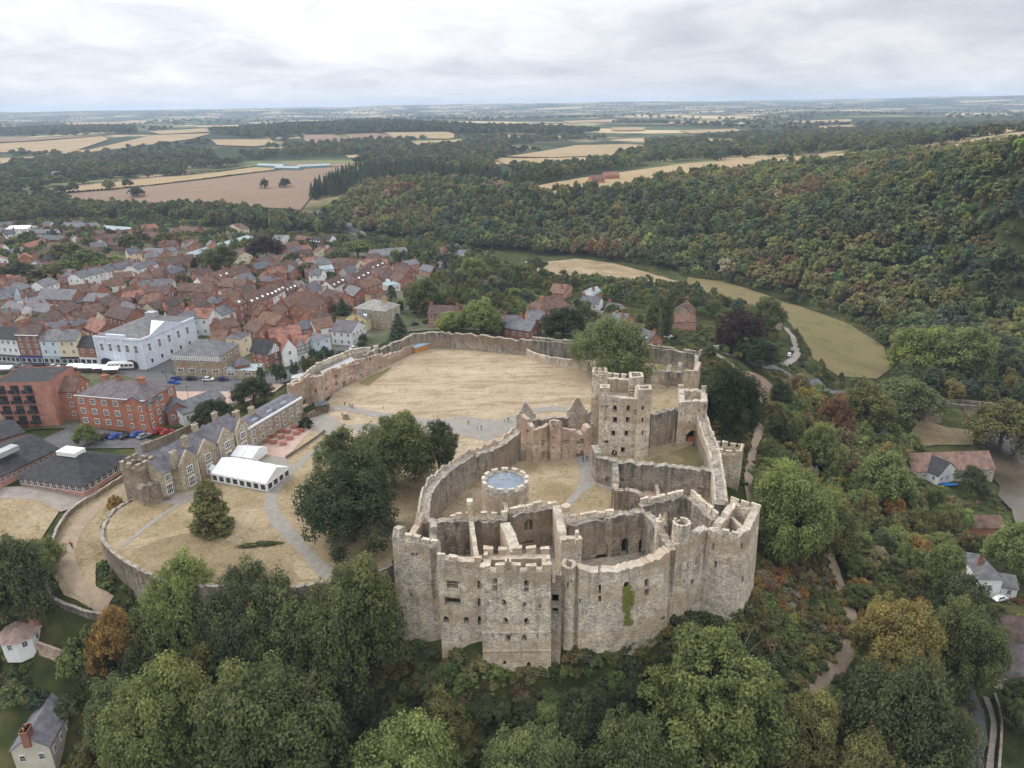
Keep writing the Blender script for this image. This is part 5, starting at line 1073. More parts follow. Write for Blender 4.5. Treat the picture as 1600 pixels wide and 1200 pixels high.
eh(845, 483, 894, 479, 6, 13, 5, 'h', 'b', 't', name='large_house', label='large house with big hipped brown roof and chimney behind the bailey wall', cat='house', chim=1)
eh(826, 499, 852, 498, 5, 9, 3.4, 'g', 'b', 's', name='house', label='low slate-roofed brick wing in front of the large hipped house', cat='house')
eh(829, 517, 846, 509, 4.5, 14, 3.4, 'G', 'b', 's', name='coach_house', label='brick gable-ended coach house against the bailey wall', cat='house', chim=0)
eh(985, 524, 1012, 534, 6, 8, 3.2, 'g', 'b', 's', dorm=3, name='house', label='brick house with slate roof and dormers behind the big spreading tree', cat='house')
eh(1052, 484, 1080, 488, 5, 10, 3.6, 'G', 's', 't', name='house', label='stone gabled house with brown roof beside the copper beech', cat='house')
eh(1048, 502, 1088, 504, 3.6, 8, 3, 'g', 'p', 't', name='house', label='low pink brick house with brown roof in front of the stone gabled one', cat='house')
# rows seen over the roofs: front eaves in the picture, height, depth, roof rise, roof form, wall, roof
ROWS = [(9,358,43,357,7,16,2,'g','w','W'),(44,364,86,365,5,9,3,'g','w','s'),(54,373,97,375,5,8,3,'g','b','s'),(93,366,108,367,5,8,3,'G','b','t'),(110,367,126,366,5,8,3,'G','b','t'),(95,353,130,355,6,9,3,'g','b','s'),(130,352,144,357,5,9,3.5,'G','b','s'),(157,357,200,361,5,9,2.6,'g','b','q'),(-6,353,20,352,5,9,3,'g','b','s'),
(62,399,100,389,5,8,3,'g','b','t'),(44,387,76,379,5,8,3,'g','b','r'),(13,397,42,392,4,9,2.6,'g','w','s'),(168,382,192,383,5,8,3,'g','b','t'),(66,406,106,405,4,9,3,'g','b','k'),(160,372,182,372,5,8,3,'g','b','t'),(140,365,155,367,5,8,3,'G','b','t'),
(125,434,146,429,8,9,3,'g','w','s'),(146,429,168,424,8,9,3,'g','w','s'),(168,425,185,420,8,9,3,'g','w','s'),(185,421,214,414,8,9,3,'g','c','s'),(214,421,229,417,8,9,3,'g','w','s'),(230,417,247,412,8,9,3,'g','w','s'),(90,434,113,435,6,9,3,'h','b','s'),(69,448,92,441,7,9,3,'g','w','s'),(20,456,54,447,7,10,3,'h','b','s'),(-5,462,22,460,6,9,3,'g','u','s'),(130,470,166,472,5,9,3.4,'g','b','s'),(116,473,130,471,4,8,3,'g','b','s'),(-5,470,20,464,5,8,3,'g','b','s'),(112,462,150,452,5,9,3.4,'g','b','t'),(150,456,172,452,5,9,3.4,'G','b','t'),
(0,500,17,506,5,10,3.4,'g','c','t'),(17,506,34,500,5,9,3.4,'G','c','t'),(26,472,46,482,5,9,3,'G','w','s'),(2,482,27,488,4.5,9,3,'g','w','s'),(50,486,95,492,4,10,3,'g','b','s'),(86,507,112,511,6.5,9,3,'h','b','s'),(112,511,140,502,6.5,9,3,'h','b','s'),(25,520,62,505,6,9,3,'g','b','t'),(62,512,100,492,6,9,3,'g','b','t'),(100,490,126,480,6,9,3,'g','b','t'),(147,504,163,494,6,10,4,'G','c','t'),(128,510,152,520,5,10,3.4,'g','b','r'),(163,492,195,500,5,11,4,'g','b','t'),(166,478,190,470,5,10,3,'g','b','t'),(180,480,200,492,5,9,3,'g','b','s'),
(214,449,270,446,7,9,3,'g','c','s'),(226,438,246,430,6,9,3.4,'g','b','t'),(246,432,268,424,6,9,3.4,'g','b','t'),(268,428,290,422,6,8,3,'g','b','s'),(262,415,290,408,6,9,3,'g','b','t'),(276,454,330,456,6,9,3.4,'g','b','t'),(262,460,276,452,6,9,3.4,'G','b','t'),(302,440,318,446,6,9,3.6,'G','w','t'),(318,446,332,446,5,10,4,'g','b','k'),(334,438,362,430,6,9,3.4,'g','b','t',3),(338,446,378,450,6,11,3.6,'g','b','t'),(310,432,336,428,6,9,3.4,'g','b','t'),(340,456,350,468,5,9,3.4,'G','c','t'),(366,461,396,459,6,11,4,'g','b','t'),(362,430,392,424,6,9,3.4,'g','b','t'),(376,440,400,436,6,10,3.4,'g','c','s'),
(200,462,222,456,5,9,3.2,'g','b','t'),(222,458,250,452,5,9,3.2,'g','b','t'),(218,474,245,470,6,9,3.2,'g','b','t'),(245,474,262,464,6,9,3.4,'G','b','t'),(200,480,214,470,5.5,9,3.4,'G','b','t'),(220,482,242,484,4.5,8,3,'G','c','t'),(300,476,322,474,5,10,3.4,'g','b','t'),(318,474,340,474,5,10,3.4,'h','b','s'),(308,486,332,478,5.5,9,3,'g','b','t'),
(292,503,318,493,8.5,12,2.4,'g','u','s'),(325,497,346,488,8.5,14,3,'G','w','r'),(346,493,373,484,8.5,9,3,'g','w','s'),(373,478,392,468,11,10,4,'g','b','t',2),(393,475,426,463,10,10,4,'g','b','t',4),(426,463,448,453,10,10,4,'g','w','t',4),(449,457,467,450,9,10,4,'g','b','t',3),(467,453,482,448,8,9,3,'g','b','s'),(483,458,504,450,7,9,3.4,'g','c','s'),(504,452,522,447,7,9,3.4,'G','w','s'),(522,449,542,441,8,9,3.6,'g','w','t',3),(542,444,556,438,7,9,3,'g','b','s'),(477,487,511,473,6,10,3.6,'g','b','t'),(452,479,494,463,6,9,3.6,'g','b','t'),(434,493,451,484,6.5,8,3,'g','b','t'),(421,527,445,524,4,10,2.6,'g','b','r'),(445,524,471,521,4,11,2.6,'g','b','r'),(400,500,430,508,5,10,3.4,'g','b','t'),(404,492,424,482,5.5,8,3,'G','b','t'),(470,516,495,510,4,9,2.6,'g','b','s'),(480,506,492,514,4,9,3,'G','w','t'),(500,502,520,496,4,9,2.8,'g','b','t'),
(327,533,352,533,6,10,3.4,'g','b','t'),(352,532,378,529,6,10,3.4,'g','b','t'),(375,530,391,522,8,7,2,'h','c','s'),(380,512,400,520,6,10,3.4,'g','b','t'),(345,515,375,508,5.5,10,3,'g','b','t'),
(500,462,530,470,5,9,3.4,'g','b','t'),(505,476,522,470,5.5,9,3.6,'G','b','t'),(530,472,548,464,6,9,3.6,'G','b','t'),(535,456,552,462,6,10,3.4,'g','b','s'),(548,450,566,442,6,9,3.6,'G','b','t'),(569,450,597,443,8,10,3.4,'g','b','t'),(560,438,582,430,7,9,3.4,'g','w','t',3),(578,470,604,470,5,9,3,'g','b','t'),(590,440,606,446,4,8,2,'h','w','q'),(604,440,620,432,5,9,3.4,'g','b','t'),(596,432,612,424,6,9,3.6,'G','b','t'),(612,424,634,428,6,9,3.6,'g','b','t'),(622,440,646,436,5,9,3.4,'G','b','t'),(634,414,656,413,6,9,2.6,'g','p','s'),
(580,398,638,398,6,14,4,'g','g','s'),(560,412,604,414,5,10,3,'g','b','r'),(554,416,572,412,6,9,3.6,'G','c','t'),(574,424,604,416,6,9,3.6,'g','w','t',4),(542,426,560,424,5,9,3,'g','g','s'),(500,412,552,412,5,10,3,'g','b','t'),(489,414,524,412,6,14,4.5,'h','b','s'),(497,422,522,420,5,8,2,'g','w','q'),(524,420,552,418,5,9,3.4,'g','b','t'),(430,424,468,416,6,10,3.6,'g','b','t'),(468,416,478,425,6,8,3,'G','b','t'),(438,418,452,426,5,8,3,'g','b','s'),(404,438,424,440,5,9,3,'h','b','s'),(400,420,428,416,5,9,3,'g','b','s'),(420,436,436,432,6,8,3,'G','b','t'),(408,412,430,406,6,9,3,'g','b','t'),
(460,373,482,377,5,8,3.4,'g','b','t'),(436,378,452,370,6,8,3.6,'G','w','s'),(482,378,500,380,6,8,3.4,'g','d','k',4),(500,372,516,374,6,8,3.2,'g','w','k'),(440,388,470,384,4,8,3,'g','b','t'),(462,392,488,390,4,9,3,'g','b','r'),(458,402,472,404,3,7,2,'g','b','r'),(520,352,550,354,6,10,3,'g','c','s'),(488,347,504,348,5,8,3.4,'G','b','t'),(504,349,520,350,5,8,3.4,'G','b','t'),(549,344,562,342,7,8,3.4,'G','w','s'),(480,338,510,336,5,9,3,'g','b','s'),(578,346,588,342,6,9,3,'G','g','s'),(530,356,558,362,4,9,2.6,'g','g','k'),
(232,358,248,356,6,8,3.6,'g','b','r'),(246,361,282,362,4,8,2.6,'g','w','s'),(276,358,304,362,6,10,3,'g','b','t'),(220,369,246,370,5,8,3,'g','b','t'),(264,378,282,372,5,9,3,'G','b','r'),(222,394,252,396,4,9,3,'g','b','s'),(252,396,278,392,3.6,9,2.6,'g','g','s'),(352,354,376,358,6,9,3.6,'G','c','t'),(290,382,314,380,4,9,3,'g','g','t'),(368,398,392,394,4,9,3,'g','b','t'),(340,384,396,374,4,12,1.6,'g','w','q'),(300,398,330,392,3.6,8,2,'g','w','q'),
(697,388,720,389,6,9,3,'g','w','s',2),(712,404,736,396,6,8,2.6,'G','w','s'),(741,401,765,403,5,8,3,'g','p','t'),(692,418,708,416,4,8,3,'G','w','s'),(680,402,700,404,5,8,3,'g','p','t'),(690,394,700,392,6,6,3,'G','b','t'),(672,453,684,451,4,8,2.6,'G','w','t'),(654,420,672,424,4,9,3,'g','p','s'),(720,428,760,430,3,8,2,'g','g','s'),(758,444,790,446,3,8,2.4,'g','p','t'),
(907,471,936,474,4,8,3,'g','w','s'),(880,456,894,450,4.5,9,3.2,'G','b','t'),(944,482,966,486,4,8,3,'g','g','s'),(910,455,928,458,4,8,2.6,'G','w','q'),(975,503,990,498,5,8,3,'G','b','s'),(1100,470,1122,474,3,8,2.4,'g','b','t')]
for r in ROWS:
    k = {}
    if len(r) > 10: k['dorm'] = r[10]
    eh(*r[:10], chim=random.choice((1, 2, 2)) if r[4] > 3.8 else 0, wsp=3.4, **k)
o = eh(57, 467, 111, 468, 6, 11, 4.2, 'g', 'b', 's', name='brick_chapel', label='red brick chapel with broad slate roof and arched windows behind the shops', cat='chapel', chim=0, wsz=(1.3, 2.8), wsp=4, fl=1)
# filler houses in the back streets, clear of all the others
occ = [(np.mean([p[0] for p in e]), np.mean([p[1] for p in e]), max(math.dist(e[0], e[2])/2, 4)) for e in EXCL[-(len(ROWS)+45):]]
tp = [(-40,545),(-40,352),(100,350),(250,356),(330,372),(400,380),(520,388),(600,405),(640,430),(560,460),(520,490),(430,520),(330,540),(300,500),(150,500),(60,520)]
cand = []
for _ in range(2600):
    u, v = random.uniform(-30, 640), random.uniform(350, 540)
    if inpoly([u], [v], tp)[0]: cand.append((u, v))
nf = 0
for u, v in cand:
    if nf > 105: break
    h = random.choice((4, 5, 5, 6)); A = PT(u, v, h); r_ = random.uniform(5, 7.5)
    if any(math.hypot(A[0]-x, A[1]+4-y) < (r_+q)*.62 for x, y, q in occ): continue
    an = random.choice((.62, .62, .62, -.15, 2.1-math.pi/2))+random.uniform(-.1, .1); B = A[:2]+np.array([math.cos(an), math.sin(an)])*r_*1.5
    house(A, B, random.uniform(7, 9), h, random.uniform(2.8, 3.6), random.choice('gggG'), random.choice('bbbbwwcp'), random.choice('ttttrs'), chim=random.choice((0, 1, 2)), wsp=3.4); occ.append((A[0]+(B[0]-A[0])/2, A[1]+4, r_)); nf += 1
# ---------------- right bank: mill, cottages
eh(1427, 731, 1554, 737, 4, 11, 4.6, 'g', 'g', 't', name='mill_house', label='long mill house with brown tile roof beside the river', cat='mill', chim=1, rc=(.20, .13, .105))
eh(1467, 744, 1495, 736, 3.6, 10, 4, 'G', 'w', 'k', name='mill_wing', label='white gabled wing with dark roof projecting from the mill house', cat='house', chim=0)
eh(1514, 823, 1571, 826, 3, 7, 2.4, 'g', 'b', 't', name='barn', label='long brick barn with reddish roof below the mill', cat='barn', chim=0, win=False)
eh(1531, 903, 1567, 908, 5.6, 9, 3, 'h', 'w', 's', name='white_house', label='white house with hipped slate roof among trees on the right', cat='house', chim=1)
eh(1499, 884, 1532, 893, 4, 9, 2.6, 'g', 'w', 's', name='house_wing', label='slate-roofed wing joined to the white house on the right', cat='house', chim=0)
eh(1566, 916, 1591, 921, 3, 7, 2, 'g', 'w', 's', name='outbuilding', label='small white slate-roofed outbuilding beside the white house', cat='house', chim=0)
eh(1557, 1000, 1625, 1008, 4, 10, 4, 'g', 'c', 't', name='cottage', label='cream cottage with brown roof at the right edge', cat='house', chim=0)
eh(1560, 1052, 1640, 1066, 4, 12, 4.6, 'g', 'c', 'k', name='cottage', label='cream cottage with dark purple-brown roof at the right edge, nearer the road', cat='house', chim=0, rc=(.10, .085, .085))
eh(1262, 608, 1288, 613, 4, 9, 2.2, 'g', 'w', 's', name='lodge', label='small white-gabled slate lodge beside the road to the bridge', cat='house', chim=1)
eh(1446, 650, 1472, 652, 2.6, 6, 2, 'h', 's', 't', name='shelter', label='small round-looking shelter with tiled roof on the riverside lawn', cat='shelter', chim=0, win=False)
eh(1195, 503, 1222, 508, 3, 6, 2, 'g', 's', 's', name='outhouse', label='low slate-roofed stone outhouse beside the lane bend', cat='house', chim=0)
# ---------------- lower left: cottage and octagonal garden house
o = house(P(76, 1166, -24.8), P(140, 1048, -24.8), 7.2, 5.2, 2.8, 'g', 'c', 's', z=-30, wc=(.60, .55, .46), name='long_cottage', label='long slate-roofed cottage with white gable at the bottom left', cat='cottage', rc=(.16, .155, .175), chim=1, chs=1.5)
o = empty('garden_house', (*P(34, 1000, -13)[:2], -13)); tag(o, 'small octagonal garden house with faceted pink tile roof and brick chimney', 'garden house')
oc = [(3.9*math.cos(math.pi/8+k*math.pi/4), 3.9*math.sin(math.pi/8+k*math.pi/4)) for k in range(8)]; b = MB(); b.prism(oc, -3, 2.4); b.build('wall', M['white'], o)
b = MB(); oo = [(x*1.16, y*1.16) for x, y in oc]
for k in range(8): b.face([(*oo[k], 2.3), (*oo[(k+1) % 8], 2.3), (0, 0, 5.2)])
b.build('roof', M['roof'], o, (.30, .22, .19)); obj('chimney', CHIM, o, (.42, .20, .14), (2.4, 1.6, 5.0), 0, (1.5, 1.5, 2.0))
for k in range(8):
    a = math.pi/4*k-math.pi/2; obj('window', WIN, o, None, (3.6*math.cos(a), 3.6*math.sin(a), 1.1), a+math.pi/2, (1.0, 1, 1.3))
# ---------------- farms far off
for a_, lab in (((400,258,440,260,5,14,2.5,'g','g','q'), 'pale-roofed barn at the left end of the far farm buildings'), ((428,262,466,263,5,14,2.5,'g','g','q'), 'teal-sided shed in the middle of the far farm buildings'), ((466,261,516,258,5,14,2.5,'g','g','q'), 'long teal-sided shed at the right end of the far farm buildings')):
    eh(*a_, name='farm_shed', label=lab, cat='farm building', chim=0, win=False, wc=(.16, .25, .25), group='far farm buildings')
eh(80, 271, 96, 271, 6, 8, 3, 'g', 'w', 's', name='farmhouse', label='lone white farmhouse among far trees on the left', cat='farmhouse', chim=0)
for a_, lab in (((925,281,945,280,5,12,4,'g','b','t'), 'red-roofed barn at the near end of the far farm in the stubble field'), ((945,275,968,274,5,12,4,'g','b','r'), 'red-roofed farm building at the far end of the farm in the stubble field')): eh(*a_, name='farm_building', label=lab, cat='farm building', chim=0, win=False)
eh(1140, 271, 1162, 268, 5, 12, 3, 'g', 'w', 's', name='farm_building', label='pale farm building at the edge of the hill wood', cat='farm building', chim=0, win=False)
# ---------------------------------------------------------------- trees
def leafcloud(name, P_, N_, size, lv, aspect=.62):
    n = len(P_); N_ = N_/np.linalg.norm(N_, axis=1, keepdims=True); a = rng.normal(size=(n, 3)); U_ = np.cross(N_, a); U_ /= np.linalg.norm(U_, axis=1, keepdims=True)+1e-9; W_ = np.cross(N_, U_)
    s = (size*rng.uniform(.65, 1.35, n))[:, None]; u = U_*s; w_ = W_*s*aspect
    V = np.stack([P_-u, P_-w_+N_*s*.12, P_+u, P_+w_+N_*s*.12], 1).reshape(-1, 3)
    me = bpy.data.meshes.new(name); me.vertices.add(4*n); me.vertices.foreach_set('co', V.astype(np.float32).ravel())
    me.loops.add(4*n); me.loops.foreach_set('vertex_index', np.arange(4*n, dtype=np.int32)); me.polygons.add(n); me.polygons.foreach_set('loop_start', np.arange(0, 4*n, 4, dtype=np.int32)); me.polygons.foreach_set('loop_total', np.full(n, 4, np.int32))
    ca = me.color_attributes.new('lv', 'FLOAT_COLOR', 'POINT'); c = np.repeat(np.stack([lv, rng.random(n), np.zeros(n), np.ones(n)], 1), 4, 0); ca.data.foreach_set('color', c.astype(np.float32).ravel())
    me.materials.append(M['leaf']); me.update(calc_edges=True); me.validate(); return me
def crown(name, n, leaf, style='broad', seed=0, lobes=34):
    """a crown of unit radius standing on z = 0"""
    global rng
    rng = np.random.default_rng(seed+100)
    if style in ('broad', 'tall', 'spread', 'ash'):
        hz = {'broad': 1.75, 'tall': 2.4, 'spread': 1.35, 'ash': 1.9}[style]
        d = rng.normal(size=(lobes, 3)); d /= np.linalg.norm(d, axis=1, keepdims=True); d[:, 2] = np.abs(d[:, 2])*1.25-.42; rad = rng.uniform(.44, .90, lobes)
        c = d*rad[:, None]*np.array([1, 1, hz/2]); c[:, 2] += hz*.46; r = rng.uniform(.17, .36, lobes)*(1.05 if style != 'ash' else .85)
        c = np.vstack([c, [[0, 0, hz*.5], [0, 0, hz*.68]]]); r = np.append(r, [.5, .42])
    elif style == 'bush':
        d = rng.normal(size=(lobes, 3)); d /= np.linalg.norm(d, axis=1, keepdims=True); c = d*rng.uniform(.35, .7, lobes)[:, None]; c[:, 2] = np.abs(c[:, 2])*.8+.1; r = rng.uniform(.22, .4, lobes)
    elif style == 'conifer':
        k = np.arange(lobes*2); t = (k+.5)/len(k); a = k*2.4; hz = 3.0; rr = (1-t)**.85*.75; c = np.stack([np.cos(a)*rr, np.sin(a)*rr, .25+t*hz], 1); r = .10+.30*(1-t)
    elif style == 'pine':
        k = np.arange(lobes*2); t = (k+.5)/len(k); a = k*2.4+rng.uniform(-.3, .3, len(k)); hz = 2.3; rr = (np.minimum(1, t*6+.45)*(1-t)**.62)*.85*rng.uniform(.6, 1.12, len(k)); c = np.stack([np.cos(a)*rr, np.sin(a)*rr, .2+t*hz], 1); r = rng.uniform(.16, .28, len(k))
    else:      # column
        k = np.arange(lobes); t = (k+.5)/len(k); a = k*2.4; hz = 3.4; rr = np.sin(math.pi*(.12+.85*t))*.5; c = np.stack([np.cos(a)*rr, np.sin(a)*rr, .2+t*hz], 1); r = np.full(lobes, .45)
    # each bough carries smaller sprays; leaves sit on the sprays' outer sides
    if style in ('broad', 'tall', 'spread', 'ash', 'bush'):
        nsub = 9 if n > 8000 else 6 if n > 2500 else 4; ctr = c.mean(0); cs = []; rs = []; par = []
        for k in range(len(c)):
            d = rng.normal(size=(nsub*2, 3)); d /= np.linalg.norm(d, axis=1, keepdims=True); out = c[k]-ctr; out = out/(np.linalg.norm(out)+1e-6)+np.array([0, 0, .45]); d = d[np.argsort(-(d @ out))][:nsub]
            cs.append(c[k]+d*r[k]*rng.uniform(.6, 1.12, (nsub, 1))); rs.append(r[k]*rng.uniform(.30, .55, nsub)); par += [k]*nsub
        lobv = rng.normal(0, .13, len(c)); c2 = np.vstack(cs); r2 = np.concatenate(rs); lob = lobv[par]+rng.normal(0, .10, len(r2)); c, r = c2, r2
    else: lob = rng.normal(0, .16, len(c))
    p = r**2/np.sum(r**2); L_ = rng.choice(len(c), int(n*1.35), p=p)
    d = rng.normal(size=(len(L_), 3)); d /= np.linalg.norm(d, axis=1, keepdims=True); d[:, 2] = np.where((d[:, 2] < -.2) & (rng.random(len(L_)) < .65), -d[:, 2], d[:, 2])
    q = c[L_]+d*(r[L_]*rng.uniform(.55, 1.18, len(L_)))[:, None]*np.array([1, 1, .85 if style not in ('conifer', 'pine') else .5])
    q = q[:n]; d = d[:n]; lo = lob[L_][:n]; q[:, 2] = np.maximum(q[:, 2], .02)
    q += rng.normal(0, .012, q.shape); nn = d*.7+rng.normal(0, .42, d.shape)+np.array([0, 0, .7]); lv = np.clip(.5+lo+rng.normal(0, .15, len(q)), 0, 1)
    return leafcloud(name, q, nn, leaf, lv)
def trunkmesh(seed, hz=1.4, limbs=7, r=.075):
    random.seed(seed); b = MB(); pr = Vector((0, 0, -.25)); rr = r*1.35; z = 0
    for k in range(5):
        q = Vector((random.uniform(-.05, .05), random.uniform(-.05, .05), hz*(k+1)/5)); b.tube(pr, q, rr, 7, 0, rr*.78); pr = q; rr *= .78
    for k in range(limbs):
        a = k*2.4+random.uniform(-.3, .3); z0 = hz*random.uniform(.3, .8); L1 = random.uniform(.35, .6); e = Vector((math.cos(a)*L1, math.sin(a)*L1, z0+random.uniform(.2, .45))); b.tube((0, 0, z0), e, r*.45, 5, 0, r*.2)
        for j in (-1, 1): b.tube(e*.7+Vector((0, 0, z0*.3)), e+Vector((math.cos(a+j*.7)*.25, math.sin(a+j*.7)*.25, .22)), r*.2, 4, 0, r*.08)
    return b.me('trunk', M['bark'], True)
HI = [('broad', 1), ('broad', 2), ('broad', 3), ('tall', 4), ('ash', 5), ('spread', 6), ('tall', 7), ('broad', 8)]
CR = {'hi': [crown('crown', 16000, .036, s, k, 40) for s, k in HI], 'mid': [crown('crown', 5000, .058, s, k+20, 30) for s, k in HI], 'lo': [crown('crown', 1100, .115, s, k+40, 20) for s, k in HI]}
HZ = {'broad': 1.75, 'tall': 2.4, 'spread': 1.35, 'ash': 1.9, 'conifer': 3.35, 'pine': 2.7, 'column': 3.8, 'bush': 1.1}
SPC = {'conifer': crown('crown', 6000, .07, 'conifer', 60), 'pine': crown('crown', 9000, .06, 'pine', 61, 50), 'column': crown('crown', 5000, .085, 'column', 62), 'bush': crown('crown', 3500, .07, 'bush', 63, 20), 'bush2': crown('crown', 1500, .105, 'bush', 64, 14)}
HERO = {k: crown('crown', 42000, .024, s, 80+i, 58) for i, (k, s) in enumerate((('broad', 'broad'), ('tall', 'tall'), ('spread', 'spread'), ('ash', 'ash')))}
TR = [trunkmesh(k) for k in range(4)]
random.seed(11); rng = np.random.default_rng(11)
G_ = {'mid': (.132, .152, .070), 'light': (.182, .210, .082), 'dark': (.090, .105, .056), 'olive': (.162, .160, .070), 'yellow': (.270, .235, .088), 'orange': (.290, .185, .072), 'rust': (.210, .125, .075), 'copper': (.066, .044, .042), 'blue': (.088, .118, .078), 'lime': (.210, .250, .080), 'brown': (.185, .158, .082), 'pale': (.28, .24, .165), 'deep': (.052, .070, .038)}
CN = {'mid': 'green', 'light': 'light green', 'dark': 'dark green', 'olive': 'olive green', 'yellow': 'yellowing', 'orange': 'orange autumn', 'rust': 'rusty red', 'copper': 'dark copper-leaved', 'blue': 'blue-green', 'lime': 'lime green', 'brown': 'brownish', 'pale': 'pale half-bare', 'deep': 'very dark green'}
TREES = []; NT = [0]
def plant(x, y, r, h, style='broad', col='mid', label=None, lod='mid', name=None, group=None, z=None, cat='tree'):
    z = T1(x, y) if z is None else z; NT[0] += 1; k = NT[0]
    o = empty(name or {'conifer': 'conifer', 'pine': 'pine_tree', 'column': 'columnar_tree', 'bush': 'bush'}.get(style, 'tree'), (x, y, z-.2), random.uniform(0, 6.28))
    if style in SPC: me = SPC[style]
    elif lod == 'hero': me = HERO[style]
    else:
        opts = [i for i, (s, _) in enumerate(HI) if s == style]; me = CR[lod][opts[k % len(opts)]]
    hz = HZ[style]; lift = {'bush': 0, 'conifer': .04, 'column': .03}.get(style, .03)*h
    kc = random.uniform(.95, 1.16)*(1.12 if group and 'hillside wood' in group else 1); c = obj('crown', me, o, tuple(v*kc for v in G_[col]), (0, 0, lift), 0, (r, r*random.uniform(.92, 1.08), (h-lift)/hz))
    if style != 'bush': obj('trunk', TR[k % 4], o, None, (0, 0, 0), 0, (r*.8, r*.8, h*.52))
    tag(o, label, cat, group, 'thing'); TREES.append((o, col, style, (x, y, z+h*.6), label)); return o
def pt(u, vtop, vbase, w, style, col, label, lod='hi', group=None, name=None, cat='tree', zg=None):
    p = PT(u, vbase) if zg is None else P(u, vbase, zg); m = mpp(p); r = w*m/2*(1.12 if style in ('broad', 'tall', 'spread', 'ash') else 1); h = max(zvert(vtop, p[0], p[1]+r*.25)-p[2], r*1.1); return plant(p[0], p[1], r, h, style, col, label, lod, name, group, p[2], cat)
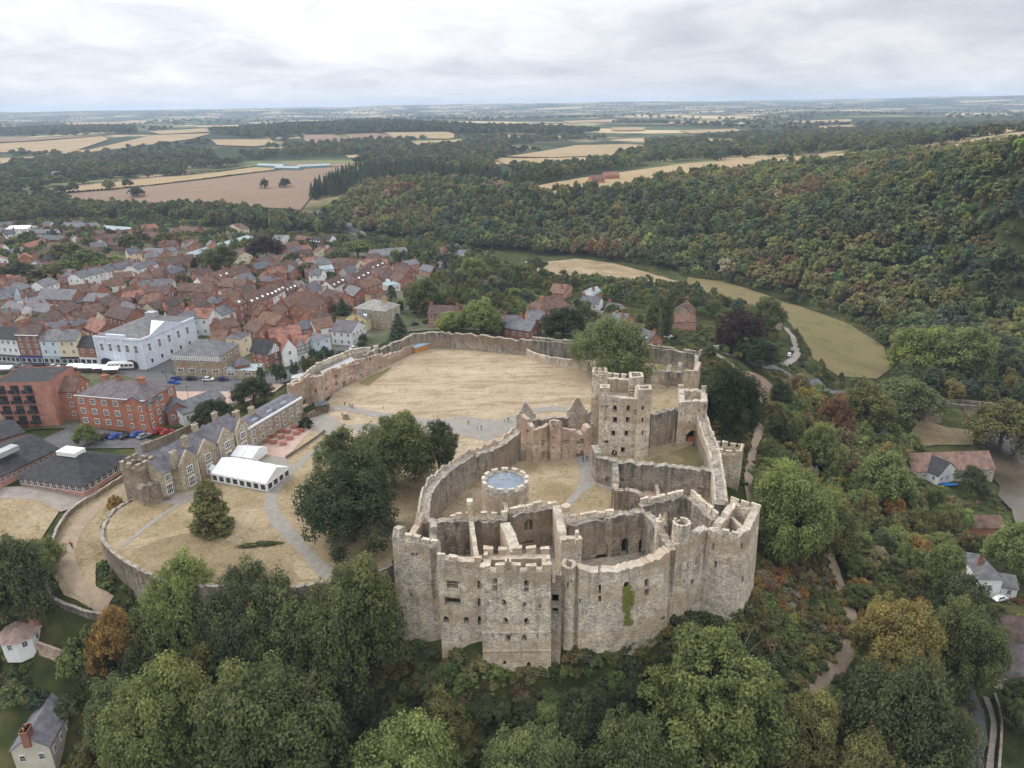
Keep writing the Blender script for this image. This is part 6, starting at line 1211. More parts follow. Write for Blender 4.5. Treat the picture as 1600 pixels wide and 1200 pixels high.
HAND = [
 (450,884,1062,100,'broad','mid','green tree left of centre under the garden path end','hi'),
 (355,905,1050,78,'broad','dark','dark tree wedged between bright green and darker tree below the garden','hi'),(485,928,1080,95,'broad','mid','green tree just left of the one against the castle tower','hi'),(250,935,1060,72,'broad','mid','green tree under the retaining wall, right of the orange one','hi'),(335,985,1120,92,'ash','olive','olive tree behind the large light green bottom tree','hi'),(540,1005,1140,92,'broad','dark','dark tree right of the widest bottom tree','hi'),(205,1050,1190,84,'broad','mid','green tree behind the long cottage on its right','hi'),(690,1070,1190,80,'broad','olive','olive tree on the slope just below the castle chamber block','hi'),(910,1065,1180,85,'broad','dark','dark green tree on the slope right of the projecting tower','hi'),
 (35,406,442,54,'broad','dark','dark tree at the left edge of the town park','mid'),(75,410,444,48,'broad','olive','olive tree in the town park behind the white terrace','mid'),(103,402,436,42,'broad','mid','green tree in the middle of the town park','mid'),(120,404,434,34,'broad','lime','lime green tree in the middle of the town park','mid'),(142,384,428,60,'broad','mid','tallest green tree in the town park','mid'),(162,402,432,30,'broad','lime','lime green tree at the right of the town park','mid'),(182,396,424,34,'broad','lime','yellow-green tree behind the white terrace roofs','mid'),(112,376,412,52,'broad','olive','olive tree behind the town park','mid'),(62,488,508,28,'broad','mid','green tree in the yard behind the shop row','mid'),(290,466,488,40,'broad','mid','green garden tree behind the assembly rooms','mid'),(345,458,480,30,'broad','olive','olive garden tree right of the assembly rooms','mid'),(482,408,434,36,'broad','mid','green tree beside the brown-roofed town halls','mid'),(530,388,414,44,'broad','mid','green tree left of the long slate hall','mid'),(560,372,402,46,'broad','light','light tree by the riverside road in town','mid'),(460,392,414,34,'broad','dark','dark tree right of the town copper beech','mid'),
 (275,1030,1262,155,'broad','light','large light green tree at the bottom left, right of the long cottage','hero'),(455,1012,1275,195,'broad','mid','widest green tree in the bottom row, left of centre','hero'),(640,1122,1330,150,'broad','light','round green tree cut by the bottom edge below the left castle tower','hero'),(825,1108,1320,140,'broad','mid','mid-green tree cut by the bottom edge below the projecting tower','hero'),(985,1092,1300,125,'ash','mid','green tree at the bottom edge left of the feathery ash','hero'),
 (1103,955,1190,178,'ash','light','large feathery light green ash below the corner tower','hero'),(305,862,1062,100,'broad','light','bright green tree below the garden retaining wall','hero'),(405,880,1075,125,'broad','dark','dark green tree right of the bright green one below the garden','hero'),(560,862,1090,142,'broad','mid','large green tree against the left castle tower','hero'),(192,935,1060,62,'tall','orange','orange autumn tree beside the lower end of the drive','hi'),(235,985,1090,70,'broad','dark','dark rounded tree under the orange one at lower left','hi'),
 (1392,1038,1270,165,'spread','dark','broad dark green tree at the bottom right beside the road','hero'),(1330,1118,1320,120,'ash','olive','pale olive tree at the bottom edge left of the broad dark one','hero'),(1240,1082,1250,110,'broad','olive','rounded olive tree at the foot of the woodland path','hero'),(1390,918,1080,112,'ash','yellow','yellow half-bare tree above the woodland path','hero'),(1490,925,1080,110,'broad','mid','green tree right of the yellow one','hero'),(1462,965,1070,75,'tall','dark','dark tall tree beside the road on the right','hi'),(1480,890,1010,90,'broad','dark','dark tree just left of the white house on the right','hi'),
 (1232,712,878,118,'broad','light','large light green tree on the slope right of the postern tower','hero'),(1132,556,696,92,'broad','deep','tall very dark green tree just outside the right-hand wall','hero'),(947,495,592,100,'spread','mid','huge spreading green tree inside the bailey wall','hero'),(556,705,868,145,'broad','deep','very dark broad tree in the castle garden beside the curtain wall','hero'),(535,655,760,64,'tall','mid','upright green tree at the left of the garden clump','hi'),(615,638,770,118,'broad','mid','broad green tree in the middle of the garden clump','hero'),(688,640,755,58,'tall','dark','dark tree at the right of the garden clump, by the bailey path','hi'),
 (338,741,852,72,'pine','olive','tall ragged pine on the lawn in front of the mansion','hi'),(48,832,985,90,'broad','dark','dark tree at the left edge above the garden house','hi'),(20,860,985,60,'broad','deep','very dark tree at the far left edge above the garden house','hi'),(70,835,900,60,'broad','light','light green tree top at the left edge beside the school lawn','hi'),(138,660,694,32,'broad','light','small light green tree in the car park','hi'),(335,620,668,52,'broad','deep','dark dome-shaped tree behind the mansion roof','hi'),(398,586,632,52,'broad','deep','dark dome-shaped tree beside the square, nearer the castle gate','hi'),
 (625,486,545,38,'conifer','blue','tall blue-green conifer by the street outside the bailey wall','hi'),(536,463,492,22,'conifer','blue','small blue-green spruce among the brick houses','mid'),(705,485,520,48,'broad','lime','light yellow-green tree in front of the brick house over the wall','hi'),(752,463,525,60,'broad','light','tall light green tree behind the bailey wall','hi'),(765,488,528,46,'broad','mid','green tree just right of the tall light green one behind the wall','hi'),(880,478,528,62,'broad','deep','dark evergreen dome behind the bailey wall','hi'),(1018,470,532,30,'column','mid','left of two tall columnar conifers behind the bailey wall','hi'),(1040,460,528,24,'column','dark','right of two tall columnar conifers behind the bailey wall','hi'),
 (1148,478,552,68,'broad','copper','dark copper beech near the lane right of the castle','hi'),(1195,460,520,50,'broad','mid','green tree right of the copper beech','hi'),(1180,525,575,62,'broad','deep','dark low trees at the road below the copper beech','hi'),(418,366,408,48,'broad','copper','large copper beech in the town','hi'),(345,378,432,60,'broad','mid','largest green tree in the town, left of the copper beech','hi'),(315,392,428,26,'tall','copper','dark purple tree hugging the largest green tree in the town','mid'),(205,362,395,38,'broad','mid','round green tree among far rows at the left of town','mid'),(260,360,385,30,'broad','olive','round dark olive tree among the far brick rows','mid'),
 (660,430,490,52,'broad','mid','tall green tree in the gardens right of the stone house','hi'),(740,400,440,46,'broad','light','light green tree with pale trunk in the gardens','hi'),(800,410,445,40,'broad','mid','round green tree at the edge of the dry field','hi'),(838,398,425,30,'broad','dark','dark round tree beside the dry field','mid'),(1345,585,680,70,'broad','olive','olive tree where the road bends to the bridge','hi'),(1300,612,690,52,'broad','rust','reddish autumn tree beside the lodge','hi'),(1560,625,702,90,'spread','olive','broad olive tree above the mill roof','hi'),(1410,585,660,95,'broad','mid','green tree overhanging the road before the bridge','hi'),(1500,500,600,90,'broad','light','light green tree standing beyond the bridge at right','hi'),(1430,505,590,80,'broad','lime','yellow-green tree at the corner of the meadow','hi'),(1570,810,900,70,'broad','light','light tree at the right edge above the white house','hi'),(1515,722,775,42,'tall','dark','dark upright conifer-like tree in front of the mill','hi'),(1590,1060,1130,70,'broad','mid','green tree at the right edge above the road','hi'),
 (414,278,296,14,'broad','dark','left of two lone trees in the big brown field','mid'),(446,276,294,16,'broad','dark','right of two lone trees in the big brown field','mid'),(215,289,309,22,'broad','dark','lone dark tree on the near edge of the big brown field','mid'),(1460,840,960,60,'ash','light','light feathery tree left of the white house','hi'),(1290,770,880,70,'broad','olive','olive tree over the woodland path','hi'),(1370,700,800,80,'broad','light','light green tree left of the mill','hi'),(1275,655,745,56,'broad','light','light green tree on the slope below the lodge','hi'),(1217,590,650,36,'broad','deep','dark tree between the hillside path and the road','hi')]
for (u, vt, vb, w_, st, col, lab, lod) in HAND: pt(u, vt, vb, w_, st, col, lab, lod)
for k, (u, vt, vb, w_) in enumerate([(409,568,602,13),(432,562,598,13),(440,566,600,14),(461,564,590,15),(489,540,566,13),(500,544,572,13),(509,537,566,13),(519,544,566,13),(568,518,540,13),(566,530,548,14)]):
    pt(u, vt, vb, w_, 'broad', 'blue', ['clipped dark street tree in the row outside the castle wall, %s from the left' % n for n in ('first', 'second', 'third', 'fourth', 'fifth', 'sixth', 'seventh', 'eighth', 'ninth', 'tenth')][k], 'mid', 'clipped street trees')
for k in range(4): pt(476+8*k, 555+k*1.5, 580-k*2, 11, 'column', 'olive', ['clipped hedge tree in dense group of four by the wall, %s from left' % n for n in ('first', 'second', 'third', 'fourth')][k], 'mid', 'dense group of clipped trees')
pt(480, 648, 672, 21, 'broad', 'deep', 'round clipped topiary ball beside the red tables', 'mid')
for u, vt, vb, w_, c_, lab in [(214,758,782,24,'mid','green bush beside the mansion tower'),(182,768,790,26,'orange','orange-brown bush on the retaining wall near the drive'),(168,815,835,22,'olive','small olive bush at the bend of the retaining wall'),(168,808,826,20,'brown','brown bush on the verge at the bend of the wall'),(288,824,838,14,'dark','small dark bush on the lawn left of the pine'),(432,848,862,10,'dark','tiny dark bush at the end of the garden hedge'),(30,1050,1085,60,'mid','green garden shrub beside the garden house'),(110,1075,1105,50,'dark','dark shrub behind the long cottage'),(130,985,1040,70,'light','ivy-green shrub mass hanging over the brick wall'),(60,1070,1100,40,'blue','blue-green shrub above the long cottage'),(715,965,990,10,'mid','green creeper growing on the left castle wall')]:
    pt(u, vt, vb, w_, 'bush', c_, lab, 'mid', cat='bush')
# ---- growth that is spread over the ground
CAND = []
def zone(poly, sp, rr, hh, pal, styles, key, jit=.45, clump=None, off=0):
    W = np.array([PT(u, v)[:2] for u, v in poly]); x0, y0 = W.min(0); x1, y1 = W.max(0); gx, gy = np.meshgrid(np.arange(x0, x1, sp), np.arange(y0, y1, sp)); gx = gx.ravel()+rng.uniform(-jit, jit, gx.size)*sp; gy = gy.ravel()+rng.uniform(-jit, jit, gy.size)*sp
    z = T(gx, gy); q = np.stack([gx, gy, z], 1)-CAM; D = q @ FW; u = 800+FPX*(q @ RT)/D; v = 600-FPX*(q @ UP)/D
    ok = (D > 5) & inpoly(u, v, poly); gx, gy, z, D = gx[ok], gy[ok], z[ok], D[ok]
    if clump is not None:
        nv_ = np.array([mnoise.noise((a*clump[0], b_*clump[0], 4.2)) for a, b_ in zip(gx, gy)]); ok = nv_ > clump[1]; gx, gy, z, D = gx[ok], gy[ok], z[ok], D[ok]
    ok = np.ones(len(gx), bool)
    for e in EXCL:
        ex = [p[0] for p in e]; ey = [p[1] for p in e]; m = (gx > min(ex)) & (gx < max(ex)) & (gy > min(ey)) & (gy < max(ey)) & ok
        if m.any(): i = np.where(m)[0]; ok[i[inpoly(gx[i], gy[i], e)]] = False
    names, ws = zip(*pal); sn, sw = zip(*styles)
    for a, b_, c, d in zip(gx[ok], gy[ok], z[ok], D[ok]):
        pick = random.choices(names, ws)[0]; pn = mnoise.noise((a*.011, b_*.011, 8.4))+.5*mnoise.noise((a*.03, b_*.03, 2.1))
        if key == 'hill wood' and 'rust' in names: pick = random.choices(('brown', 'olive', 'rust', 'pale', 'mid'), (4, 3, .9, .5, 1.5))[0] if pn > .22 else random.choices(('olive', 'light', 'mid', 'lime'), (4, 2, 3, .4))[0] if pn > .02 else random.choices(('dark', 'mid', 'olive', 'blue'), (4, 4, 2, 1))[0]
        if key == 'u' and 'pale' in names and 'yellow' in names: pn = mnoise.noise((a*.05, b_*.05, 8.4))+.4*mnoise.noise((a*.15, b_*.15, 2.1)); pick = random.choices(('brown', 'pale', 'orange', 'rust', 'olive'), (4, 3, 1.6, .8, 1))[0] if pn > .06 else random.choices(('light', 'olive', 'mid', 'dark', 'yellow'), (3, 3, 3, 1, .7))[0]
        c += farn(a, b_) if d > 1400 else 0
        CAND.append([a, b_, c, rng.uniform(*rr), rng.uniform(*hh), pick, random.choices(sn, sw)[0], key, d])
GREEN = [('mid', 5), ('dark', 4), ('olive', 4), ('light', 2), ('blue', 2)]
AUT = [('mid', 5), ('dark', 4.5), ('olive', 5), ('light', 1.5), ('brown', 1.0), ('rust', .15), ('yellow', .2), ('orange', .12), ('blue', 1)]
RIV = [('light', 3.4), ('mid', 3.4), ('olive', 4.2), ('dark', 1.4), ('yellow', 1.5), ('brown', 2.2), ('orange', .7), ('pale', .8)]
BR = [('broad', 5), ('tall', 2), ('ash', 1.5), ('spread', 1)]
hand_xy = [(t[3][0], t[3][1]) for t in TREES]
zone([(500,345),(560,300),(640,287),(760,294),(815,308),(930,305),(1000,297),(1050,289),(1110,278),(1180,271),(1280,263),(1380,253),(1450,250),(1600,240),(1720,240),(1720,620),(1600,610),(1520,575),(1420,552),(1385,515),(1270,468),(1120,432),(1000,412),(860,398),(700,384),(560,362)], 9.0, (4.8,8.6), (10,18), AUT, BR, 'hill wood')
zone([(900,395),(900,330),(1200,290),(1600,262),(1720,262),(1720,600),(1520,570),(1400,540),(1270,466),(1100,428)], 6.5, (2.4,4), (3,5), AUT, [('bush', 1)], 'hill wood')
zone([(560,300),(480,315),(500,290),(560,272),(640,268),(760,282),(815,300),(760,294),(640,287)], 8, (3,4.5), (15,22), [('dark',5),('deep',3),('blue',3)], [('conifer',1)], 'hill wood')
zone([(770,420),(820,430),(870,442),(1000,450),(1060,455),(1100,466),(1170,490),(1220,508),(1190,512),(1120,505),(1000,482),(900,458),(800,452)], 9, (2.6,4.8), (6,11), GREEN, BR, 'riverside gardens')
zone([(640,478),(680,430),(780,450),(850,472),(960,492),(1010,505),(900,505),(820,500),(720,480),(650,505)], 8, (1.8,4), (4,9), GREEN+[('lime',1),('rust',.3)], BR, 'gardens behind the castle')
zone([(600,400),(650,385),(700,392),(770,410),(780,440),(700,432),(640,425),(610,410)], 9, (3,5), (8,13), GREEN, BR, 'trees behind the town')
zone([(1185,800),(1205,640),(1240,622),(1300,640),(1360,665),(1420,705),(1425,765),(1500,800),(1508,880),(1530,960),(1495,1000),(1490,1090),(1480,1300),(1210,1300),(1240,1130),(1345,1020),(1348,960),(1310,880),(1290,840),(1250,830)], 5.9, (3.0,5.4), (6.5,12), RIV, BR, 'wooded right bank')
zone([(140,1030),(250,960),(330,965),(480,965),(600,1010),(620,1075),(750,1120),(870,1120),(1000,1090),(1090,1120),(1180,1110),(1225,1150),(1200,1360),(0,1400),(170,1160),(140,1100)], 6.0, (3.0,5.4), (6,10), [('mid',4),('dark',4),('olive',3),('light',2),('brown',.7)], BR, 'slope below the castle')
zone([(-60,362),(-60,322),(40,324),(130,328),(230,332),(330,330),(400,338),(450,347),(520,352),(560,364),(440,366),(250,346),(100,344)], 9.5, (4.6,7), (11,17), GREEN, BR, 'belt behind the town')
zone([(-60,440),(60,415),(130,405),(190,400),(230,380),(320,390),(400,400),(450,392),(560,395),(640,405),(640,380),(440,370),(250,346),(-60,350)], 9, (2.4,4.8), (5,9.5), GREEN+[('lime',1.5)], BR, 'town gardens', clump=(.02, -.22))
zone([(-30,560),(-30,440),(120,420),(400,410),(620,410),(640,500),(560,520),(430,530),(300,545)], 11, (1.4,2.8), (3.5,6), GREEN+[('lime',1)], BR, 'town gardens')
zone([(1395,600),(1440,560),(1520,585),(1700,640),(1700,690),(1590,680),(1530,640),(1450,625),(1400,618)], 8, (3.6,5.5), (8,13), GREEN, BR, 'riverside by the bridge')
zone([(1390,590),(1330,515),(1240,478),(1120,440),(1060,432),(1060,425),(1180,448),(1290,488),(1390,530),(1430,560)], 8.5, (3.2,5), (7,11), GREEN+[('light',2)], BR, 'riverside by the bridge')
zone([(1235,508),(1262,545),(1300,585),(1390,600),(1390,615),(1290,606),(1250,575)], 5, (1.2,2.2), (2,4), GREEN, [('bush',1)], 'lane hedge')
zone([(1085,555),(1150,545),(1215,520),(1225,570),(1180,570),(1140,560)], 6, (1.5,3), (3,6), GREEN, BR, 'lane trees')
zone([(-20,985),(100,960),(170,985),(140,1060),(170,1110),(120,1100),(60,1060),(-20,1080)], 3.4, (1.2,2.6), (2,4.5), GREEN, [('bush',1)], 'cottage garden')
zone([(-60,320),(-60,245),(60,245),(200,242),(330,240),(420,246),(400,256),(330,266),(240,276),(130,288),(60,296),(20,305)], 15, (6,8.5), (12,17), GREEN, BR, 'far woods', clump=(.006, -.12))
zone([(520,265),(560,250),(700,228),(800,226),(790,244),(760,262),(830,298),(760,282),(640,266)], 15, (5.5,8), (12,17), GREEN, BR, 'far woods', clump=(.006, -.25))
zone([(860,287),(960,268),(1060,254),(1180,244),(1300,238),(1400,236),(1500,226),(1610,214),(1610,190),(1300,205),(1010,222),(1010,245),(900,262),(800,268),(830,290)], 17, (6,8.5), (12,17), GREEN, BR, 'far woods', clump=(.004, -.2))
zone([(320,209),(450,198),(600,191),(750,198),(940,207),(900,213),(720,208),(560,208),(480,211),(400,218)], 17, (7,10), (14,19), [('dark',3),('mid',2),('deep',2)], BR, 'far ridge wood')
zone([(-40,204),(210,205),(215,213),(120,213),(-40,215)], 20, (7,10), (14,19), [('dark',3),('mid',2),('deep',2)], BR, 'far ridge wood')
zone([(440,230),(560,222),(720,217),(950,219),(800,228),(700,236),(560,246),(450,252),(330,238)], 22, (6,9), (12,17), GREEN, BR, 'far woods', clump=(.004, -.1))
zone([(1610,600),(1950,600),(1950,1300),(1640,1300),(1650,1000),(1660,830)], 9, (3.6,5.6), (8,13), GREEN, BR, 'wooded right bank')
_n0 = len(CAND)
for _ in range(9000):      # hedgerow and copse trees over the far farmland
    az = math.radians(random.uniform(-42, 42)); r_ = 1100*math.exp(random.uniform(0, math.log(9))); x, y = r_*math.sin(az), r_*math.cos(az)
    if mnoise.noise((x*.0016, y*.0016, 1.3))+.35*mnoise.noise((x*.006, y*.006, 2.3)) < .02: continue
    CAND.append([x, y, None, random.uniform(6, 10), random.uniform(10, 15), random.choices(('dark', 'mid', 'olive', 'deep'), (3, 3, 2, 2))[0], 'broad', 'far farmland trees', r_])
fp = [e for e in EXCL if max(math.hypot(*p) for p in e) > 800]
xx = np.array([c[0] for c in CAND[_n0:]]); yy = np.array([c[1] for c in CAND[_n0:]]); bad = np.zeros(len(xx), bool)
for e in fp: bad |= inpoly(xx, yy, e)
zz_ = T(xx, yy); kept = []
for c, b_, z_ in zip(CAND[_n0:], bad, zz_):
    if not b_:
        fr_ = min(max((math.hypot(c[0], c[1])-1500)/3000, 0), 1); c[2] = z_+farn(c[0], c[1]); kept.append(c)
CAND = CAND[:_n0]+kept
hx = np.array([t[3][0] for t in TREES]); hy = np.array([t[3][1] for t in TREES])
CAND = [c for c in CAND if c[8] > 1200 or np.min(np.hypot(hx-c[0], hy-c[1])) > c[3]*.75]
# the largest in the picture become trees of their own
order = sorted(range(len(CAND)), key=lambda i: -CAND[i][3]/CAND[i][8]); ind = set(); NIND = 300-len(TREES)
EXTRA = [p[:2] for p in gr([(1270,860),(1300,860),(1345,960),(1365,1010),(1345,1060),(1290,1120),(1225,1160),(1200,1130),(1240,1150),(1270,1060),(1290,1000)])]
for EX in (EXTRA, *[[p[:2] for p in gr(q)] for q in ([(1405,738),(1560,742),(1575,800),(1500,800),(1415,780)], [(1495,905),(1610,912),(1610,965),(1505,950)], [(1545,995),(1650,1000),(1650,1110),(1542,1115)], [(1488,1040),(1545,1040),(1562,1260),(1478,1260)])]):
    _m = inpoly([c[0] for c in CAND], [c[1] for c in CAND], EX); CAND = [c for c, k in zip(CAND, _m) if not k]
order = sorted(range(len(CAND)), key=lambda i: -CAND[i][3]/CAND[i][8])
def inview(c):
    u, v, D = proj((c[0], c[1], c[2]+c[4]*.7)); return -20 < u < 1620 and v < 1215
for i in order:
    c = CAND[i]
    if c[6] == 'bush' or not inview(c): continue
    ind.add(i)
    if len(ind) >= NIND: break
PL = {'hill wood': 'in the hillside wood beyond the river', 'riverside gardens': 'in the gardens beside the river meadow', 'gardens behind the castle': 'in the gardens behind the bailey wall', 'trees behind the town': 'behind the long slate hall in town', 'wooded right bank': 'on the wooded bank right of the castle', 'slope below the castle': 'on the wooded slope below the castle front', 'belt behind the town': 'in the tree belt behind the town', 'town gardens': 'in the town gardens', 'riverside by the bridge': 'along the river by the bridge', 'lane trees': 'beside the lane below the castle'}
for i in sorted(ind, key=lambda i: -CAND[i][8]):
    x, y, z_, r, h, col, st, key, d = CAND[i]
    o = plant(x, y, r, h, st, col, None, 'hi' if r/d*FPX*2 > 45 else 'mid', z=z_, group='trees '+PL.get(key, key)); o['key'] = PL.get(key, key)
# ---- the rest grows as masses
SRC = bpy.data.collections.new('growth_sources'); SI = {}
def source(style, col, lod):
    k = (style, random.randrange(3), lod)
    if k not in SI:
        me = SPC[style] if style in SPC else random.choice([CR[lod][i] for i, (s, _) in enumerate(HI) if s == style])
        o = bpy.data.objects.new('growth_%03d' % len(SI), me); SRC.objects.link(o); o.material_slots[0].link = 'OBJECT'; o.material_slots[0].material = M['growth']; SI[k] = len(SI)
    return SI[k], G_[col]
def gn():
    g = bpy.data.node_groups.new('scatter', 'GeometryNodeTree'); g.interface.new_socket('Geometry', in_out='INPUT', socket_type='NodeSocketGeometry'); g.interface.new_socket('Geometry', in_out='OUTPUT', socket_type='NodeSocketGeometry')
    i = g.nodes.new('NodeGroupInput'); o = g.nodes.new('NodeGroupOutput'); n = g.nodes.new('GeometryNodeInstanceOnPoints'); c = g.nodes.new('GeometryNodeCollectionInfo'); c.inputs[0].default_value = SRC; c.inputs['Separate Children'].default_value = True; c.inputs['Reset Children'].default_value = True
    def at(nm, ty): a = g.nodes.new('GeometryNodeInputNamedAttribute'); a.data_type = ty; a.inputs[0].default_value = nm; return [s for s in a.outputs if s.enabled][0]
    l = g.links.new; l(i.outputs[0], n.inputs['Points']); l(c.outputs[0], n.inputs['Instance']); n.inputs['Pick Instance'].default_value = True
    l(at('idx', 'INT'), n.inputs['Instance Index']); l(at('rot', 'FLOAT_VECTOR'), n.inputs['Rotation']); l(at('scl', 'FLOAT_VECTOR'), n.inputs['Scale']); l(n.outputs[0], o.inputs[0]); return g
GN = None
def scatter(name, label, cat, items):
    """items: x, y, z, r, h, source index, hz"""
    global GN
    GN = GN or gn(); me = bpy.data.meshes.new(name); me.from_pydata([(a[0], a[1], a[2]) for a in items], [], [])
    for nm, ty, dt in (('idx', 'INT', [a[5][0] for a in items]), ('tint', 'FLOAT_COLOR', [x for a in items for x in (*[q*random.uniform(.98, 1.28) for q in a[5][1]], 1)]), ('rot', 'FLOAT_VECTOR', [x for a in items for x in (0, 0, random.uniform(0, 6.28))]), ('scl', 'FLOAT_VECTOR', [x for a in items for x in (a[3], a[3], a[4]/a[6])])):
        at = me.attributes.new(nm, ty, 'POINT'); at.data.foreach_set({'INT': 'value', 'FLOAT_COLOR': 'color'}.get(ty, 'vector'), dt)
    o = obj(name, me); tag(o, label, cat, kind='stuff'); md = o.modifiers.new('scatter', 'NODES'); md.node_group = GN; return o
groups = {}
for i, c in enumerate(CAND):
    if i in ind: continue
    x, y, z_, r, h, col, st, key, d = c; lod = 'mid' if d < 420 else 'lo'; groups.setdefault(key, []).append((x, y, z_+(.08*h if st != 'bush' else -.2), r, h, (lambda q_: (q_[0], tuple(v_*(1.22 if key == 'hill wood' else 1) for v_ in q_[1])))(source(st, col, lod)), HZ[st]))
for key, it in groups.items(): scatter({'hill wood': 'woodland', 'lane hedge': 'hedge_growth', 'cottage garden': 'shrubbery'}.get(key, 'tree_growth'), 'mass of trees and shrubs '+PL.get(key, 'of the '+key), 'trees', it)
# undergrowth on the banks round the castle
def undergrowth(poly, sp, rr, pal, label, hk=.9, clump=None):
    global CAND
    CAND = []; zone(poly, sp, rr, (1, 1), pal, [('bush', 1)], 'u', clump=clump)
    scatter('undergrowth', label, 'undergrowth', [(c[0], c[1], c[2]-.25, c[3], c[3]*random.uniform(.7, 1.3)*hk*1.1, source('bush2', c[5], 'mid'), 1.1) for c in CAND])
undergrowth([(600,985),(760,1040),(860,1040),(1000,985),(1090,960),(1180,945),(1200,1000),(1250,1080),(1190,1150),(900,1190),(600,1190),(380,1150),(260,1060),(330,960),(480,930),(560,920)], 2.2, (1.5,3.1), [('mid',5),('dark',4),('olive',2),('brown',1.2),('light',2)], 'green scrub on the slope below the castle front')
undergrowth([(1170,945),(1196,860),(1190,800),(1176,760),(1160,745),(1175,700),(1195,640),(1215,610),(1240,640),(1230,720),(1280,830),(1310,900),(1332,985),(1300,1040),(1250,1090),(1200,1010)], 1.9, (1.1,2.4), [('mid',2.5),('dark',1),('olive',3),('brown',3.4),('rust',.6),('orange',1.0),('yellow',1.3),('light',2.6),('pale',.8)], 'autumn-tinted scrub on the bank right of the castle')
undergrowth([(150,878),(180,878),(255,912),(330,935),(330,960),(250,960),(170,950),(140,1000),(120,1080),(170,1160),(140,1230),(260,1200),(300,1010),(200,960),(165,925)], 2.0, (.8,1.7), [('mid',4),('dark',3),('light',2),('olive',2)], 'ivy and scrub under the garden retaining wall')
undergrowth([(1345,760),(1420,700),(1500,790),(1540,860),(1545,950),(1500,1010),(1495,1200),(1250,1200),(1350,1020),(1345,900)], 3.2, (1.0,2.2), RIV, 'undergrowth among the trees of the right bank')
undergrowth([(640,480),(700,440),(780,450),(860,475),(990,500),(1090,510),(1210,515),(1215,560),(1100,548),(1000,530),(830,515),(700,512),(660,505)], 3.6, (.8,1.8), GREEN+[('lime',1),('rust',.4)], 'garden shrubs behind the bailey wall')
undergrowth([(620,860),(640,760),(668,750),(655,810),(625,850),(600,900),(560,925),(520,905),(600,870)], 1.8, (.7,1.4), [('deep',3),('dark',3),('brown',1)], 'dark scrub under the trees beside the curtain wall')
undergrowth([(1092,560),(1110,552),(1150,570),(1178,604),(1186,640),(1172,690),(1160,740),(1166,770),(1140,745),(1120,690),(1106,640)], 1.8, (.7,1.6), [('mid',2),('olive',2.4),('brown',2.4),('rust',.9),('dark',2)], 'bracken and scrub between the right-hand wall and the path')
undergrowth([(-30,955),(90,950),(150,985),(170,1060),(165,1160),(130,1230),(95,1230),(120,1100),(60,1060),(-30,1130)], 2.4, (.8,1.8), [('mid',4),('light',2),('dark',2),('olive',1),('lime',.6)], 'garden shrubs round the cottage at the bottom left')
undergrowth([(1200,560),(1225,560),(1262,600),(1330,640),(1400,690),(1420,760),(1350,760),(1260,660),(1215,600)], 2.6, (.9,2), RIV, 'scrub beside the road to the bridge')
undergrowth([(1500,775),(1560,765),(1640,850),(1640,1010),(1520,930),(1500,860)], 4.2, (.8,1.8), RIV, 'garden shrubs between the mill and the white house')
# ---------------------------------------------------------------- garden walls, bridge
def follow(pts, h): return [(p[0], p[1], T1(p[0], p[1])+h) for p in pts]
t = thing('garden_retaining_wall', 'long curved grey stone retaining wall holding up the castle garden', 'wall', O0)
rw = [np.array((*p[:2], z)) for p, z in zip(w3([(205,782,0),(180,797,0),(163,822,0),(161,845,0),(180,868,0),(215,891,0),(255,909,0),(300,917,0),(360,918,0),(420,921,0),(470,918,0),(512,911,0),(562,908,0),(614,884,0)]), [.2,.5,.7,.8,.8,.8,.8,.7,.6,.6,.6,.6,.6,.6])]
wall(t, [tuple(p) for p in spline(rw, 3)], .9, -14, side='C', mat='stone_grey', rough=.2)
t = thing('drive_wall', 'low stone wall along the outer side of the curving drive', 'wall', O0)
dw = [np.array((*p[:2], T1(p[0], p[1])+1.5)) for p in gr([(214,738),(185,755),(150,778),(118,797),(98,820),(84,850),(76,885),(75,918),(80,938)])]; wall(t, [tuple(p) for p in spline(dw, 3)], .7, -12, side='C', mat='stone_dark', rough=.12)
t = thing('lower_drive_wall', 'grey stone wall below the lower bend of the drive', 'wall', O0)
dw = [np.array((*p[:2], T1(p[0], p[1])+1.2)) for p in gr([(80,938),(105,950),(135,960),(165,966)])]; wall(t, [tuple(p) for p in spline(dw, 3)], .7, -16, side='C', mat='stone_grey', rough=.12)
t = thing('brick_garden_wall', 'pink brick garden wall running from the octagonal garden house', 'wall', O0)
dw = [np.array((*p[:2], T1(p[0], p[1])+3.2)) for p in gr([(62,1020),(90,1030),(118,1040)])]; wall(t, [tuple(p) for p in spline(dw, 3)], .5, -22, side='C', mat='stone_pink', rough=.05)
t = thing('terrace_fence', 'low wooden wall between the red tables and the lawn', 'fence', O0); dw = [(*p[:2], 1.0) for p in w3([(447,717,0),(488,690,0),(508,675,0)])]; wall(t, dw, .25, -1, side='C', mat='stone_dark', rough=.03); EXCL
t = thing('school_boundary_wall', 'dark stone wall behind the parked cars and mansion tower', 'wall', O0); dw = [(*p[:2], 2.2) for p in w3([(222,705,0),(262,690,0),(300,672,0),(325,660,0)])]; wall(t, dw, .5, -2, side='C', mat='stone_dark', rough=.1)
t = thing('bank_wall', 'rubble stone wall at the foot of the slope beside the road on the right', 'wall', O0); dw = [np.array((*p[:2], T1(p[0], p[1])+1.5)) for p in gr([(1555,1260),(1560,1190),(1563,1130),(1552,1090)])]; wall(t, [tuple(p) for p in spline(dw, 3)], .5, -40, side='C', mat='stone_dark', rough=.1)
t = thing('stone_bridge', 'low stone bridge carrying the road over the river at right', 'bridge', O0)
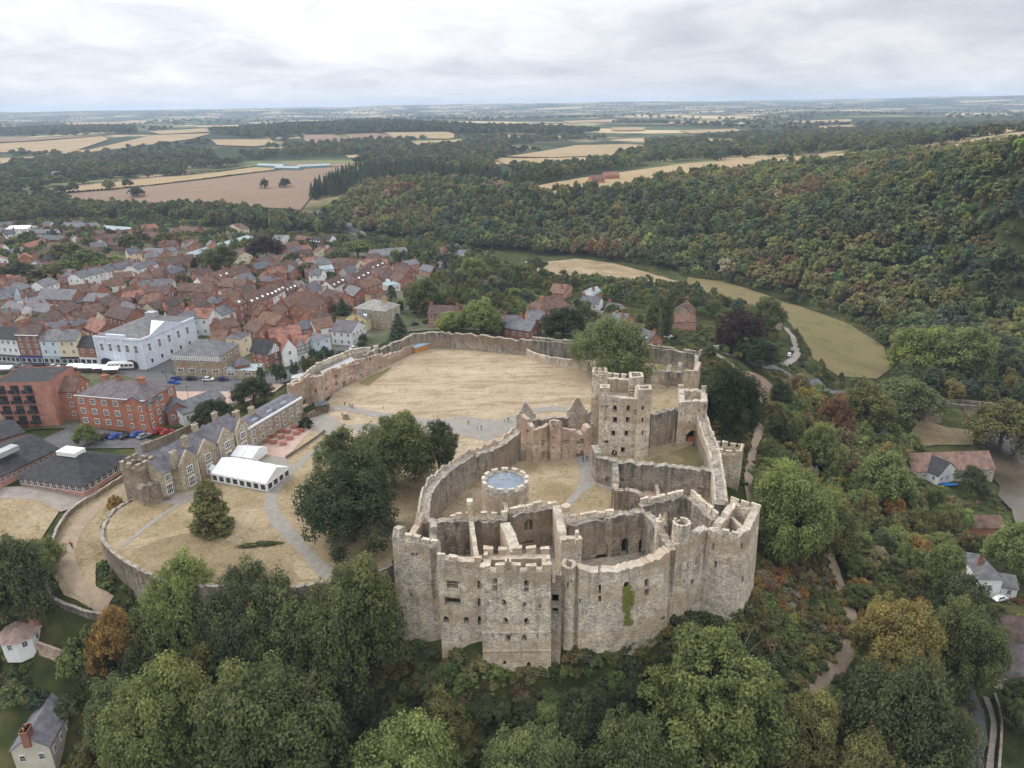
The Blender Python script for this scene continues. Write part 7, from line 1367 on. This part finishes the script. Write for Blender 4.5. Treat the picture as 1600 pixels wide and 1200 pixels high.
for k, off_ in enumerate((-2.9, 2.9)):
    c = gr([(1420,625),(1450,628),(1520,634),(1640,645)]); q = offs([tuple(p) for p in c], off_, False); wall(t, [(p[0], p[1], T1(*p)+1.3) for p in q], .5, -42, side='C', mat='stone_grey', rough=.05, name='parapet')
t = thing('field_boundary_wall', 'pale stone wall by the road below the dark trees right of the bailey', 'wall', O0); wall(t, follow(gr([(1092,556),(1115,548),(1140,545)]), 2.4), .5, -14, side='C', mat='stone', rough=.1)
# ivy on the hall wall
pI = [P(u, v, 0) for u, v in ()]; A_ = np.array(N[4][:2]); B_ = np.array(N[5][:2]); e_ = (B_-A_)/np.linalg.norm(B_-A_); nv_ = np.array([e_[1], -e_[0]]); pts_ = []
for _ in range(6000):
    s_ = rng.uniform(.25, .78)*np.linalg.norm(B_-A_); z_ = 4.6-9.5*rng.random()**1.1; wv_ = 1-.5*((z_+1)/6)**2
    ce_ = .5+.05*math.sin(z_*1.1)+.04*math.sin(z_*2.7+1); hw_ = .13+.07*math.sin(z_*.9+.5)+.05*mnoise.noise((z_*1.3, 3, 1))+(.03 if z_ > 2 else 0)
    if abs(s_/np.linalg.norm(B_-A_)-ce_) > hw_*(1+.5*rng.normal()): continue
    bt_ = 1.5*(9-z_)/28+.12; pts_.append((*(A_+e_*s_+nv_*(bt_+rng.uniform(0, .25))), z_))
pts_ = np.array(pts_); iv = obj('ivy', leafcloud('ivy', pts_, np.tile(np.array([*nv_, .4]), (len(pts_), 1))+rng.normal(0, .4, pts_.shape), .16, np.clip(rng.normal(.55, .18, len(pts_)), 0, 1)), None, (.26, .28, .08)); tag(iv, 'yellow-green ivy patch hanging on the great hall wall', 'ivy', kind='thing')
hd = obj('garden_hedge', SPC['bush'], None, G_['mid'], (*P(402, 853, 0)[:2], 0), .15, (6.2, .9, 1.3)); tag(hd, 'low clipped green hedge on the lawn right of the pine', 'hedge', kind='thing')
# hedgerows round the big fields
hl = []
for line in ([(62,304),(160,298),(240,291),(320,281),(400,271),(470,263)], [(40,300),(130,290),(210,281),(330,270),(400,262)], [(470,263),(560,262),(640,265)], [(790,247),(860,248),(960,245)], [(812,302),(930,302),(1000,297)]):
    c = spline([PT(u, v) for u, v in line], 5)
    for p in c: hl.append((p[0]+random.uniform(-1, 1), p[1]+random.uniform(-1, 1), T1(p[0], p[1])+.6, random.uniform(2.2, 3.6), random.uniform(2, 3.6), source('bush2', random.choice(('dark', 'deep', 'mid')), 'mid'), 1.1))
scatter('hedgerow', 'dark hedgerows dividing the big fields', 'hedge', hl)
# ---------------------------------------------------------------- vehicles
def carmeshes():
    b = MB(); L_ = 2.1; W_ = .86
    pr = [(-2.1, .35), (-2.12, .75), (-1.9, .95), (-1.2, 1.02), (.75, .98), (1.75, .86), (2.1, .62), (2.12, .35)]
    def side(y, k):
        return [(x, y*(.96 if z > .9 else 1), z) for x, z in pr]
    l, r = side(W_, 0), side(-W_, 0); n = len(pr); b.face(l[::-1]); b.face(r)
    for i in range(n): j = (i+1) % n; b.face([l[i], l[j], r[j], r[i]])
    body = b.me('body', M['car'])
    c = MB(); g0 = [(-1.75, .97), (-1.35, 1.42), (.25, 1.45), (1.0, .97)]; yb, yt = .78, .62
    q = [[(x, s*(yb if z < 1 else yt), z) for x, z in g0] for s in (1, -1)]; c.face(q[0][::-1], 0); c.face(q[1], 0); c.face([q[0][0], q[0][1], q[1][1], q[1][0]], 0); c.face([q[0][2], q[0][3], q[1][3], q[1][2]], 0); gl = c.me('glass', M['glass'])
    rf = MB(); rf.box(-1.38, .28, -.63, .63, 1.43, 1.49); rfm = rf.me('car_roof', M['car'])
    w_ = MB(); w_.tube((0, -.12, 0), (0, .12, 0), .32, 12, 0); w_.tube((0, -.13, 0), (0, .13, 0), .17, 10, 1); wm = w_.me('wheel', [M['tyre'], M['lead']])
    h = MB(); h.box(-.04, .04, -.16, .16, -.08, .08); return body, gl, rfm, wm, h.me('headlight', M['white'])
CB, CG, CRF, CW, CH = carmeshes()
def car(u, v, ang, col, label, z=None, s=1.0):
    p = PT(u, v) if z is None else P(u, v, z); o = empty('parked_car', (p[0], p[1], p[2]+.12), ang); tag(o, label, 'car', 'parked cars', 'thing'); o.scale = (s, s, s)
    obj('body', CB, o, col); obj('glass', CG, o); obj('car_roof', CRF, o, col)
    for x in (-1.3, 1.3):
        for y in (-.8, .8): obj('wheel', CW, o, None, (x, y, .32))
    for y in (-.6, .6): obj('headlight', CH, o, None, (2.08, y, .66))
BLK, BLU, WHT, RED, GRY, NVY = (.015, .015, .017), (.02, .09, .42), (.72, .72, .72), (.42, .03, .03), (.22, .23, .24), (.02, .035, .13)
for u, v, a, c_, lab in [(167,685,1.05,BLK,'black car at the left of the row in front of the school house'),(181,684,1.05,BLU,'bright blue car second in the row in front of the school house'),(198,684,1.05,BLK,'black car between two blue cars in front of the school house'),(214,681,1.05,BLU,'blue car at the right of the row in front of the school house'),(226,684,1.0,GRY,'dark grey car partly behind the mansion tower'),(248,676,.9,RED,'red car beside the small gabled lodge'),(262,678,.9,RED,'second red car beside the dark stone wall'),
    (272,600,-.05,BLU,'blue car parked at the left of the row before the stone library'),(276,594,0,NVY,'navy car behind the blue one on the square'),(299,594,0,BLK,'black car second in the row before the stone library'),(326,595,0,WHT,'white car in the row before the stone library'),(349,595,0,NVY,'dark blue car at the right of the row before the library'),(360,590,0,GRY,'grey car behind the dark blue one before the annexe'),
    (63,573,.1,BLK,'black car in front of the four-storey brick shop'),(86,575,.05,WHT,'white car parked opposite the pale blue shop'),(107,576,.05,BLK,'black car opposite the cream shop'),(30,574,.0,GRY,'grey car at the left of the shop row'),(533,553,.6,BLK,'black car under the trees on the street outside the wall'),(554,546,.6,WHT,'white car further along the street outside the wall'),(648,508,.5,BLK,'dark car on the drive beside the big conifer'),
    (1233,556,1.2,WHT,'white car at the bend of the lane right of the castle'),(1238,548,1.2,GRY,'grey car behind the white one on the lane'),(1562,938,.3,WHT,'white car beside the white house on the right'),(1556,1030,1.5,GRY,'grey car outside the cottage at the right edge'),(1044,528,.3,WHT,'white car in the drive behind the bailey wall'),(455,412,.5,WHT,'white van-like car among the town roofs'),(588,362,.2,WHT,'white car on the far riverside road'),(566,358,.2,GRY,'grey car on the far riverside road'),(546,360,.2,NVY,'dark blue car on the far riverside road'),(1415,720,.9,RED,'red car half hidden beside the mill'),(1372,652,1.2,NVY,'dark blue car on the road before the bridge')]: car(u, v, a, c_, lab)
p = PT(191, 577); o = empty('bus', (p[0], p[1], p[2]+.1), .03); tag(o, 'white single-deck bus stopped in front of the assembly rooms', 'bus')
b = MB(); b.box(-5.2, 5.2, -1.2, 1.2, .45, 2.9); b.box(-5.0, 5.0, -1.05, 1.05, 2.9, 3.05); b.build('body', M['white'], o)
for k in range(6): obj('window', WPLAIN, o, None, (-4.3+1.72*k, -1.2, 2.0), 0, (1.5, 1, 1.0))
obj('windscreen', WPLAIN, o, None, (5.2, 0, 1.9), math.pi/2, (2.0, 1, 1.4)); b = MB(); b.box(-5.22, 5.22, -1.22, 1.22, .4, .7); b.build('skirt', M['metal_dark'], o)
for x in (-3.4, 3.4):
    for y in (-1.1, 1.1): obj('wheel', CW, o, None, (x, y, .45), 0, (1.4, 1.2, 1.4))
# market stalls on the square behind the flats
for k, (u, v, w_) in enumerate([(8,583,6),(118,580,6),(140,581,7),(158,582,5),(176,584,6)]):
    p = PT(u, v); o = empty('market_stall', (p[0], p[1], p[2]), .05); tag(o, ['white-topped market stall %s' % s for s in ('at the left edge of the square', 'left of the others behind the brick house', 'in the middle behind the brick house', 'just left of the bus', 'in front of the bus')][k], 'stall', 'market stalls')
    b = MB(); b.prism([(-w_/2, -1.5), (w_/2, -1.5), (w_/2, 1.5), (-w_/2, 1.5)], [2.1, 2.1, 2.1, 2.1], [2.3, 2.3, 2.8, 2.8]); b.build('awning', M['canvas'], o)
    b = MB(); b.box(-w_/2+.2, w_/2-.2, -1, 1, .7, .85); b.build('counter', M['wood'], o)
    for x in (-w_/2+.1, w_/2-.1):
        for y in (-1.4, 1.4): b = MB(); b.tube((x, y, 0), (x, y, 2.3), .05, 5); b.build('post', M['lead'], o)
# ---------------------------------------------------------------- yard furniture
def table_meshes():
    a = MB(); a.box(-.95, .95, -.42, .42, .70, .76); b = MB(); b.box(-.95, .95, -.14, .14, .42, .47)
    l = MB(); l.tube((0, -.6, 0), (0, .25, .7), .05, 4); l.tube((0, .6, 0), (0, -.25, .7), .05, 4); l.box(-.04, .04, -.75, .75, .38, .42); return [x.me(n, M['paint']) for x, n in ((a, 'table_top'), (b, 'bench_seat'), (l, 'leg'))]
TT, TB, TL = table_meshes()
def ptable(u, v, col, label, grp=None):
    p = P(u, v, .1); o = empty('picnic_table', (p[0], p[1], .1), random.uniform(-.2, .6)); tag(o, label, 'picnic table', grp)
    o.scale = (1.15, 1.15, 1.15); obj('table_top', TT, o, col)
    for y in (-.72, .72): obj('bench_seat', TB, o, col, (0, y, 0))
    for x in (-.7, .7): obj('leg', TL, o, col, (x, 0, 0))
tb = [(1095,400),(1135,405),(1180,372),(1225,395),(1195,415),(1042,432),(1095,440),(1150,447),(1000,465),(1042,473),(1105,482)]
on = ['second from the back on the left', 'third from the back', 'farthest from the camera', 'rightmost, beside the topiary ball', 'second from the right', 'left side, second row', 'at the middle of the group', 'right of the middle', 'leftmost of all', 'second nearest', 'nearest to the lawn fence']
for (X, Y), s in zip(tb, on): ptable(180+X/4.21, 580+Y/4.21, (.30, .085, .06), 'red picnic table on the terrace, '+s, 'red picnic tables on the terrace')
ptable(260, 780, (.20, .14, .10), 'brown picnic bench on the patio before the mansion')
o = empty('garden_shed', (*P(503, 640, 0)[:2], 0), .3); tag(o, 'small brown wooden shed beside the bailey gate', 'shed'); b = MB(); b.prism([(-2, -1.3), (2, -1.3), (2, 1.3), (-2, 1.3)], 0, 2.3); b.build('wall', M['wood'], o)
b = MB(); b.face([(-2.2, -1.6, 2.2), (2.2, -1.6, 2.2), (2.2, 0, 3.1), (-2.2, 0, 3.1)]); b.face([(-2.2, 0, 3.1), (2.2, 0, 3.1), (2.2, 1.6, 2.2), (-2.2, 1.6, 2.2)]); b.build('roof', M['slate'], o, (.10, .10, .11))
t = thing('plank_fence', 'brown plank fence round the shed by the bailey gate', 'fence', O0)
fc = [np.array(p[:2]) for p in w3([(470,650,0),(480,655,0),(512,645,0),(515,636,0)])]; pk_ = MB(); pk_.box(-.45, .45, -.04, .04, 0, 1.8, 0, .02); pkm = pk_.me('plank', M['wood'])
for a_, c_ in zip(fc[:-1], fc[1:]):
    n = max(1, int(np.linalg.norm(c_-a_)/1.0)); d_ = (c_-a_)
    for k in range(n): q = a_+d_*(k+.5)/n; obj('plank', pkm, t, None, (q[0], q[1], .05), math.atan2(d_[1], d_[0]))
for k, u in enumerate((507, 511)):
    o = empty('wheelie_bin', (*P(u, 643, 0)[:2], .1), .3); tag(o, ['dark wheeled bin beside the plank fence, left one', 'dark wheeled bin beside the plank fence, right one'][k], 'bin'); b = MB(); b.prism([(-.5, -.45), (.5, -.45), (.5, .45), (-.5, .45)], 0, 1.2); b.build('body', M['metal_dark'], o); b = MB(); b.box(-.55, .55, -.5, .5, 1.21, 1.32, 0, .01); b.build('lid', M['paint'], o, (.03, .08, .05))
o = empty('stone_monument', (*P(541, 655, 0)[:2], .1)); tag(o, 'small brown carved stone on the round bed in the forecourt', 'monument'); b = MB(); b.box(-1.0, 1.0, -.6, .6, 0, .5, 0, .08); b.box(-.8, .8, -.4, .4, .5, 1.9, 0, .15); b.build('stone', M['stone_dark'], o)
for k, (u, v) in enumerate([(55,585),(100,590),(262,600),(320,602),(385,600),(440,600),(295,625),(346,636)]):
    p = PT(u, v); o = empty('street_lamp', tuple(p)); tag(o, 'thin street lamp on the square, '+['far left', 'near the flats', 'beside the blue car', 'before the stone library', 'before the annexe', 'near the castle gate', 'on the pink paving, left', 'on the pink paving, right'][k], 'street lamp', 'street lamps on the square'); b = MB(); b.tube((0, 0, 0), (0, 0, 5.2), .08, 6); b.build('post', M['metal_dark'], o); b = MB(); b.cyl(0, 0, .12, .28, 5.2, 5.7, 6); b.build('lantern', M['glass'], o)
for k, (u, v, c_) in enumerate([(1474,757,(.02,.16,.5)),(1482,759,(.02,.2,.55)),(1490,759,(.03,.15,.45))]):
    p = PT(u, v); b = MB(); n = 10; rows = [(x/n*2-1) for x in range(n+1)]
    V = []; F = []
    for i, s_ in enumerate(rows):
        w_ = .55*math.sqrt(max(0, 1-s_*s_))+.02; V += [(s_*2.2, -w_, .45), (s_*2.2, 0, .02), (s_*2.2, w_, .45)]
    for i in range(n): F += [(3*i, 3*i+1, 3*i+4, 3*i+3), (3*i+1, 3*i+2, 3*i+5, 3*i+4), (3*i, 3*i+3, 3*i+5, 3*i+2)]
    o = obj('rowing_boat', mesh('rowing_boat', V, F, M['paint']), None, c_, (p[0], p[1], p[2]+.1), .2+.1*k); tag(o, ['blue boat ashore before the mill wing, left one', 'blue boat ashore before the mill wing, middle one', 'blue boat ashore before the mill wing, right one'][k], 'boat', 'boats ashore by the mill', 'thing')
# ---------------------------------------------------------------- people
def person_mesh(step, armswing):
    me = bpy.data.meshes.new('sk'); V = [(0, 0, .95), (0, 0, 1.18), (0, 0, 1.42), (0, 0, 1.55), (0, .01, 1.67), (-.17, 0, 1.40), (-.24, armswing*.1, 1.12), (-.25, armswing*.24, .88), (.17, 0, 1.40), (.24, -armswing*.1, 1.12), (.25, -armswing*.24, .88), (-.09, 0, .90), (-.10, step*.12, .48), (-.10, step*.02, .06), (-.10, step*.02+.13, .03), (.09, 0, .90), (.10, -step*.05, .48), (.10, -step*.28, .08), (.10, -step*.28+.13, .04)]
    E = [(0, 1), (1, 2), (2, 3), (3, 4), (2, 5), (5, 6), (6, 7), (2, 8), (8, 9), (9, 10), (0, 11), (11, 12), (12, 13), (13, 14), (0, 15), (15, 16), (16, 17), (17, 18)]
    me.from_pydata(V, E, []); o = bpy.data.objects.new('sk', me); COL.objects.link(o); o.modifiers.new('s', 'SKIN'); R_ = [.14, .13, .16, .055, .105, .07, .048, .038, .07, .048, .038, .09, .065, .045, .04, .09, .065, .045, .04]
    for k, s in enumerate(me.skin_vertices[0].data): s.radius = (R_[k], R_[k]*.8); s.use_root = k == 0
    sb_ = o.modifiers.new('u', 'SUBSURF'); sb_.levels = 1; dg = bpy.context.evaluated_depsgraph_get(); out = bpy.data.meshes.new_from_object(o.evaluated_get(dg)); bpy.data.objects.remove(o); out.name = 'person'
    out.materials.clear()
    for m in (M['trouser'], M['cloth'], M['skin'], M['hair']): out.materials.append(m)
    for f in out.polygons:
        c = f.center; f.material_index = 0 if c.z < .95 and abs(c.x) < .2 else 3 if (c.z > 1.70 or (c.z > 1.6 and c.y < -.03)) else 2 if c.z > 1.5 or (abs(c.x) > .2 and c.z < 1.1) else 1; f.use_smooth = True
    return out
M['trouser'] = mottled('trousers', [(.3, (.02, .022, .03)), (.7, (.05, .05, .06))], 4); M['skin'] = mottled('skin', [(.3, (.50, .32, .24)), (.7, (.58, .38, .29))], 6); M['hair'] = mottled('hair', [(.3, (.04, .028, .02)), (.7, (.10, .07, .045))], 8)
PM = [person_mesh(1, 1), person_mesh(.2, .3), person_mesh(-1, -.8)]
PEO = [(111,855,0,(.5,.06,.06),'person in red walking on the drive',None),(114,857,1,(.03,.04,.10),'person in dark clothes on the drive beside the one in red',None),(539,635,0,(.03,.03,.04),'person in black standing alone on the bailey path near the shed',0),(547,637,1,(.05,.05,.06),'person in black in the small group on the bailey path',0),(550,639,2,(.02,.02,.02),'person in dark clothes in the middle of the group on the path',0),(552,638,1,(.55,.10,.12),'person in a red top in the group on the bailey path',0),(535,652,0,(.05,.04,.04),'person in black beside the carved stone',0),(599,640,1,(.7,.7,.7),'person in white near the garden clump of trees',0),(732,664,0,(.03,.03,.05),'person in black on the path behind the curtain wall',0),(746,672,1,(.04,.05,.12),'person in navy on the path behind the curtain wall, left of a pair',0),(752,672,2,(.2,.2,.22),'person in grey on the path behind the curtain wall, right of a pair',0),(789,660,1,(.7,.68,.66),'person in white by the left gable ruin',0),(794,660,0,(.04,.04,.05),'person in black by the left gable ruin',0),
    (911,722,0,(.03,.03,.04),'person in black under the gate arch, left one',0),(917,720,1,(.03,.04,.11),'person in navy under the gate arch, right one',0),(878,794,2,(.02,.02,.03),'person in black on the inner bailey path, left one',0),(881,793,0,(.04,.03,.04),'person in black on the inner bailey path, right one',0),(1004,866,1,(.75,.75,.75),'person in a white top in the doorway arch of the great hall',.6),(1000,868,0,(.03,.03,.03),'person in black in the doorway arch of the great hall',.6),(1083,698,0,(.03,.03,.04),'person in black before the oven arch, left one',0),(1087,696,1,(.05,.05,.06),'person in dark clothes before the oven arch, right one',0),(960,713,1,(.75,.72,.70),'person in white at the keep doorway',0),(1003,780,0,(.6,.08,.06),'person in red by the kitchen ruins',0),
    (232,582,0,(.03,.03,.03),'person in black at the corner of the assembly rooms, left one',None),(238,580,1,(.05,.05,.12),'person in navy at the corner of the assembly rooms, right one',None),(268,583,2,(.2,.2,.2),'person in grey crossing to the stone library',None),(255,585,1,(.02,.02,.02),'person in black crossing the square',None),(363,612,0,(.03,.03,.03),'person in black on the pink paving, left one',None),(367,613,2,(.1,.1,.1),'person in dark grey on the pink paving, right one',None),(4,580,0,(.5,.5,.5),'person in grey at the left of the market',None),(340,590,1,(.5,.6,.1),'person in a yellow vest before the library',None)]
for u, v, k, col, lab, z in PEO:
    p = PT(u, v) if z is None else P(u, v, z); o = obj('person', PM[k], None, col, (p[0], p[1], p[2]+.1), random.uniform(0, 6.28)); tag(o, lab, 'person', kind='thing')
# ---------------------------------------------------------------- telling look-alikes apart
LM = [((215,520), 'the pale blue assembly rooms'), ((85,475), 'the brick chapel'), ((60,530), 'the shops on the square'), ((430,460), 'the dormered brick terrace'), ((320,560), 'the stone library'), ((490,520), 'the pale blue street house'), ((600,480), 'the big stone house'), ((610,395), 'the long slate hall'), ((345,405), 'the largest town tree'), ((418,385), 'the town copper beech'), ((170,425), 'the white terrace'), ((30,360), 'the white factory'), ((710,395), 'the far white houses'), ((870,480), 'the large hipped house'), ((530,350), 'the riverside road'), ((270,365), 'the far brick rows'), ((450,500), 'the brick halls'), ((130,500), 'the back roofs of the shops'), ((1060,480), 'the lane copper beech')]
ORD = ['first', 'second', 'third', 'fourth', 'fifth', 'sixth', 'seventh', 'eighth', 'ninth', 'tenth', 'eleventh', 'twelfth', 'thirteenth', 'fourteenth', 'fifteenth', 'sixteenth', 'seventeenth', 'eighteenth', 'nineteenth', 'twentieth']
def ordn(k): return ORD[k] if k < 20 else '%dth' % (k+1)
bk = {}
for o, wn, rn, p in HOUSES:
    u, v, _ = proj(p); lm = min(LM, key=lambda q: (q[0][0]-u)**2+(1.6*(q[0][1]-v))**2)[1]; bk.setdefault((o['label'], lm), []).append((u, o))
for (lab, lm), l in bk.items():
    l.sort(key=lambda q: q[0]); lab = lab.replace(' roof', '-roofed').replace(' with ', ', ') if False else lab
    for k, (u, o) in enumerate(l): o['label'] = f'{lab} near {lm}' if len(l) == 1 else f'{lab} near {lm}, {ordn(k)} from left'; o['group'] = 'town houses'
bk = {}
for o, col, st, p, lab in TREES:
    if lab: continue
    u, v, _ = proj(p); s = {'conifer': 'conifer', 'tall': 'tall tree', 'spread': 'broad tree', 'ash': 'feathery tree'}.get(st, 'rounded tree'); bk.setdefault((CN[col], s, o['key']), []).append((u, o))
for (c, s, key), l in bk.items():
    l.sort(key=lambda q: q[0])
    for k, (u, o) in enumerate(l):
        o['label'] = f'{c} {s} {key}' if len(l) == 1 else f'{c} {s} {key}, {ordn(k)} from left'; del o['key']
for o in list(S.objects):
    if o.parent is None and o.get('label') and len(o['label'].split()) > 16: o['label'] = ' '.join(o['label'].replace(' the ', ' ').split()[:16])
# ---------------------------------------------------------------- the air between here and the far hills
hm = bpy.data.materials.new('air'); hm.use_nodes = True; ht = hm.node_tree; ht.nodes.clear()
pv = ht.nodes.new('ShaderNodeVolumePrincipled'); pv.inputs['Color'].default_value = (.62, .76, 1.0, 1); pv.inputs['Density'].default_value = 0.85e-4; pv.inputs['Anisotropy'].default_value = 0.1
ht.links.new(pv.outputs[0], ht.nodes.new('ShaderNodeOutputMaterial').inputs['Volume'])
b = MB(); b.box(-17600, 17600, -17600, 17600, -62, 240); ho = b.build('haze', hm); tag(ho, kind='stuff'); ho['label'] = 'thin blue-grey haze over the countryside'
